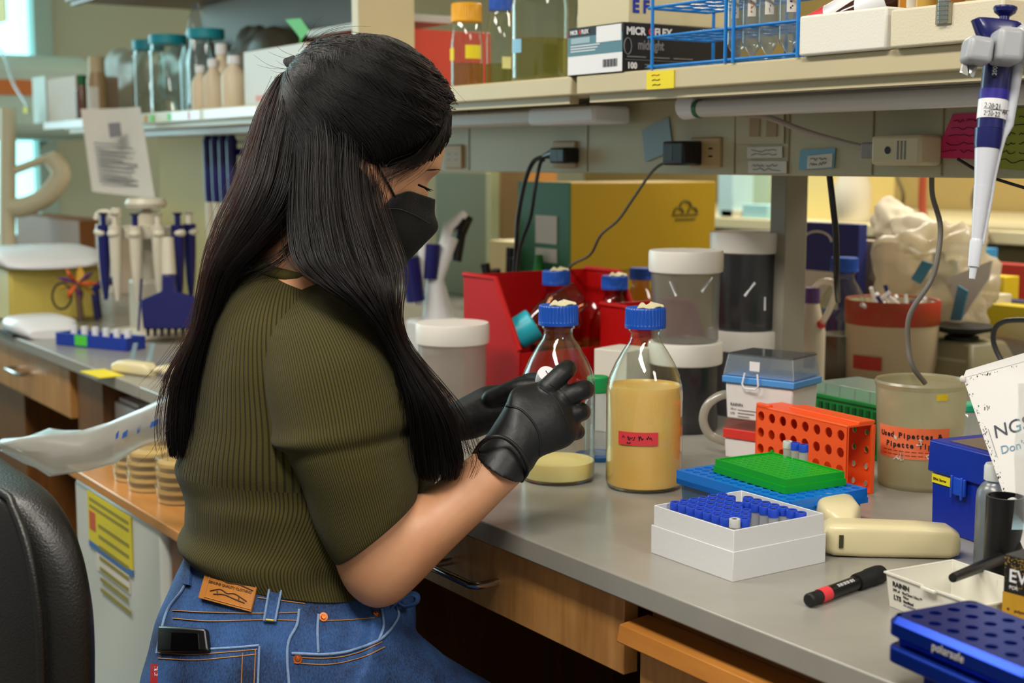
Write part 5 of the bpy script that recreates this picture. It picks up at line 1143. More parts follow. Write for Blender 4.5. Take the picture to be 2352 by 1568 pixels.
# handset, yellow strip, glass rods
hs = thing('plastic_wand', 'cream handset lying on the far worktop edge behind her hair', 'handset', onb(305, 858), math.radians(20)); M().loft(bar_rings([(-.055, 0, .010, 0, .018, .7), (-.03, 0, .018, 0, .026, .5), (.05, 0, .018, 0, .026, .5), (.065, 0, .012, 0, .018, .7)])).build('handset', m_cream, hs, ang=60)
M().tube(smooth_path([(.06, 0, .012), (.10, .02, .02), (.11, -.01, .015), (.14, 0, .02)], 5), .006, 10).build('coil', m_cream, hs)
ys = thing('paper_strip', 'yellow strip of paper on the far worktop edge', 'strip', onb(232, 858), .05); M().box(-.05, .06, -.025, .025, 0, .002).build('strip', m_yellow, ys)
gl = thing('glass_rod_stand', 'small clear acrylic sheet stand catching the light on the far worktop', 'stand', onb(305, 838)); go = Vector(gl.location); dg = dep(go)
for k, u in enumerate((302, 342)): M().add([at(u-8, 835, dg)-go, at(u+4, 835, dg)-go, at(u+14, 788, dg)-go, at(u+4, 788, dg)-go]+[p_+DH*.004 for p_ in (at(u-8, 835, dg)-go, at(u+4, 835, dg)-go, at(u+14, 788, dg)-go, at(u+4, 788, dg)-go)], [(0, 1, 2, 3), (7, 6, 5, 4), (0, 4, 5, 1), (1, 5, 6, 2), (2, 6, 7, 3), (3, 7, 4, 0)]).build('acrylic_sheet', clear('acrylic', '#dff4f8', .25, .9, .08, '#bfe0ea', .3, '#cfe8ee'), gl)
# wooden box with label, white arm and pole (fume extraction), paper
wx_ = block('wooden_crate', 'brown wooden box with a red and white label at far left', 'crate', 45, 188, 680, 500, .50, .12, mat('crate_brown', '#7c4a14', .6), BZ)[0]
M().box(wx_['w']*.35, wx_['w']*.75, -.002, 0, wx_['h']*.16, wx_['h']*.34).build('label', m_paper, wx_); M().box(wx_['w']*.3, wx_['w']*.5, -.003, 0, wx_['h']*.36, wx_['h']*.46).build('red_mark', m_redtape, wx_)
dF = 4.9; fx = thing('extraction_arm', 'cream extraction arm curving up from a pole at far left', 'extraction arm', flat(at(18, 700, 4.9))); fo = Vector(fx.location)
def fq(u, v, d=dF): return at(u, v, d)-fo
M().tube([Vector((0, 0, 0)), fq(18, 250)], .028, 14).build('pole', mat('arm_cream', '#d3c8a8', .45), fx, ang=60)
M().tube(smooth_path([fq(22, 478), fq(60, 474), fq(100, 455), fq(128, 425), fq(140, 395), fq(120, 360)], 5), .034, 16).build('curved_duct', mat('arm_cream', '#d3c8a8', .45), fx, ang=60)
M().tube([fq(10, 400), fq(130, 355)], .014, 10).build('cross_rod', mat('arm_cream', '#d3c8a8', .45), fx, ang=60)
ph = thing('notice_sheet', 'white notice sheet hanging crooked from the left shelf edge', 'notice', tuple(py(260, 250, .43))); pho = Vector(ph.location)
rows = []
for k in range(8):
    t = k/7; l0 = at(185+(212-185)*t, 250+(440-250)*t, 4.0-.02*t)-pho; r0 = at(322+(356-322)*t, 245+(455-245)*t, 3.9-.03*t-.03*t*t)-pho
    rows.append([l0.lerp(r0, j/5)+FW*.012*math.sin(j/5*PI) for j in range(6)])
M().loft([r+[p_+FW*.0012 for p_ in reversed(r)] for r in rows]).build('sheet', m_paper, ph, ang=60)
for k in range(11):
    t = .42+k*.045; l0 = at(185+27*t+22, 250+190*t, 3.96)-pho; r0 = at(322+34*t-62+(k*31 % 40), 245+210*t, 3.90)-pho
    M().tube([l0-FW*.010, r0-FW*.010], .0022, 5).build('text_line', m_inkgrey, ph)
M().add([at(u, v, 3.88)-pho for u, v in ((248, 283), (276, 281), (280, 313), (252, 316))]+[at(u, v, 3.884)-pho for u, v in ((248, 283), (276, 281), (280, 313), (252, 316))], [(0, 1, 2, 3), (7, 6, 5, 4), (0, 4, 5, 1), (1, 5, 6, 2), (2, 6, 7, 3), (3, 7, 4, 0)]).build('grey_print', m_inkgrey, ph)
# hanging pipette row under the left shelf
hp = thing('pipette_rail', 'rail of navy and white pipettes under the left shelf, behind her hair', 'pipette rail', tuple(py(530, 350, .60))); ho_ = Vector(hp.location)
M().box(-.14, .10, -.01, .01, -.008, .010).build('rail', m_navy, hp, .002); M().box(-.15, .12, -.005, .04, .025, .030).build('bracket', mat('rail_grey', '#a8a8a0', .5), hp)
for k in range(4):
    x = -.11+k*.055; o = M().tube([(x, -.02, .05), (x, -.02, .03), (x, -.02, -.10), (x, -.02, -.16)], [.007, .015, .013, .010], 12).build('pipette_body', m_navy, hp, ang=50); M().tube([(x, -.02, -.10), (x, -.02, -.20), (x, -.02, -.27)], [.012, .010, .005], 12).build('pipette_shaft', m_cw, o, ang=50)
bpz = thing('partition_board', 'tan partition board under the left shelf behind the hanging pipettes', 'partition', (0, .705, BZ))
M().box(-4.45, -3.25, 0, .012, 0, .515).build('panel', mat('panel_tan', '#c8a650', .6), bpz)
M().box(-3.6, -3.57, -.004, .0, 0, .515).build('panel_joint', mat('joint_tan', '#8a7434', .6), bpz)
# left shelf contents
SL = SZ-.004
def sblock(lab, uL, uR, vT, y, d, col, name='storage_carton', cat_='carton', z=SL, **kw): return block(name, lab, cat_, uL, uR, 250, vT, y, d, mat('sh_'+col, col, .5), z, **kw)
sblock('tan carton with a pale end at the left of the shelf', 108, 176, 178, .50, .14, '#bfa48c'); o = sblock('white carton beside the tan one on the left shelf', 76, 106, 176, .495, .14, '#c8d8d0')
def vial_(lab, u, vT, y, r, body, capm, capf=.2, name='reagent_bottle', neck=.6, liq=None):
    p = py(u, 250, y); t = py(u, vT, y); h = t.z-SL; o = thing(name, lab, 'bottle', (p.x, y, SL))
    M().lathe([(0, .001), (r*.95, 0), (r, .005), (r, h*(.62 if neck < .9 else .8)), (r*neck, h*.80), (r*neck, h*(1-capf*.3))], 28, cap1=True).build('bottle_body', body, o, ang=50)
    M().cyl(r*neck*1.12, h*(1-capf), h, 28).build('screw_cap', capm, o, .002); return o
vial_('small brown bottle with a green cap on the left shelf', 190, 172, .52, .022, mat('brown_bottle', '#6a4a34', .25), mat('cap_dkgreen', '#0c6a34', .4), .22)
v_ = vial_('beige bottle with a cream label on the left shelf', 225, 130, .53, .032, mat('beige_bottle', '#a88c64', .4), mat('cap_beige', '#c8b48c', .5), .28, neck=.7); curved_label(v_, .0325, VA-1.0, VA+.4, .03, .10, m_paper, 'label')
m_tealcap = mat('cap_tealblue', '#128a9a', .4)
vial_('rearmost teal-capped glass bottle on the left shelf', 345, 92, .64, .048, m_glass, m_tealcap, .13, 'media_bottle', .9); vial_('teal-capped glass bottle beside the bagged bottles on the left shelf', 390, 80, .54, .052, m_glass, m_tealcap, .12, 'media_bottle', .9)
vial_('taller teal-capped glass bottle behind the white squeeze bottles', 477, 66, .58, .052, m_glass, m_tealcap, .12, 'media_bottle', .86)
for k, (u, vT, y) in enumerate(((462, 150, .52), (492, 135, .54), (512, 100, .57), (540, 128, .53))): vial_(('foremost', 'second', 'tallest', 'last')[k]+' of the white squeeze bottles clustered on the left shelf', u, vT, y, .024+.003*k, mat('squeeze_white', '#d3c3a6', .5), m_wplast, .16, 'squeeze_bottle', .45)
sb = sblock('white carton with faint red print on the left shelf behind her hair', 562, 704, 108, .52, .16, '#d2d2ca')
M().box(sb[1]*.2, sb[1]*.5, -.001, 0, sb[2]*.1, sb[2]*.2).build('red_print', mat('faint_red', '#d89a90', .6), sb[0])
sblock('red carton behind her head on the left shelf', 700, 945, 84, .62, .2, '#c8402a'); block('storage_carton', 'grey-white carton on top of the red carton', 'carton', 705, 930, 86, 50, .66, .12, mat('sh_greywhite', '#b8c0b8', .5))
sblock('brown carton under the upper shelf behind her head', 470, 850, -40, .88, .1, '#6a4e26')
lf = thing('plastic_flag', 'bright green plastic tag sticking up behind her head', 'tag', tuple(py(685, 100, .56))); lo_ = Vector(lf.location)
M().add([py(u, v, .56)-lo_ for u, v in ((655, 45), (690, 42), (710, 70), (692, 92), (676, 70))]+[py(u, v, .565)-lo_ for u, v in ((655, 45), (690, 42), (710, 70), (692, 92), (676, 70))], [(0, 1, 2, 3, 4), (9, 8, 7, 6, 5)]+[(i, (i+1) % 5, 5+(i+1) % 5, 5+i) for i in range(5)]).build('tag_body', mat('tag_green', '#3fae2a', .5), lf)
M().tube([py(690, 90, .562)-lo_, py(694, 130, .562)-lo_], .003, 6).build('stem', mat('tag_green', '#3fae2a', .5), lf)
m_bag2 = clear('bag_grey', '#c6c8c0', .03, .25, .4, '#a0a29a', .82, '#bdb9a8')
for k, (u, v, r_, sc_) in enumerate(((300, 160, .24, (1.0, .42, .55)), (420, 110, .20, (1.2, .4, .55)), (580, 80, .19, (1.2, .4, .62)))): 
    p = py(u, v, .80); o = thing('plastic_bag', ('large crumpled clear bag on the left shelf beside the teal-capped bottles', 'clear film draped behind the teal-capped bottles', 'clear bag behind the white squeeze bottles')[k], 'bag', (p.x, .83, p.z)); mb = M().sphere((0, 0, 0), r_, 44, 26, sc_); crumple(mb, .035, 11, k+20); lo = min(q.z for q in mb.v); o.location.z = SL-lo+.001; mb.build('crumpled_film', m_bag2, o, ang=180)
cn = thing('plastic_funnel', 'clear pointed funnel standing behind the taller teal-capped bottle', 'funnel', tuple(py(455, 250, .66))); cn.location.z = SL
M().lathe([(.05, 0), (.05, .15), (.008, py(455, 5, .66).z-SL)], 28, cap1=True).build('funnel_wall', m_clearp, cn, ang=60)
ht = thing('coiled_hose', 'clear hose draped at the left edge in front of the window', 'hose', tuple(py(60, 240, .5))); hto = Vector(ht.location)
M().tube(smooth_path([py(u, v, .5)-hto for u, v in ((-20, 100), (10, 130), (30, 190), (60, 240), (66, 262))], 5), .006, 8).build('hose', m_clearp, ht); M().box(-.02, .02, -.005, .005, -.03, -.01).build('yellow_tie', m_yellow, ht)
hy = thing('hanging_label', 'yellow card at the top left corner', 'card', tuple(py(8, 20, .5))); M().box(-.10, .025, 0, .004, -.045, .10).build('card', mat('card_gold', '#c8a80c', .5), hy)
# window side equipment
ch = thing('instrument_cabinet', 'pale wall-mounted instrument by the window with an orange stripe', 'instrument', (-6.3, .05, 0))
M().box(-.2, .5, 0, .9, 1.43, 1.76).build('housing', mat('instrument_pale', '#b6cfc4', .4), ch, .06); M().box(.498, .506, .05, .8, 1.60, 1.66).build('orange_stripe', mat('stripe_orange', '#c8702c', .5), ch)
# petri dishes, bag and carton on the freezer top
m_agd = mat('dish_agar', '#e6cb8c', .3); m_dish = clear('dish_clear', '#faf6ea', .06, .6, .06, '#e8dcb8', .22, '#efe4c4')
FT = .77; first = None
for si, (u, v, n) in enumerate(((318, 1098, 5), (352, 1120, 5), (420, 1148, 5))):
    b0 = pz(u, v, FT)
    for k in range(n):
        loc = (b0.x+.001*math.sin(k*2+si), b0.y+.001*math.cos(k*3), FT+.0005+k*.0152)
        if first is None:
            o = thing('petri_dish', 'stacked petri dish of amber agar on the wooden freezer top', 'petri dish', loc, 0, 'petri dishes on the freezer top')
            M().lathe([(0, .0004), (.043, 0), (.0435, .0115), (.045, .0118), (.045, .0148), (.0, .015)], 36).build('dish_wall', m_dish, o, ang=40); M().lathe([(0, .0015), (.0425, .0015), (.0425, .0070), (0, .0072)], 36).build('agar', m_agd, o, ang=40); first = o
        else: o = copy_tree(first); o.location = loc
bgp = thing('dish_sleeve', 'long clear dish sleeve with blue print lying across the freezer top', 'sleeve', tuple(pz(200, 1050, FT))); bo = Vector(bgp.location)
rows = []
prof = [(6, 1010, 1035, 2.33), (60, 1000, 1060, 2.31), (120, 985, 1092, 2.29), (190, 990, 1085, 2.27), (260, 965, 1060, 2.25), (330, 935, 1020, 2.22), (400, 905, 1005, 2.20), (470, 890, 1000, 2.18)]
for j, (u, v0, v1, d_) in enumerate(prof):
    ring = []
    for k in range(14):
        a = 2*PI*k/14; vv = (v0+v1)/2-(v1-v0)/2*math.sin(a); ring.append(at(u+8*math.sin(k*2.1+j), vv+4*math.sin(k*1.7+j*2), d_-.045*math.cos(a)*(1+.25*math.sin(k+j)))-bo)
    rows.append(ring)
M().loft(rows).build('film', clear('sleeve_film', '#ecebe6', .12, .6, .2, '#c8c8c4', .5, '#dedad2'), bgp, ang=180)
for (u, v, w_) in ((285, 1000, 14), (318, 988, 10), (352, 975, 22), (385, 965, 16), (268, 1002, 8)):
    P_ = [at(u+dx, v+dy, 2.165 if u > 320 else 2.19)-bo for dx, dy in ((-w_*.4, 8), (w_*.4, 2), (w_*.6, -14), (-w_*.2, -6))]; M().add(P_+[p_+FW*.002 for p_ in P_], [(0, 1, 2, 3), (7, 6, 5, 4), (0, 4, 5, 1), (1, 5, 6, 2), (2, 6, 7, 3), (3, 7, 4, 0)]).build('blue_print', mat('print_blue', '#2a5aa8', .5), bgp)
wb2 = thing('storage_carton', 'white flat carton on the freezer top behind the dish sleeve', 'carton', tuple(pz(180, 1020, FT)), .0); wb2.location.y += .10
M().box(-.10, .10, 0, .14, 0, .07).build('carton', mat('flat_white', '#d6d0cc', .5), wb2, .003); M().box(-.09, .05, .01, .12, .07, .078).build('lid', mat('flat_white', '#d6d0cc', .5), wb2, .002)
# ------------------------------------------------------------------ the seated woman
def ring2(l, r, d, t, n=64, e=1.0, dl=0, dr=0):
    """closed ring: l, r = its two outline points as seen, d = distance, t = half thickness along the view"""
    a, b = at(l[0], l[1], d+dl), at(r[0], r[1], d+dr); c = (a+b)/2; ax = (b-a)/2; out = []
    for k in range(n):
        q = 2*PI*k/n; cs, sn = math.cos(q), math.sin(q)
        out.append(c - ax*math.copysign(abs(cs)**e, cs) - DH*t*math.copysign(abs(sn)**e, sn))
    return out
def cat_rings(rings, per=5):
    """smooth interpolation between key rings"""
    P = [rings[0]]+rings+[rings[-1]]; out = []
    for i in range(1, len(P)-2):
        for k in range(per):
            t = k/per; rg = []
            for a, b, c, d in zip(P[i-1], P[i], P[i+1], P[i+2]): rg.append(.5*((2*b)+(c-a)*t+(2*a-5*b+4*c-d)*t*t+(3*b-a-3*c+d)*t**3))
            out.append(rg)
    out.append(P[-2]); return out
def remesh(o, voxel, it=4, fac=.5, adapt=0):
    m = o.modifiers.new('r', 'REMESH'); m.mode = 'VOXEL'; m.voxel_size = voxel; m.use_smooth_shade = True
    if it: s = o.modifiers.new('s', 'SMOOTH'); s.iterations = it; s.factor = fac
    dg = bpy.context.evaluated_depsgraph_get(); me = bpy.data.meshes.new_from_object(o.evaluated_get(dg)); me.name = o.name
    old = o.data; mt = old.materials[0]; o.modifiers.clear(); o.data = me; bpy.data.meshes.remove(old)
    me.materials.clear(); me.materials.append(mt); me.shade_smooth(); return o
def bvh_of(*objs):
    vs = []; fs = []
    for o in objs:
        k = len(vs); vs += [v.co.copy() for v in o.data.vertices]; fs += [tuple(k+i for i in p.vertices) for p in o.data.polygons]
    return BVHTree.FromPolygons(vs, fs)
def hit(bv, u, v, d0=1.65):
    r = ray(u, v).normalized(); loc, n, i, dist = bv.ray_cast(CAM, r)
    if loc is None: return at(u, v, d0), -FW
    if n.dot(r) > 0: n = -n
    return loc, n
def patch(bv, quad, o0, o1, name, m, par, nu=14, nv=8, uv=False):
    """sheet lying on a surface: quad given as seen (tl, tr, br, bl)"""
    top = []; bot = []; Q = [Vector((*q, 0)) for q in quad]
    for j in range(nv+1):
        for i in range(nu+1):
            p = Q[0].lerp(Q[1], i/nu).lerp(Q[3].lerp(Q[2], i/nu), j/nv); loc, n = hit(bv, p.x, p.y); top.append(loc+n*o1); bot.append(loc+n*o0)
    k = len(top); W_ = nu+1; fs = []; 
    for j in range(nv):
        for i in range(nu):
            a = j*W_+i; fs.append((a, a+1, a+W_+1, a+W_)); fs.append((k+a+W_, k+a+W_+1, k+a+1, k+a))
    ed = [i for i in range(W_)]+[j*W_+nu for j in range(1, nv+1)]+[nv*W_+i for i in reversed(range(nu))]+[j*W_ for j in reversed(range(1, nv))]
    for a, b in zip(ed, ed[1:]+ed[:1]): fs.append((a, b, k+b, k+a))
    return M().add(top+bot, fs).build(name, m, par, ang=50)
def seam(bv, pts, r, off, name, m, par, n=6, seg=6):
    P = smooth_path([Vector((u, v, 0)) for u, v in pts], n); out = []
    for p in P: loc, nn = hit(bv, p.x, p.y); out.append(loc+nn*off)
    return M().tube(out, r, seg).build(name, m, par, ang=80)

person = thing('person', 'seated woman in olive ribbed top, jeans, black mask and gloves, looking down at a tube', 'person', (-1.42, -.20, 0))
PO = Vector(person.location)
def own(o):                                   # geometry is built in world space; hang it under the person without moving it
    o.parent = person; o.matrix_parent_inverse = Matrix.Translation(-PO); return o
m_skin = mat('skin', '#cf9a74', .48, noise=.12, nscale=18, col2='#c48a64', sss=.18, bump=.04, bscale=700)
m_glove = mat('black_nitrile', '#0c0d0e', .48, bump=.55, bscale=48)

# ---- head slices in the head's own frame
psi, tl_ = math.radians(15), math.radians(22)
hfh = RT*math.cos(psi)+DH*math.sin(psi); HF = hfh*math.cos(tl_)-UZ*math.sin(tl_); HU = hfh*math.sin(tl_)+UZ*math.cos(tl_); HS = HF.cross(HU)
H0 = at(830, 315, 1.70)
HEAD = [(-.150, .035, .055, .048), (-.128, .058, .035, .040), (-.120, .074, .022, .044), (-.108, .085, .030, .050), (-.092, .091, .045, .058), (-.075, .0905, .062, .064), (-.055, .0915, .076, .0695), (-.040, .0925, .084, .072), (-.022, .0925, .090, .0735), (-.005, .1005, .093, .075), (.012, .100, .095, .076), (.030, .0965, .095, .0755), (.050, .086, .090, .0725), (.072, .068, .072, .064), (.092, .050, .050, .049), (.106, .029, .028, .031), (.113, .008, .012, .010)]
def head_pt(h, t, tab=HEAD, extra=0, ex=.90):
    f, b, w = interp(tab, h); c, s = math.cos(t), math.sin(t)
    x = (f if c > 0 else b)*math.copysign(abs(c)**ex, c); y = w*math.copysign(abs(s)**ex, s)
    if tab is HEAD:
        g = math.exp(-(y/.0105)**2) if c > 0 else 0
        nose = interp([(-.075, 0.), (-.068, .004), (-.060, .021), (-.052, .020), (-.035, .010), (-.020, .002), (-.010, 0.)], h)[0]
        x += nose*g
        for sg in (-1, 1):
            ey = math.exp(-((y-sg*.031)/.015)**2-((h+.022)/.011)**2) if c > 0 else 0
            x += -.009*ey + .0065*(math.exp(-((y-sg*.031)/.011)**2-((h+.024)/.0075)**2) if c > 0 else 0)
            x += .003*(math.exp(-((y-sg*.028)/.02)**2-((h+.002)/.007)**2) if c > 0 else 0)
        lip = math.exp(-(y/.02)**2) if c > 0 else 0; x += lip*(.006*math.exp(-((h+.083)/.006)**2)+.006*math.exp(-((h+.095)/.005)**2)-.004*math.exp(-((h+.089)/.0025)**2))
    return H0+HF*(x+extra*c)+HS*(y+extra*s)+HU*h
hb = M(); hs_ = [(-.150)+.263*k/70 for k in range(71)]
hb.loft([[head_pt(h, 2*PI*k/96) for k in range(96)] for h in hs_])
# ears
for sg in (1, -1):
    rows = []
    for j in range(9):
        t = j/8; zz = .028-.062*t; out = .003+.006*math.sin(PI*min(1, t*1.15)); ln = .015*math.sin(PI*(.08+.87*t))+.004
        c = H0+HU*(zz-.044)+HF*(.017-.006*t)+HS*sg*(.0725+out*.4)
        rows.append([c+HF*ln*math.cos(2*PI*k/16)*.9+HS*sg*(out*.35*math.sin(2*PI*k/16))-HF*.006+HS*sg*.004*(-math.cos(2*PI*k/16)) for k in range(16)])
    hb.loft(rows)
# neck, trunk, arms, hands, legs: one skin
hb.loft(cat_rings([ring2((690, 420), (850, 470), 1.705, .058, 32), ring2((612, 540), (800, 560), 1.70, .060, 32), ring2((588, 606), (790, 620), 1.70, .070, 32), ring2((520, 720), (850, 720), 1.70, .12, 32), ring2((462, 950), (945, 950), 1.70, .125, 32), ring2((450, 1200), (900, 1200), 1.70, .115, 32), ring2((420, 1400), (930, 1400), 1.70, .14, 32), ring2((400, 1560), (860, 1560), 1.70, .14, 32)], 3))
ARM = [((660, 790), (865, 730), 1.600, .056), ((690, 1000), (925, 950), 1.580, .055), ((760, 1240), (950, 1125), 1.575, .049), ((771, 1293), (955, 1147), 1.575, .049), ((799, 1354), (957, 1142), 1.576, .047), ((850, 1391), (958, 1140), 1.577, .045), ((907, 1384), (960, 1138), 1.579, .044), ((962, 1338), (963, 1136), 1.582, .044), ((1010, 1288), (968, 1133), 1.586, .044), ((1060, 1238), (985, 1122), 1.592, .043), ((1110, 1190), (1031, 1087), 1.600, .040), ((1160, 1140), (1076, 1050), 1.608, .035), ((1208, 1092), (1122, 1008), 1.616, .030), ((1240, 1045), (1165, 950), 1.624, .024), ((1290, 1015), (1225, 905), 1.632, .016), ((1305, 990), (1262, 905), 1.638, .008)]
hb.loft(cat_rings([ring2(l, r, d, t, 32) for l, r, d, t in ARM], 3))
LARM = [((520, 760), (680, 740), 1.84, .055), ((640, 1000), (800, 960), 1.86, .05), ((760, 1220), (880, 1120), 1.87, .042), ((840, 1240), (880, 1120), 1.86, .042), ((920, 1150), (900, 1060), 1.82, .038), ((1000, 1050), (985, 965), 1.76, .031), ((1050, 1008), (1040, 935), 1.735, .026), ((1130, 975), (1115, 900), 1.72, .02), ((1190, 955), (1180, 900), 1.712, .012)]
hb.loft(cat_rings([ring2(l, r, d, t, 28) for l, r, d, t in LARM], 3))
RL = [at(720, 1530, 1.60), at(930, 1655, 1.68), at(1105, 1748, 1.76), at(1190, 1790, 1.80)]; LL = [p-Vector((.19, 0, 0)) for p in RL]
for P_ in (RL, LL):
    kn = P_[-1]; sh = kn+Vector((0, .02, -.24)); ft = kn+Vector((0, -.02, -.44))
    hb.tube(P_+[kn+Vector((0, .035, -.04)), sh, ft, ft+Vector((0, .10, -.03))], [.075, .072, .062, .055, .05, .045, .03, .03], 20)
body = own(hb.build('body', m_skin)); remesh(body, .0042, 2)
bvb = bvh_of(body)

# ---- sweater
m_sw = bpy.data.materials.new('olive_rib_knit'); m_sw.use_nodes = True
def rib_nodes(m, n1, n2, split):
    nt = m.node_tree; L = nt.links.new; b = nt.nodes['Principled BSDF']; b.inputs['Roughness'].default_value = .85; b.inputs['Sheen Weight'].default_value = .06; b.inputs['Specular IOR Level'].default_value = .2
    uv = nd(nt, 'ShaderNodeUVMap'); sp = nd(nt, 'ShaderNodeSeparateXYZ'); L(uv.outputs[0], sp.inputs[0])
    gt = nd(nt, 'ShaderNodeMath', operation='GREATER_THAN'); L(sp.outputs['Y'], gt.inputs[0]); gt.inputs[1].default_value = split
    nn = nd(nt, 'ShaderNodeMath', operation='MULTIPLY_ADD'); L(gt.outputs[0], nn.inputs[0]); nn.inputs[1].default_value = (n2-n1)*2*PI; nn.inputs[2].default_value = n1*2*PI
    ph = nd(nt, 'ShaderNodeMath', operation='MULTIPLY'); L(sp.outputs['X'], ph.inputs[0]); L(nn.outputs[0], ph.inputs[1])
    s = nd(nt, 'ShaderNodeMath', operation='SINE'); L(ph.outputs[0], s.inputs[0])
    ab = nd(nt, 'ShaderNodeMapRange'); L(s.outputs[0], ab.inputs[0]); ab.inputs[1].default_value = -1; ab.inputs[2].default_value = -.2
    tc = nd(nt, 'ShaderNodeTexCoord'); nz = nd(nt, 'ShaderNodeTexNoise', Scale=420.0, Detail=2.0); L(tc.outputs['Object'], nz.inputs['Vector'])
    mx = nd(nt, 'ShaderNodeMath', operation='MULTIPLY_ADD'); L(nz.outputs['Fac'], mx.inputs[0]); mx.inputs[1].default_value = .35; L(ab.outputs[0], mx.inputs[2])
    bp = nd(nt, 'ShaderNodeBump', Strength=.65, Distance=.0015); L(mx.outputs[0], bp.inputs['Height']); L(bp.outputs['Normal'], b.inputs['Normal'])
    cr = nd(nt, 'ShaderNodeMix', data_type='RGBA'); cr.inputs['A'].default_value = lin('#26230c'); cr.inputs['B'].default_value = lin('#453f1a'); L(ab.outputs[0], cr.inputs['Factor']); L(cr.outputs['Result'], b.inputs['Base Color'])  # rib valleys darker than the ridges: crease shade put into the colour
rib_nodes(m_sw, 130, 230, .565)
m_sl = bpy.data.materials.new('olive_rib_sleeve'); m_sl.use_nodes = True; rib_nodes(m_sl, 155, 155, 2)
TOR = [((606, 606), (742, 646), 1.70, .064), ((590, 606), (765, 652), 1.70, .074), ((548, 640), (800, 668), 1.70, .100), ((505, 700), (840, 715), 1.70, .125), ((482, 770), (872, 775), 1.70, .138), ((463, 860), (915, 850), 1.70, .142), ((447, 955), (960, 940), 1.70, .142), ((424, 1030), (996, 1030), 1.70, .142), ((414, 1068), (1006, 1080), 1.70, .140), ((430, 1110), (990, 1125), 1.70, .136), ((437, 1150), (955, 1170), 1.70, .134), ((434, 1188), (925, 1208), 1.70, .136), ((412, 1218), (912, 1246), 1.70, .142), ((424, 1240), (905, 1286), 1.70, .143), ((446, 1252), (905, 1326), 1.70, .142)]
TOR = [(l, r, d, t) for l, r, d, t in TOR]
def hem_dip(rg, k, n, amt):                     # the near side of the hem hangs a little
    return rg
rg = cat_rings([ring2(l, r, d, t, 128, .92) for l, r, d, t in TOR], 6)
for j, r_ in enumerate(rg):
    f = j/(len(rg)-1)
    for k in range(128):
        p = r_[k]; a = 2*PI*k/128
        wv = NZ.noise(Vector((p.x*5, p.y*5, p.z*22)))*.006+NZ.noise(Vector((p.x*11, p.y*11, p.z*34+5)))*.003
        w_ = max(0, min(1, (f-.42)/.2)); c = (r_[0]+r_[64])/2; r_[k] = p+(p-c).normalized()*wv*(.25+w_)
sw = M().loft(rg, cap0=False, cap1=False, uv=True)
sweater = own(sw.build('sweater', m_sw, ang=180))
SLV = [((618, 690), (760, 636), 1.665, .052), ((596, 760), (852, 690), 1.620, .066), ((602, 850), (912, 765), 1.596, .070), ((622, 945), (942, 868), 1.584, .070), ((642, 1008), (950, 950), 1.578, .071), ((668, 1052), (948, 1000), 1.577, .070), ((690, 1110), (956, 1052), 1.575, .068), ((720, 1190), (962, 1100), 1.575, .063), ((764, 1285), (958, 1142), 1.575, .058), ((773, 1283), (951, 1146), 1.575, .053), ((764, 1262), (950, 1130), 1.575, .051)]
def sleeve(tab, name):
    rg = cat_rings([ring2(l, r, d, t, 96, .95) for l, r, d, t in tab], 7)
    for j, r_ in enumerate(rg):
        c = (r_[0]+r_[48])/2; f = j/(len(rg)-1)
        for k in range(96):
            p = r_[k]; q = p-c
            fold = math.exp(-((f-.40)/.035)**2)*.006*max(0, .5+.5*math.cos(2*PI*k/96)) - math.exp(-((f-.46)/.03)**2)*.006*(.4+.6*max(0, -math.cos(2*PI*k/96)))
            fold += NZ.noise(Vector((p.x*7, p.y*7, p.z*16)))*.0052
            r_[k] = p+q.normalized()*fold
    return own(M().loft(rg, cap0=True, cap1=False, uv=True).build(name, m_sl, ang=180))
sl1 = sleeve(SLV, 'sleeve')
LSL = [((560, 730), (690, 690), 1.80, .06), ((520, 790), (690, 750), 1.84, .068), ((630, 1000), (810, 950), 1.86, .064), ((735, 1180), (880, 1090), 1.87, .055)]
sl2 = sleeve(LSL, 'sleeve')
col_ = own(M().tube([p for p in cat_rings([ring2((590, 599), (756, 642), 1.70, .073, 64)], 1)[0]]+[ring2((590, 599), (756, 642), 1.70, .073, 64)[0]], .0075, 10).build('neck_band', m_sl, ang=80))

# ---- jeans
m_dn = bpy.data.materials.new('blue_denim'); m_dn.use_nodes = True; nt = m_dn.node_tree; b = nt.nodes['Principled BSDF']; b.inputs['Roughness'].default_value = .8; L = nt.links.new
tc = nd(nt, 'ShaderNodeTexCoord'); n1 = nd(nt, 'ShaderNodeTexNoise', Scale=14.0, Detail=5.0); L(tc.outputs['Object'], n1.inputs['Vector'])
mp = nd(nt, 'ShaderNodeMapping'); mp.inputs['Scale'].default_value = (1, 1, .35); mp.inputs['Rotation'].default_value = (.3, .5, 0); L(tc.outputs['Object'], mp.inputs['Vector'])
n2 = nd(nt, 'ShaderNodeTexNoise', Scale=650.0, Detail=2.0); L(mp.outputs['Vector'], n2.inputs['Vector'])
ad = nd(nt, 'ShaderNodeMath', operation='MULTIPLY_ADD'); L(n2.outputs['Fac'], ad.inputs[0]); ad.inputs[1].default_value = .55; L(n1.outputs['Fac'], ad.inputs[2])
mr = nd(nt, 'ShaderNodeMapRange'); L(ad.outputs[0], mr.inputs[0]); mr.inputs[1].default_value = .55; mr.inputs[2].default_value = 1.05
cr = nd(nt, 'ShaderNodeMix', data_type='RGBA'); cr.inputs['A'].default_value = lin('#091733'); cr.inputs['B'].default_value = lin('#34609e'); L(mr.outputs[0], cr.inputs['Factor']); L(cr.outputs['Result'], b.inputs['Base Color'])
bp = nd(nt, 'ShaderNodeBump', Strength=.35, Distance=.001); L(n2.outputs['Fac'], bp.inputs['Height']); L(bp.outputs['Normal'], b.inputs['Normal'])
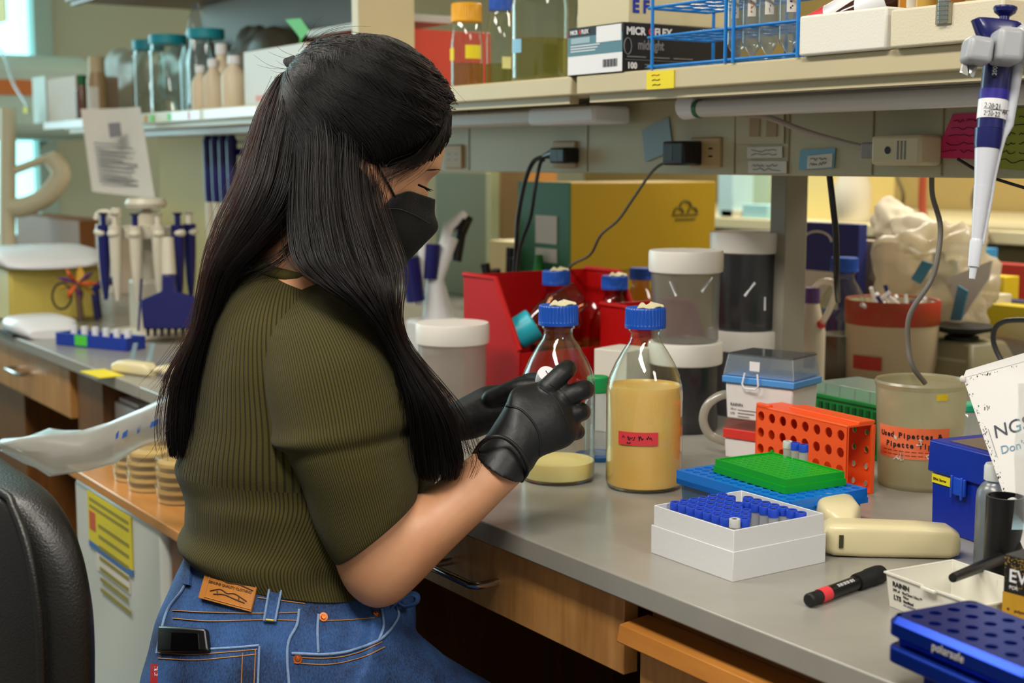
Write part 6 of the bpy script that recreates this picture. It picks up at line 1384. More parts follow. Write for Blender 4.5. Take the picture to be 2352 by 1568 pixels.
JN = [((446, 1222), (905, 1290), 1.70, .133), ((436, 1255), (925, 1335), 1.70, .138), ((402, 1330), (952, 1385), 1.70, .150), ((370, 1405), (955, 1425), 1.70, .160), ((350, 1470), (945, 1470), 1.70, .166), ((339, 1550), (925, 1530), 1.70, .168), ((343, 1630), (860, 1600), 1.70, .165), ((370, 1690), (780, 1660), 1.70, .15), ((430, 1720), (700, 1700), 1.70, .11)]
jb = M(); jr = cat_rings([ring2(l, r, d, t, 72, .9) for l, r, d, t in JN], 5)
for r_ in jr:
    c = (r_[0]+r_[36])/2
    for k in range(72): p = r_[k]; r_[k] = p+(p-c).normalized()*(NZ.noise(Vector((p.x*9, p.y*9, p.z*20)))*.005)
jb.loft(jr)
for P_ in (RL, LL):
    kn = P_[-1]; jb.tube(smooth_path([P_[0]]+P_[1:]+[kn+Vector((0, .04, -.05)), kn+Vector((0, .03, -.24)), kn+Vector((0, -.01, -.42))], 3), [.094]*3+[.089]*3+[.078]*3+[.072]*3+[.064]*3+[.058]*3+[.052], 24)
jeans = own(jb.build('jeans', m_dn)); remesh(jeans, .0045, 5)
bvj = bvh_of(jeans)
m_edge_d = mat('worn_denim_edge', '#7f9cc4', .8, noise=.3, nscale=160); m_th = mat('orange_thread', '#b07a3a', .7)
bpk = patch(bvj, [(369, 1492), (595, 1483), (592, 1590), (350, 1590)], -.001, .0022, 'back_pocket', m_dn, jeans)
seam(bvj, [(369, 1491), (450, 1492), (530, 1488), (596, 1482)], .0014, .0022, 'worn_edge', m_edge_d, bpk); seam(bvj, [(597, 1483), (595, 1530), (593, 1585)], .0014, .0022, 'worn_edge', m_edge_d, bpk)
for pts in ([(369, 1500), (450, 1503), (530, 1497), (592, 1491)], [(368, 1512), (450, 1516), (530, 1509), (590, 1502)], [(559, 1499), (557, 1540), (555, 1588)], [(588, 1492), (586, 1540), (584, 1588)]): seam(bvj, pts, .0006, .0026, 'stitch_line', m_th, bpk)
for pts in ([(397, 1402), (480, 1406), (607, 1408), (688, 1406)], [(398, 1420), (480, 1426), (611, 1423), (684, 1425)], [(370, 1310), (420, 1320), (480, 1372), (540, 1398)][0:0] or [(592, 1372), (640, 1378), (700, 1386)], [(742, 1425), (790, 1424), (860, 1419)], [(673, 1509), (752, 1511), (824, 1499), (876, 1474)], [(675, 1522), (752, 1525), (826, 1512), (882, 1486)]): seam(bvj, pts, .0006, .0008, 'stitch_line', m_th, jeans)
for pts, nm in (([(687, 1399), (682, 1435), (664, 1470), (660, 1510), (664, 1568)], 'side_seam'), ([(731, 1410), (729, 1450), (731, 1498)], 'coin_pocket_edge'), ([(875, 1400), (879, 1440), (868, 1472)], 'coin_pocket_edge'), ([(670, 1500), (752, 1502), (824, 1490), (878, 1464), (912, 1420), (910, 1390)], 'pocket_edge'), ([(437, 1268), (436, 1305), (424, 1349), (388, 1399), (372, 1450), (362, 1500)], 'back_seam')): seam(bvj, pts, .0017, .0012, nm, m_edge_d, jeans)
for u, v in ((742, 1417), (864, 1410), (684, 1513)):
    loc, n = hit(bvj, u, v); q = UZ.rotation_difference(n).to_matrix().to_4x4(); mbr = M(); mbr.X = Matrix.Translation(loc) @ q
    mbr.lathe([(.0052, 0), (.0050, .0018), (.0030, .0016), (.0024, .0030), (0, .0032)], 20); mbr.build('rivet', mat('copper', '#b8673a', .35, .9), jeans, ang=40)
lp_ = patch(bvj, [(620, 1342), (650, 1347), (634, 1430), (607, 1428)], -.001, .004, 'belt_loop', m_dn, jeans, 6, 10)
for a, b in (((621, 1344), (608, 1426)), ((648, 1348), (633, 1428))): seam(bvj, [a, ((a[0]+b[0])/2, (a[1]+b[1])/2), b], .0014, .0042, 'worn_edge', m_edge_d, lp_)
seam(bvj, [(612, 1424), (630, 1426)], .0012, .0048, 'bar_tack', mat('yellow_thread', '#c8b040', .7), lp_)
patch(bvj, [(433, 1262), (447, 1268), (440, 1345), (424, 1342)], -.001, .004, 'belt_loop', m_dn, jeans, 6, 10)
fl = own(M().tube(smooth_path([at(u, v, 1.63) for u, v in ((895, 1398), (912, 1380), (940, 1364), (958, 1368), (955, 1384), (930, 1392), (915, 1386))], 5), .007, 10, flat=.35).build('front_loop', m_dn, ang=70)); fl.parent = jeans; fl.matrix_parent_inverse = Matrix()
m_lea = mat('tan_leather', '#b8742c', .5, noise=.15, nscale=30, bump=.15, bscale=260)
lpq = [(484, 1298), (598, 1327), (579, 1406), (463, 1374)]
lp2 = patch(bvj, lpq, -.001, .005, 'leather_patch', m_lea, jeans, 10, 8)
bvl = bvh_of(lp2)
def q2(a, b): Q = [Vector((*q, 0)) for q in lpq]; p = Q[0].lerp(Q[1], a).lerp(Q[3].lerp(Q[2], a), b); return p.x, p.y
def warp_text(bv, body, size, quadfn, a0, b0, name, m, par, sx=1.0, bold=0, off=.0004):
    """lettering laid onto a surface: size and position in the quad's own units (a across, b down)"""
    vs, fs = glyphs(body, size, 'LEFT', .00005, bold); out = []
    for v in vs:
        u_, v_ = quadfn(a0+v.x*sx, b0-v.y); loc, n = hit(bv, u_, v_); out.append(loc+n*(off if v.z > 0 else off*.2))
    return M().add(out, fs).build(name, m, par, smooth=False)
m_brand = mat('burnt_print', '#4a2a10', .6)
warp_text(bvl, '& CO', .13, q2, .62, .16, 'lettering', m_brand, lp2, 1.0); warp_text(bvl, 'TRADE   RIVETED', .085, q2, .10, .33, 'lettering', m_brand, lp2, .95)
warp_text(bvl, 'GENUINE QUALITY CLOTHING', .10, q2, .03, .50, 'lettering', m_brand, lp2, .62, .002)
for a in (.04, .96): seam(bvl, [q2(a, .04), q2(a, .5), q2(a, .96)], .0005, .0003, 'stitch_line', m_th, lp2)
seam(bvl, [q2(.04, .93), q2(.5, .93), q2(.96, .93)], .0005, .0003, 'stitch_line', m_th, lp2)
for pts in ([(.12, .72), (.3, .60), (.45, .66), (.6, .62), (.85, .74)], [(.2, .78), (.4, .72), (.6, .76), (.82, .80)], [(.25, .66), (.28, .78)], [(.68, .64), (.70, .80)], [(.12, .25), (.4, .36), (.62, .33), (.92, .40)]): seam(bvl, [q2(*p) for p in pts], .0007, .0002, 'printed_drawing', m_brand, lp2)
rt_ = patch(bvj, [(353, 1526), (366, 1525), (365, 1585), (352, 1585)], .0, .004, 'red_tab', mat('tab_red', '#9c1420', .6), jeans, 4, 8)
warp_text(bvh_of(rt_), 'LEVIS', 9, lambda a, b: (361.5+b, 1530+a), 0, 0, 'lettering', m_wplast, rt_, 1.05)
# phone in the pocket: a thing of its own
phn = patch(bvj, [(377, 1440), (482, 1446), (488, 1500), (374, 1500)], .0, .0085, 'phone_body', m_black, None, 10, 6)
ph_o = thing('phone', 'black phone sticking out of the back jeans pocket', 'phone', tuple(hit(bvj, 430, 1470)[0])); phn.parent = ph_o; phn.matrix_parent_inverse = Matrix.Translation(-Vector(ph_o.location))
bvp = bvh_of(phn); lens = patch(bvp, [(395, 1452), (455, 1455), (458, 1495), (393, 1495)], 0, .0008, 'glossy_panel', mat('phone_gloss', '#050506', .08), phn, 6, 6)
bv2 = phn.modifiers.new('edge', 'BEVEL'); bv2.width = .003; bv2.segments = 3; bv2.limit_method = 'ANGLE'

# ---- gloves
def glove(rings, fingers, name, voxel=.0019):
    g = M(); g.loft(cat_rings([ring2(l, r, d, t, 40) for l, r, d, t in rings], 4))
    for pts, rad in fingers:
        P_ = smooth_path([at(*p) for p in pts], 4); n = len(P_)
        g.tube(P_, [rad*(1.06-.16*k/(n-1)) for k in range(n)], 16); g.sphere(P_[-1], rad*.9, 14, 10); g.sphere(P_[0], rad*1.06, 14, 10)
    o = own(g.build(name, m_glove)); return remesh(o, voxel, 5, .6)
g1 = glove([((1198, 1104), (1089, 1041), 1.612, .041), ((1224, 1074), (1126, 986), 1.618, .036), ((1240, 1050), (1158, 935), 1.622, .033), ((1272, 1037), (1178, 893), 1.627, .028), ((1304, 1025), (1224, 880), 1.634, .027), ((1324, 1006), (1268, 868), 1.645, .026), ((1334, 985), (1305, 880), 1.656, .020)],
    [([(1255, 892, 1.630), (1298, 851, 1.640), (1303, 848, 1.668), (1282, 858, 1.690)], .0110), ([(1290, 915, 1.634), (1338, 895, 1.642), (1342, 897, 1.672), (1308, 905, 1.690)], .0113), ([(1298, 955, 1.638), (1331, 945, 1.646), (1334, 947, 1.674), (1300, 945, 1.690)], .0110), ([(1292, 995, 1.642), (1319, 992, 1.652), (1324, 990, 1.672), (1295, 980, 1.684)], .0100), ([(1185, 950, 1.650), (1222, 905, 1.672), (1256, 886, 1.684)], .0110)], 'right_glove')
bvg = bvh_of(g1)
seam(bvg, [(1163, 932), (1195, 940), (1225, 970), (1240, 1005), (1240, 1046)], .0016, -.0004, 'fold_line', m_glove, g1); seam(bvg, [(1240, 888), (1275, 915), (1295, 950), (1305, 975)], .0012, -.0005, 'fold_line', m_glove, g1); seam(bvg, [(1262, 882), (1290, 898), (1312, 925)], .0011, -.0005, 'fold_line', m_glove, g1)
cf = [at(u, v, d) for u, v, d in ((1089, 1041, 1.612), (1105, 1018, 1.584), (1130, 1003, 1.576), (1160, 1006, 1.574), (1190, 1030, 1.575), (1208, 1060, 1.578), (1212, 1082, 1.588), (1198, 1104, 1.612))]
co = own(M().tube(smooth_path(cf, 5), .0024, 10).build('rolled_cuff', m_glove, ang=80)); co.parent = g1; co.matrix_parent_inverse = Matrix()
g2 = glove([((985, 1075), (965, 975), 1.765, .040), ((1010, 1048), (995, 957), 1.755, .037), ((1050, 1016), (1036, 928), 1.737, .031), ((1092, 1006), (1082, 902), 1.727, .028), ((1130, 992), (1118, 886), 1.72, .027), ((1172, 975), (1166, 884), 1.714, .022), ((1205, 955), (1200, 888), 1.71, .013)],
    [([(1175, 895, 1.715), (1215, 876, 1.712), (1243, 874, 1.694)], .0108), ([(1130, 915, 1.70), (1185, 892, 1.685), (1232, 886, 1.678)], .0112), ([(1195, 915, 1.715), (1245, 912, 1.718), (1250, 925, 1.695)], .0105), ([(1195, 935, 1.715), (1240, 940, 1.718), (1240, 950, 1.695)], .0102), ([(1185, 955, 1.715), (1225, 965, 1.716), (1222, 972, 1.698)], .0095)], 'left_glove')
# tube in the hands
tp_ = at(1240, 905, 1.672); tq_ = at(1257, 858, 1.640)
stb = thing('sample_tube', 'small white-capped tube held between her gloved fingertips', 'tube', tuple(tp_)); stb.rotation_mode = 'QUATERNION'; stb.rotation_quaternion = UZ.rotation_difference((tq_-tp_).normalized())
hh = (tq_-tp_).length
M().lathe([(0, -.02), (.006, -.018), (.009, .0), (.009, hh-.010)], 24, cap1=True).build('tube_body', m_vial, stb, ang=50); M().lathe([(.0098, hh-.016), (.0112, hh-.015), (.0116, hh-.004), (.0108, hh), (0, hh+.0006)], 32, cap0=True).build('white_cap', m_wplast, stb, ang=40)
M().box(-.004, .004, -.0005, .0005, hh+.0004, hh+.001).box(.002, .005, -.003, -.002, hh+.0004, hh+.001).build('ink_mark', m_ink, stb)

# ---- mask
def sag(u, v):
    r = ray(u, v); t = (H0-CAM).dot(HS)/r.dot(HS); return CAM+r*t
def mir(p): return p-HS*(2*(p-H0).dot(HS))
MK = [((904, 449), (940, 440), (968, 447), (1000, 458)), ((888, 466), (925, 462), (962, 472), (999, 490)), ((866, 490), (910, 492), (960, 506), (1006, 525)), ((872, 528), (905, 535), (945, 548), (976, 560)), ((884, 578), (900, 582), (922, 592), (938, 600)), ((896, 612), (902, 617), (910, 623), (916, 628))]
rows = []
for n_, a_, b_, m_ in MK:
    N = hit(bvb, *n_)[0]; 
    if dep(N) > 1.72 or dep(N) < 1.5: N = at(n_[0], n_[1], 1.635)
    N = N+HS*.003; Mm = sag(*m_); dn, dm = dep(N), dep(Mm); half = []
    for (u_, v_), w_ in ((a_, .30), (b_, .66)):
        df = dep(hit(bvb, u_, v_, 1.9)[0]); half.append(at(u_, v_, min(dn+(dm-dn)*w_-.006, df-.007)))
    row = [N]+half+[Mm]; rows.append(row+[mir(p) for p in reversed(row[:-1])])
mk = cat_rings(rows, 5); mk = [smooth_path(r_, 4) for r_ in mk]
m_mask = mat('black_mask', '#0a0a0b', .75, bump=.5, bscale=420)
mb_ = M().loft(mk, closed=False); mask = own(mb_.build('face_mask', m_mask, ang=40)); so_ = mask.modifiers.new('cloth', 'SOLIDIFY'); so_.thickness = .0014
mi = smooth_path([hit(bvb, u, v, 1.63)[0]+HS*.003 for u, v in ((906, 452), (892, 425), (876, 398), (864, 372), (856, 352))], 5)
el = own(M().tube(mi, .0018, 8, flat=.6).build('ear_loop', m_blackm, ang=80)); el.parent = mask; el.matrix_parent_inverse = Matrix()
sm = []
for u, v in ((880, 482), (915, 480), (960, 498), (1004, 524)): sm.append(hit(bvh_of(mask), u, v)[0]-FW*.0012)
el = own(M().tube(smooth_path(sm, 5), .0007, 6).build('welded_seam', mat('mask_seam', '#232325', .7), ang=80)); el.parent = mask; el.matrix_parent_inverse = Matrix()
# brow and lashes
m_hairk = mat('hair_dark', '#060404', .6, spec=.12, noise=.5, nscale=90, stretch=(1, 1, .08), col2='#0d0907', bump=.6, bscale=260)
def strokes(lst, name, r=.0007):
    mbx = M()
    for pts in lst: mbx.tube([hit(bvb, u, v, 1.63)[0]-FW*.001 for u, v in pts], [r*1.2, r, r*.4][:len(pts)], 6)
    return own(mbx.build(name, m_hairk, ang=80))
strokes([[(968+k*5, 394-k*.5), (977+k*5, 389), (986+k*5, 388+k*.6)] for k in range(2, 7)], 'eyebrow', .0003)
lash = own(M().tube([at(u, v, 1.655) for u, v in ((960, 424), (974, 430), (986, 436))], .0013, 6).tube([at(978, 431, 1.655), at(990, 440, 1.655)], [.0009, .0003], 6).tube([at(984, 434, 1.655), at(994, 437, 1.655)], [.0009, .0003], 6).tube([at(972, 428, 1.655), at(984, 441, 1.655)], [.0009, .0003], 6).build('eyelash', m_hairk, ang=80))

# ---- hair
CAP = [(-.125, .02, .085, .060), (-.09, .03, .092, .074), (-.05, .06, .100, .081), (-.02, .090, .104, .083), (.012, .098, .106, .0845), (.035, .0985, .107, .084), (.060, .0885, .100, .080), (.080, .077, .083, .071), (.098, .061, .063, .058), (.112, .040, .040, .039), (.121, .015, .018, .016), (.123, .004, .008, .005)]
def tfront(h): return math.radians(interp([(-.125, 118.), (-.05, 100.), (-.036, 88.), (-.024, 66.), (-.010, 50.), (.005, 40.), (.022, 31.), (.042, 23.), (.058, 14.), (.066, 4.), (.070, 0.), (.13, 0.)], h)[0])
rows = []
for j in range(60):
    h = -.115+.2375*j/59; t0 = tfront(h); o_ = []; i_ = []
    for k in range(73):
        t = t0+(2*PI-2*t0)*k/72; edge = min(1, (min(k, 72-k)/72)*9) if t0 > .02 else 1
        lump = .0016*math.sin(t*23+h*60)+.0012*math.sin(t*41-h*90)
        o_.append(head_pt(h, t, CAP, lump*edge-.0075*(1-edge))); i_.append(head_pt(h, t, CAP, -.016))
    rows.append(o_+list(reversed(i_)))
hair = M().loft(rows)
TIE = at(690, 162, 1.70)
LOCKL = [(165, 652, 694, 1.70, .018), (200, 630, 715, 1.70, .040), (260, 606, 735, 1.70, .062), (330, 590, 730, 1.70, .072), (400, 571, 722, 1.69, .074), (480, 537, 690, 1.68, .070), (560, 502, 612, 1.665, .056), (620, 482, 552, 1.65, .042), (690, 466, 524, 1.645, .034), (760, 450, 494, 1.645, .030), (840, 408, 474, 1.645, .028), (900, 392, 462, 1.645, .024), (960, 392, 450, 1.645, .020), (1010, 402, 442, 1.645, .012), (1040, 412, 430, 1.645, .004)]
LOCKR = [(215, 690, 790, 1.70, .050), (270, 680, 840, 1.69, .062), (330, 685, 856, 1.672, .062), (400, 684, 852, 1.652, .058), (480, 682, 864, 1.630, .056), (560, 690, 886, 1.598, .050), (610, 712, 899, 1.570, .042), (660, 772, 905, 1.553, .034), (710, 838, 908, 1.548, .028), (770, 884, 922, 1.550, .022), (830, 912, 958, 1.556, .022), (900, 934, 1008, 1.560, .024), (960, 942, 1040, 1.565, .024), (1020, 948, 1050, 1.570, .020), (1060, 960, 1040, 1.572, .012), (1090, 985, 1012, 1.573, .004)]
def lock_rings(tab, n=48, per=4, lump=1):
    rg = cat_rings([ring2((a, v), (b, v), d, t, n) for v, a, b, d, t in tab], per)
    for j, r_ in enumerate(rg):
        c = (r_[0]+r_[n//2])/2
        for k in range(n):
            q = 2*PI*k/n; r_[k] = c+(r_[k]-c)*(.95+lump*(.035*math.sin(9*q+j*.06)+.025*math.sin(17*q-j*.09+1)))
    return rg
def ends(tab, new): return [r for r in tab if r[0] < new[0][0]]+new
SL_ = ends(LOCKL, [(960, 385, 456, 1.645, .022), (1010, 386, 450, 1.645, .020), (1048, 392, 446, 1.645, .018)]); SR_ = ends(LOCKR, [(1020, 946, 1056, 1.570, .022), (1060, 952, 1062, 1.572, .020), (1100, 965, 1050, 1.573, .018)])
def thin(tab, v0): return [(v, a+(b-a)*.5*q_, b-(b-a)*.5*q_, d, t*(1-.8*q_)) for v, a, b, d, t in tab for q_ in (max(0, min(.9, (v-v0)/(tab[-1][0]-v0))),)]
rl, rr_ = lock_rings(thin(LOCKL, 780)), lock_rings(thin(LOCKR, 860)); rls, rrs = lock_rings(SL_), lock_rings(SR_)
hair.loft(rl); hair.loft(rr_)
hair_o = own(hair.build('hair', m_hairk, ang=180))
ht_ = M()
for k in range(4):
    c = TIE+(at(676, 167, 1.70)-TIE)*(k/3-.3); ax = (at(640, 185, 1.70)-at(690, 140, 1.70)).normalized(); e1 = ax.orthogonal().normalized(); e2 = ax.cross(e1)
    ht_.tube([c+e1*.0165*math.cos(2*PI*j/28)+e2*.0165*math.sin(2*PI*j/28) for j in range(29)], .0046, 10)
hto_ = own(ht_.build('hair_tie', mat('tie_black', '#08080a', .7, bump=.8, bscale=500), ang=80)); hto_.parent = hair_o; hto_.matrix_parent_inverse = Matrix()
# strands
q = random.Random(11); S = []
def cap_proj(p, off):
    d = p-H0; h = d.dot(HU); x, y = d.dot(HF), d.dot(HS); h = max(-.12, min(.1225, h)); t = math.atan2(y, x)
    return head_pt(h, t, CAP, off)
for _ in range(9500):
    h0 = q.uniform(-.03, .118); t0 = tfront(h0); t = t0+abs(q.gauss(0, .55)) if q.random() < .62 else q.uniform(t0, PI*.9)
    sg = 1 if q.random() < .72 else -1
    if t > PI*.92: continue
    s0 = head_pt(h0, sg*t, CAP, 0); tgt = TIE+HS*q.gauss(0, .006)+HU*q.gauss(0, .006); off = q.uniform(.0004, .0040); n = 13; pts = []
    bow = q.uniform(-.004, .004)-(.018 if h0 < .02 else 0)
    for k in range(n):
        f = k/(n-1)*(1 if q.random() < 2 else 1); p = s0.lerp(tgt, f)+HU*(.035*math.sin(f*PI)+bow*math.sin(f*PI)); e = cap_proj(p, off)
        pts.append(e.lerp(tgt, max(0, (f-.82)/.18)))
    S.append((pts, .00036))
def lock_strands(rg, n, spread=1.0, t0r=(0, .06), t1r=(.72, 1.0), fly=.04, grow=1.0):
    N = len(rg[0]); J = len(rg)
    for _ in range(n):
        a = q.uniform(0, 1) if q.random() < .35 else .25+q.gauss(0, .17)     # the side towards the aisle is a = .25
        a %= 1.0; rad = q.uniform(.93, 1.05); lift = q.uniform(.16, .42); b0 = q.uniform(*t0r); b1 = q.uniform(*t1r)
        if q.random() < fly: rad = q.uniform(1.05, 1.35)
        m = 17; pts = []; w1, w2, w3 = q.uniform(0, 6), q.uniform(0, 6), q.gauss(0, .02)
        for k in range(m):
            f = b0+(b1-b0)*k/(m-1); x = f*(J-1); j = min(J-2, int(x)); fr = x-j; aa = ((a+w3*f*spread+.006*math.sin(f*9+w1)) % 1)*N; i = int(aa) % N; i2 = (i+1) % N; fa = aa-int(aa)
            p0 = rg[j][i].lerp(rg[j][i2], fa); p1 = rg[j+1][i].lerp(rg[j+1][i2], fa); c0 = (rg[j][0]+rg[j][N//2])/2; c1 = (rg[j+1][0]+rg[j+1][N//2])/2
            p = p0.lerp(p1, fr); c = c0.lerp(c1, fr); r2 = (1+(rad-1)*(1+2.5*f*f if rad > 1.05 else 1))*(.92+.08*min(1, f/lift))
            pts.append(c+(p-c)*r2+RT*.0012*math.sin(f*7+w2))
        S.append((pts, .00032))
lock_strands(rls, 6800, t1r=(.66, 1.0)); lock_strands(rrs, 8600, t1r=(.72, 1.0))
for _ in range(6500):                            # hair combed down from the tie over the side of the head
    a = max(.02, min(.47, .29+q.gauss(0, .13))); f0 = q.uniform(.16, .36); J = len(rrs); N = len(rrs[0]); off = q.uniform(.0018, .0062)
    def rp(f):
        x = f*(J-1); j = min(J-2, int(x)); fr = x-j; aa = a*N; i = int(aa) % N; i2 = (i+1) % N; fa = aa-int(aa)
        return rrs[j][i].lerp(rrs[j][i2], fa).lerp(rrs[j+1][i].lerp(rrs[j+1][i2], fa), fr)
    e = rp(f0); s0 = TIE+HS*abs(q.gauss(.004, .008))+HU*q.gauss(-.006, .006); pts = []
    for k in range(7):
        f = k/7; p = cap_proj(s0.lerp(e, f)+HS*.02*math.sin(f*PI)-HF*.012*math.sin(f*PI), off); w_ = max(0, (f-.55)/.45); pts.append(p.lerp(e, w_*w_).lerp(s0, max(0, 1-f*6)))
    b1 = q.uniform(.55, .9)
    for k in range(10): p = rp(f0+(b1-f0)*k/9); pts.append(p-DH*off*.5+RT*.0012*math.sin(k*.8+off*3000))
    S.append((pts, .00034))
# loose wisps at temple, nape, crown and tips
def wisp(pts, n, jit, r=.00020):
    for _ in range(n):
        o_ = Vector((q.gauss(0, jit), q.gauss(0, jit), q.gauss(0, jit))); o2 = Vector((q.gauss(0, jit), q.gauss(0, jit), q.gauss(0, jit)))*1.8
        P_ = smooth_path([at(*p)+o_*.6+o2*(k/(len(pts)-1)) for k, p in enumerate(pts)], 4); S.append((P_[:max(5, int(len(P_)*q.uniform(.6, 1)))], r))
wisp([(1020, 270, 1.67), (1000, 320, 1.655), (960, 370, 1.635), (905, 400, 1.62), (870, 415, 1.615)], 90, .004)
wisp([(985, 330, 1.65), (950, 365, 1.63), (905, 390, 1.618), (880, 430, 1.615), (862, 470, 1.615)], 22, .004)
wisp([(880, 380, 1.612), (885, 420, 1.612), (870, 470, 1.615), (862, 500, 1.615)], 10, .004)
wisp([(690, 520, 1.62), (660, 575, 1.62), (620, 610, 1.62), (560, 640, 1.625), (500, 700, 1.635)], 60, .006)
wisp([(740, 530, 1.60), (760, 600, 1.575), (800, 660, 1.552), (860, 730, 1.548), (905, 800, 1.55)], 60, .005)
wisp([(470, 700, 1.64), (430, 800, 1.64), (390, 880, 1.64), (372, 920, 1.64)], 70, .009)
wisp([(450, 800, 1.64), (425, 900, 1.64), (400, 980, 1.64), (372, 1010, 1.64)], 40, .010)
wisp([(990, 900, 1.565), (1030, 990, 1.57), (1045, 1040, 1.57), (1075, 1050, 1.57)], 40, .008)
wisp([(1000, 960, 1.565), (1015, 1040, 1.57), (1020, 1070, 1.57), (1005, 1100, 1.575)], 40, .008)
wisp([(700, 120, 1.70), (740, 88, 1.70), (790, 74, 1.70), (850, 80, 1.70)], 22, .005); wisp([(860, 88, 1.70), (930, 108, 1.70), (985, 160, 1.70), (1030, 215, 1.70), (1045, 235, 1.70)], 22, .004)
wisp([(640, 185, 1.70), (600, 280, 1.69), (560, 400, 1.68), (515, 520, 1.67), (480, 640, 1.65)], 40, .006); wisp([(690, 150, 1.69), (640, 140, 1.68), (600, 110, 1.68)], 7, .006)
hc = bpy.data.hair_curves.new('hair_strands'); hc.add_curves([len(p) for p, r in S])
co_ = []; ra_ = []
for P_, r in S:
    n = len(P_)
    for k, p in enumerate(P_): co_ += [p.x, p.y, p.z]; ra_.append(r*(1-.55*(k/(n-1))**3))
hc.points.foreach_set('position', co_); hc.points.foreach_set('radius', ra_)
m_hs = bpy.data.materials.new('hair_fibre'); m_hs.use_nodes = True; nt = m_hs.node_tree; nt.nodes.remove(nt.nodes['Principled BSDF']); hn = nt.nodes.new('ShaderNodeBsdfHairPrincipled')
hn.parametrization = 'MELANIN'; hn.inputs['Melanin'].default_value = .97; hn.inputs['Melanin Redness'].default_value = .4; hn.inputs['Roughness'].default_value = .26; hn.inputs['Radial Roughness'].default_value = .35; hn.inputs['IOR'].default_value = 1.36
nt.links.new(hn.outputs[0], nt.nodes['Material Output'].inputs['Surface']); hc.materials.append(m_hs)
hso = bpy.data.objects.new('hair_strands', hc); COL.objects.link(hso); hso.parent = hair_o; hso.matrix_parent_inverse = Matrix()

# ------------------------------------------------------------------ her chair
hip = at(600, 1600, 1.70); ch_ = thing('office_chair', 'black leather office chair the woman sits on', 'chair', (hip.x, hip.y-.06, 0))
CO = Vector(ch_.location)
m_lthr = mat('black_leather', '#171513', .38, bump=.35, bscale=420, noise=.2, nscale=60)
seat_z = .640
M().loft([[Vector((x*w_, y*w_, z)) for x, y in [(math.copysign(abs(math.cos(2*PI*k/40))**.6, math.cos(2*PI*k/40))*.23, math.copysign(abs(math.sin(2*PI*k/40))**.6, math.sin(2*PI*k/40))*.22) for k in range(40)]] for z, w_ in ((seat_z-.085, .9), (seat_z-.07, 1), (seat_z-.02, 1), (seat_z, .92))]).build('seat', m_lthr, ch_, ang=60)
bk0 = at(0, 1330, 1.52)-CO
BKT = [(1050, .05, .012), (1056, .09, .024), (1066, .128, .032), (1085, .158, .038), (1130, .183, .044), (1190, .199, .048), (1260, .208, .050), (1330, .212, .051), (1430, .211, .051), (1568, .205, .050), (1700, .185, .046), (1780, .15, .036), (1800, .11, .02)]
def bk_ring(v, w_, t_, n=64, off=0):
    z = at(0, v, 1.52).z; out = []
    for k in range(n):
        a = 2*PI*k/n; c, s = math.cos(a), math.sin(a); x = w_*math.copysign(abs(c)**.75, c); y = t_*math.copysign(abs(s)**.8, s); y -= .035*(1-(x/.215)**2)*1.0
        out.append(Vector((bk0.x+x, bk0.y+y+.02, z)))
    return out
M().loft(cat_rings([bk_ring(*b) for b in BKT], 4)).build('backrest', m_lthr, ch_, ang=60)
for a_ in (-.62,):
    pts = []
    for v, w_, t_ in BKT[2:-1]:
        z = at(0, v, 1.52).z; x = w_*.975; y = -t_*.62-.035*(1-(x/.215)**2); pts.append(Vector((bk0.x+x, bk0.y+y+.02, z)))
    L_ = list(reversed([Vector((2*bk0.x-p.x, p.y, p.z)) for p in pts])); M().tube(smooth_path(L_+[Vector((bk0.x, bk0.y-.05, at(0, 1058, 1.52).z))]+pts, 4), .0042, 10).build('piping', m_lthr, ch_, ang=80)
M().tube([(0, -.05, seat_z-.08), (0, -.22, seat_z-.09), (bk0.x, bk0.y-.01, seat_z-.02), (bk0.x, bk0.y-.01, seat_z+.12)], .018, 12, flat=.5).build('back_bracket', m_blackm, ch_, ang=60)
M().tube([(0, 0, .08), (0, 0, .40)], .03, 20).tube([(0, 0, .40), (0, 0, seat_z-.08)], .018, 20).build('gas_column', m_chrome, ch_, ang=40)
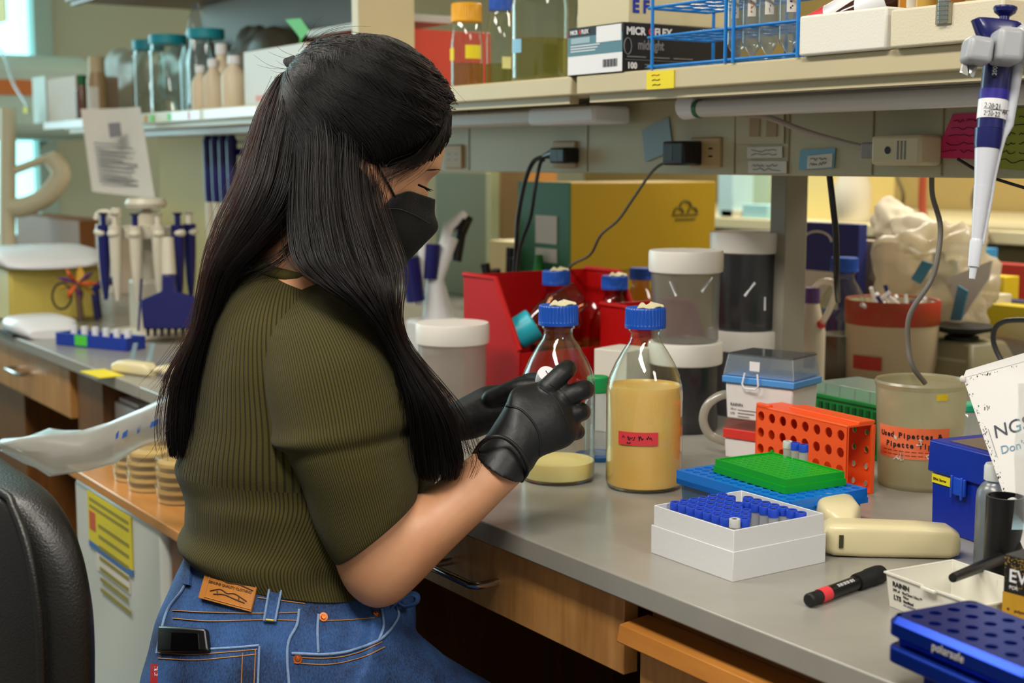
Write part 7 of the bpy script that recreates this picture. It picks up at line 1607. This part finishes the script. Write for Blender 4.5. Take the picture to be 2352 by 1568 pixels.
for k in range(5):
    a = 2*PI*k/5+.3; leg = M().tube([(.02*math.cos(a), .02*math.sin(a), .10), (.28*math.cos(a), .28*math.sin(a), .075)], [.026, .018], 12).build('leg', m_blackm, ch_, ang=60)
    M().tube([(.28*math.cos(a)-.012*math.sin(a), .28*math.sin(a)+.012*math.cos(a), .028), (.28*math.cos(a)+.012*math.sin(a), .28*math.sin(a)-.012*math.cos(a), .028)], .028, 18).tube([(.28*math.cos(a), .28*math.sin(a), .03), (.28*math.cos(a), .28*math.sin(a), .075)], .008, 8).build('caster', m_blackm, leg)
# ------------------------------------------------------------------ camera and light
cd = bpy.data.cameras.new('camera'); cam = bpy.data.objects.new('camera', cd); COL.objects.link(cam)
cd.lens = 36 * FPX / 2352; cd.sensor_width = 36; cd.clip_start = .05
Rm = Matrix((RT, UP, -FW)).transposed()
cam.matrix_world = Matrix.Translation(CAM) @ Rm.to_4x4()
cd.dof.use_dof = True; cd.dof.focus_distance = 1.62; cd.dof.aperture_fstop = 6.0
SC.camera = cam
def area(name, loc, size, power, col, rot=(0, 0, 0), sy=None):
    l = bpy.data.lights.new(name, 'AREA'); l.energy = power; l.color = col; l.size = size
    if sy: l.shape = 'RECTANGLE'; l.size_y = sy
    o = bpy.data.objects.new(name, l); COL.objects.link(o); o.location = loc; o.rotation_euler = rot
    return o
area('ceiling_lamp_near', (-.5, -.9, 2.68), 1.2, 38, (1, .95, .86), sy=.35)
area('ceiling_lamp_aisle', (-2.4, -.9, 2.68), 1.2, 34, (1, .95, .86), sy=.35)
area('ceiling_lamp_far', (-3.6, 2.3, 2.68), 1.2, 40, (1, .93, .80), sy=.35)
area('ceiling_lamp_back', (-1.4, 2.3, 2.68), 1.2, 40, (1, .93, .80), sy=.35)
area('ceiling_lamp_side', (1.2, .3, 2.68), 1.2, 34, (1, .95, .88), sy=.5)
area('daylight_window', (-6.3, -.6, 1.9), 2.2, 32, (.72, .95, 1), (0, -PI/2, 0), sy=1.6)
w = bpy.data.worlds.new('world'); SC.world = w; w.use_nodes = True
w.node_tree.nodes['Background'].inputs['Color'].default_value = (1, .97, .93, 1)
w.node_tree.nodes['Background'].inputs['Strength'].default_value = .27
SC.view_settings.view_transform = 'Standard'; SC.view_settings.look = 'None'; SC.view_settings.gamma = 1
SC.view_settings.exposure = 0.2; SC.view_settings.use_curve_mapping = False
SC.cycles.transparent_max_bounces = 18
SC.cycles.max_bounces = 6; SC.cycles.diffuse_bounces = 3; SC.cycles.glossy_bounces = 3
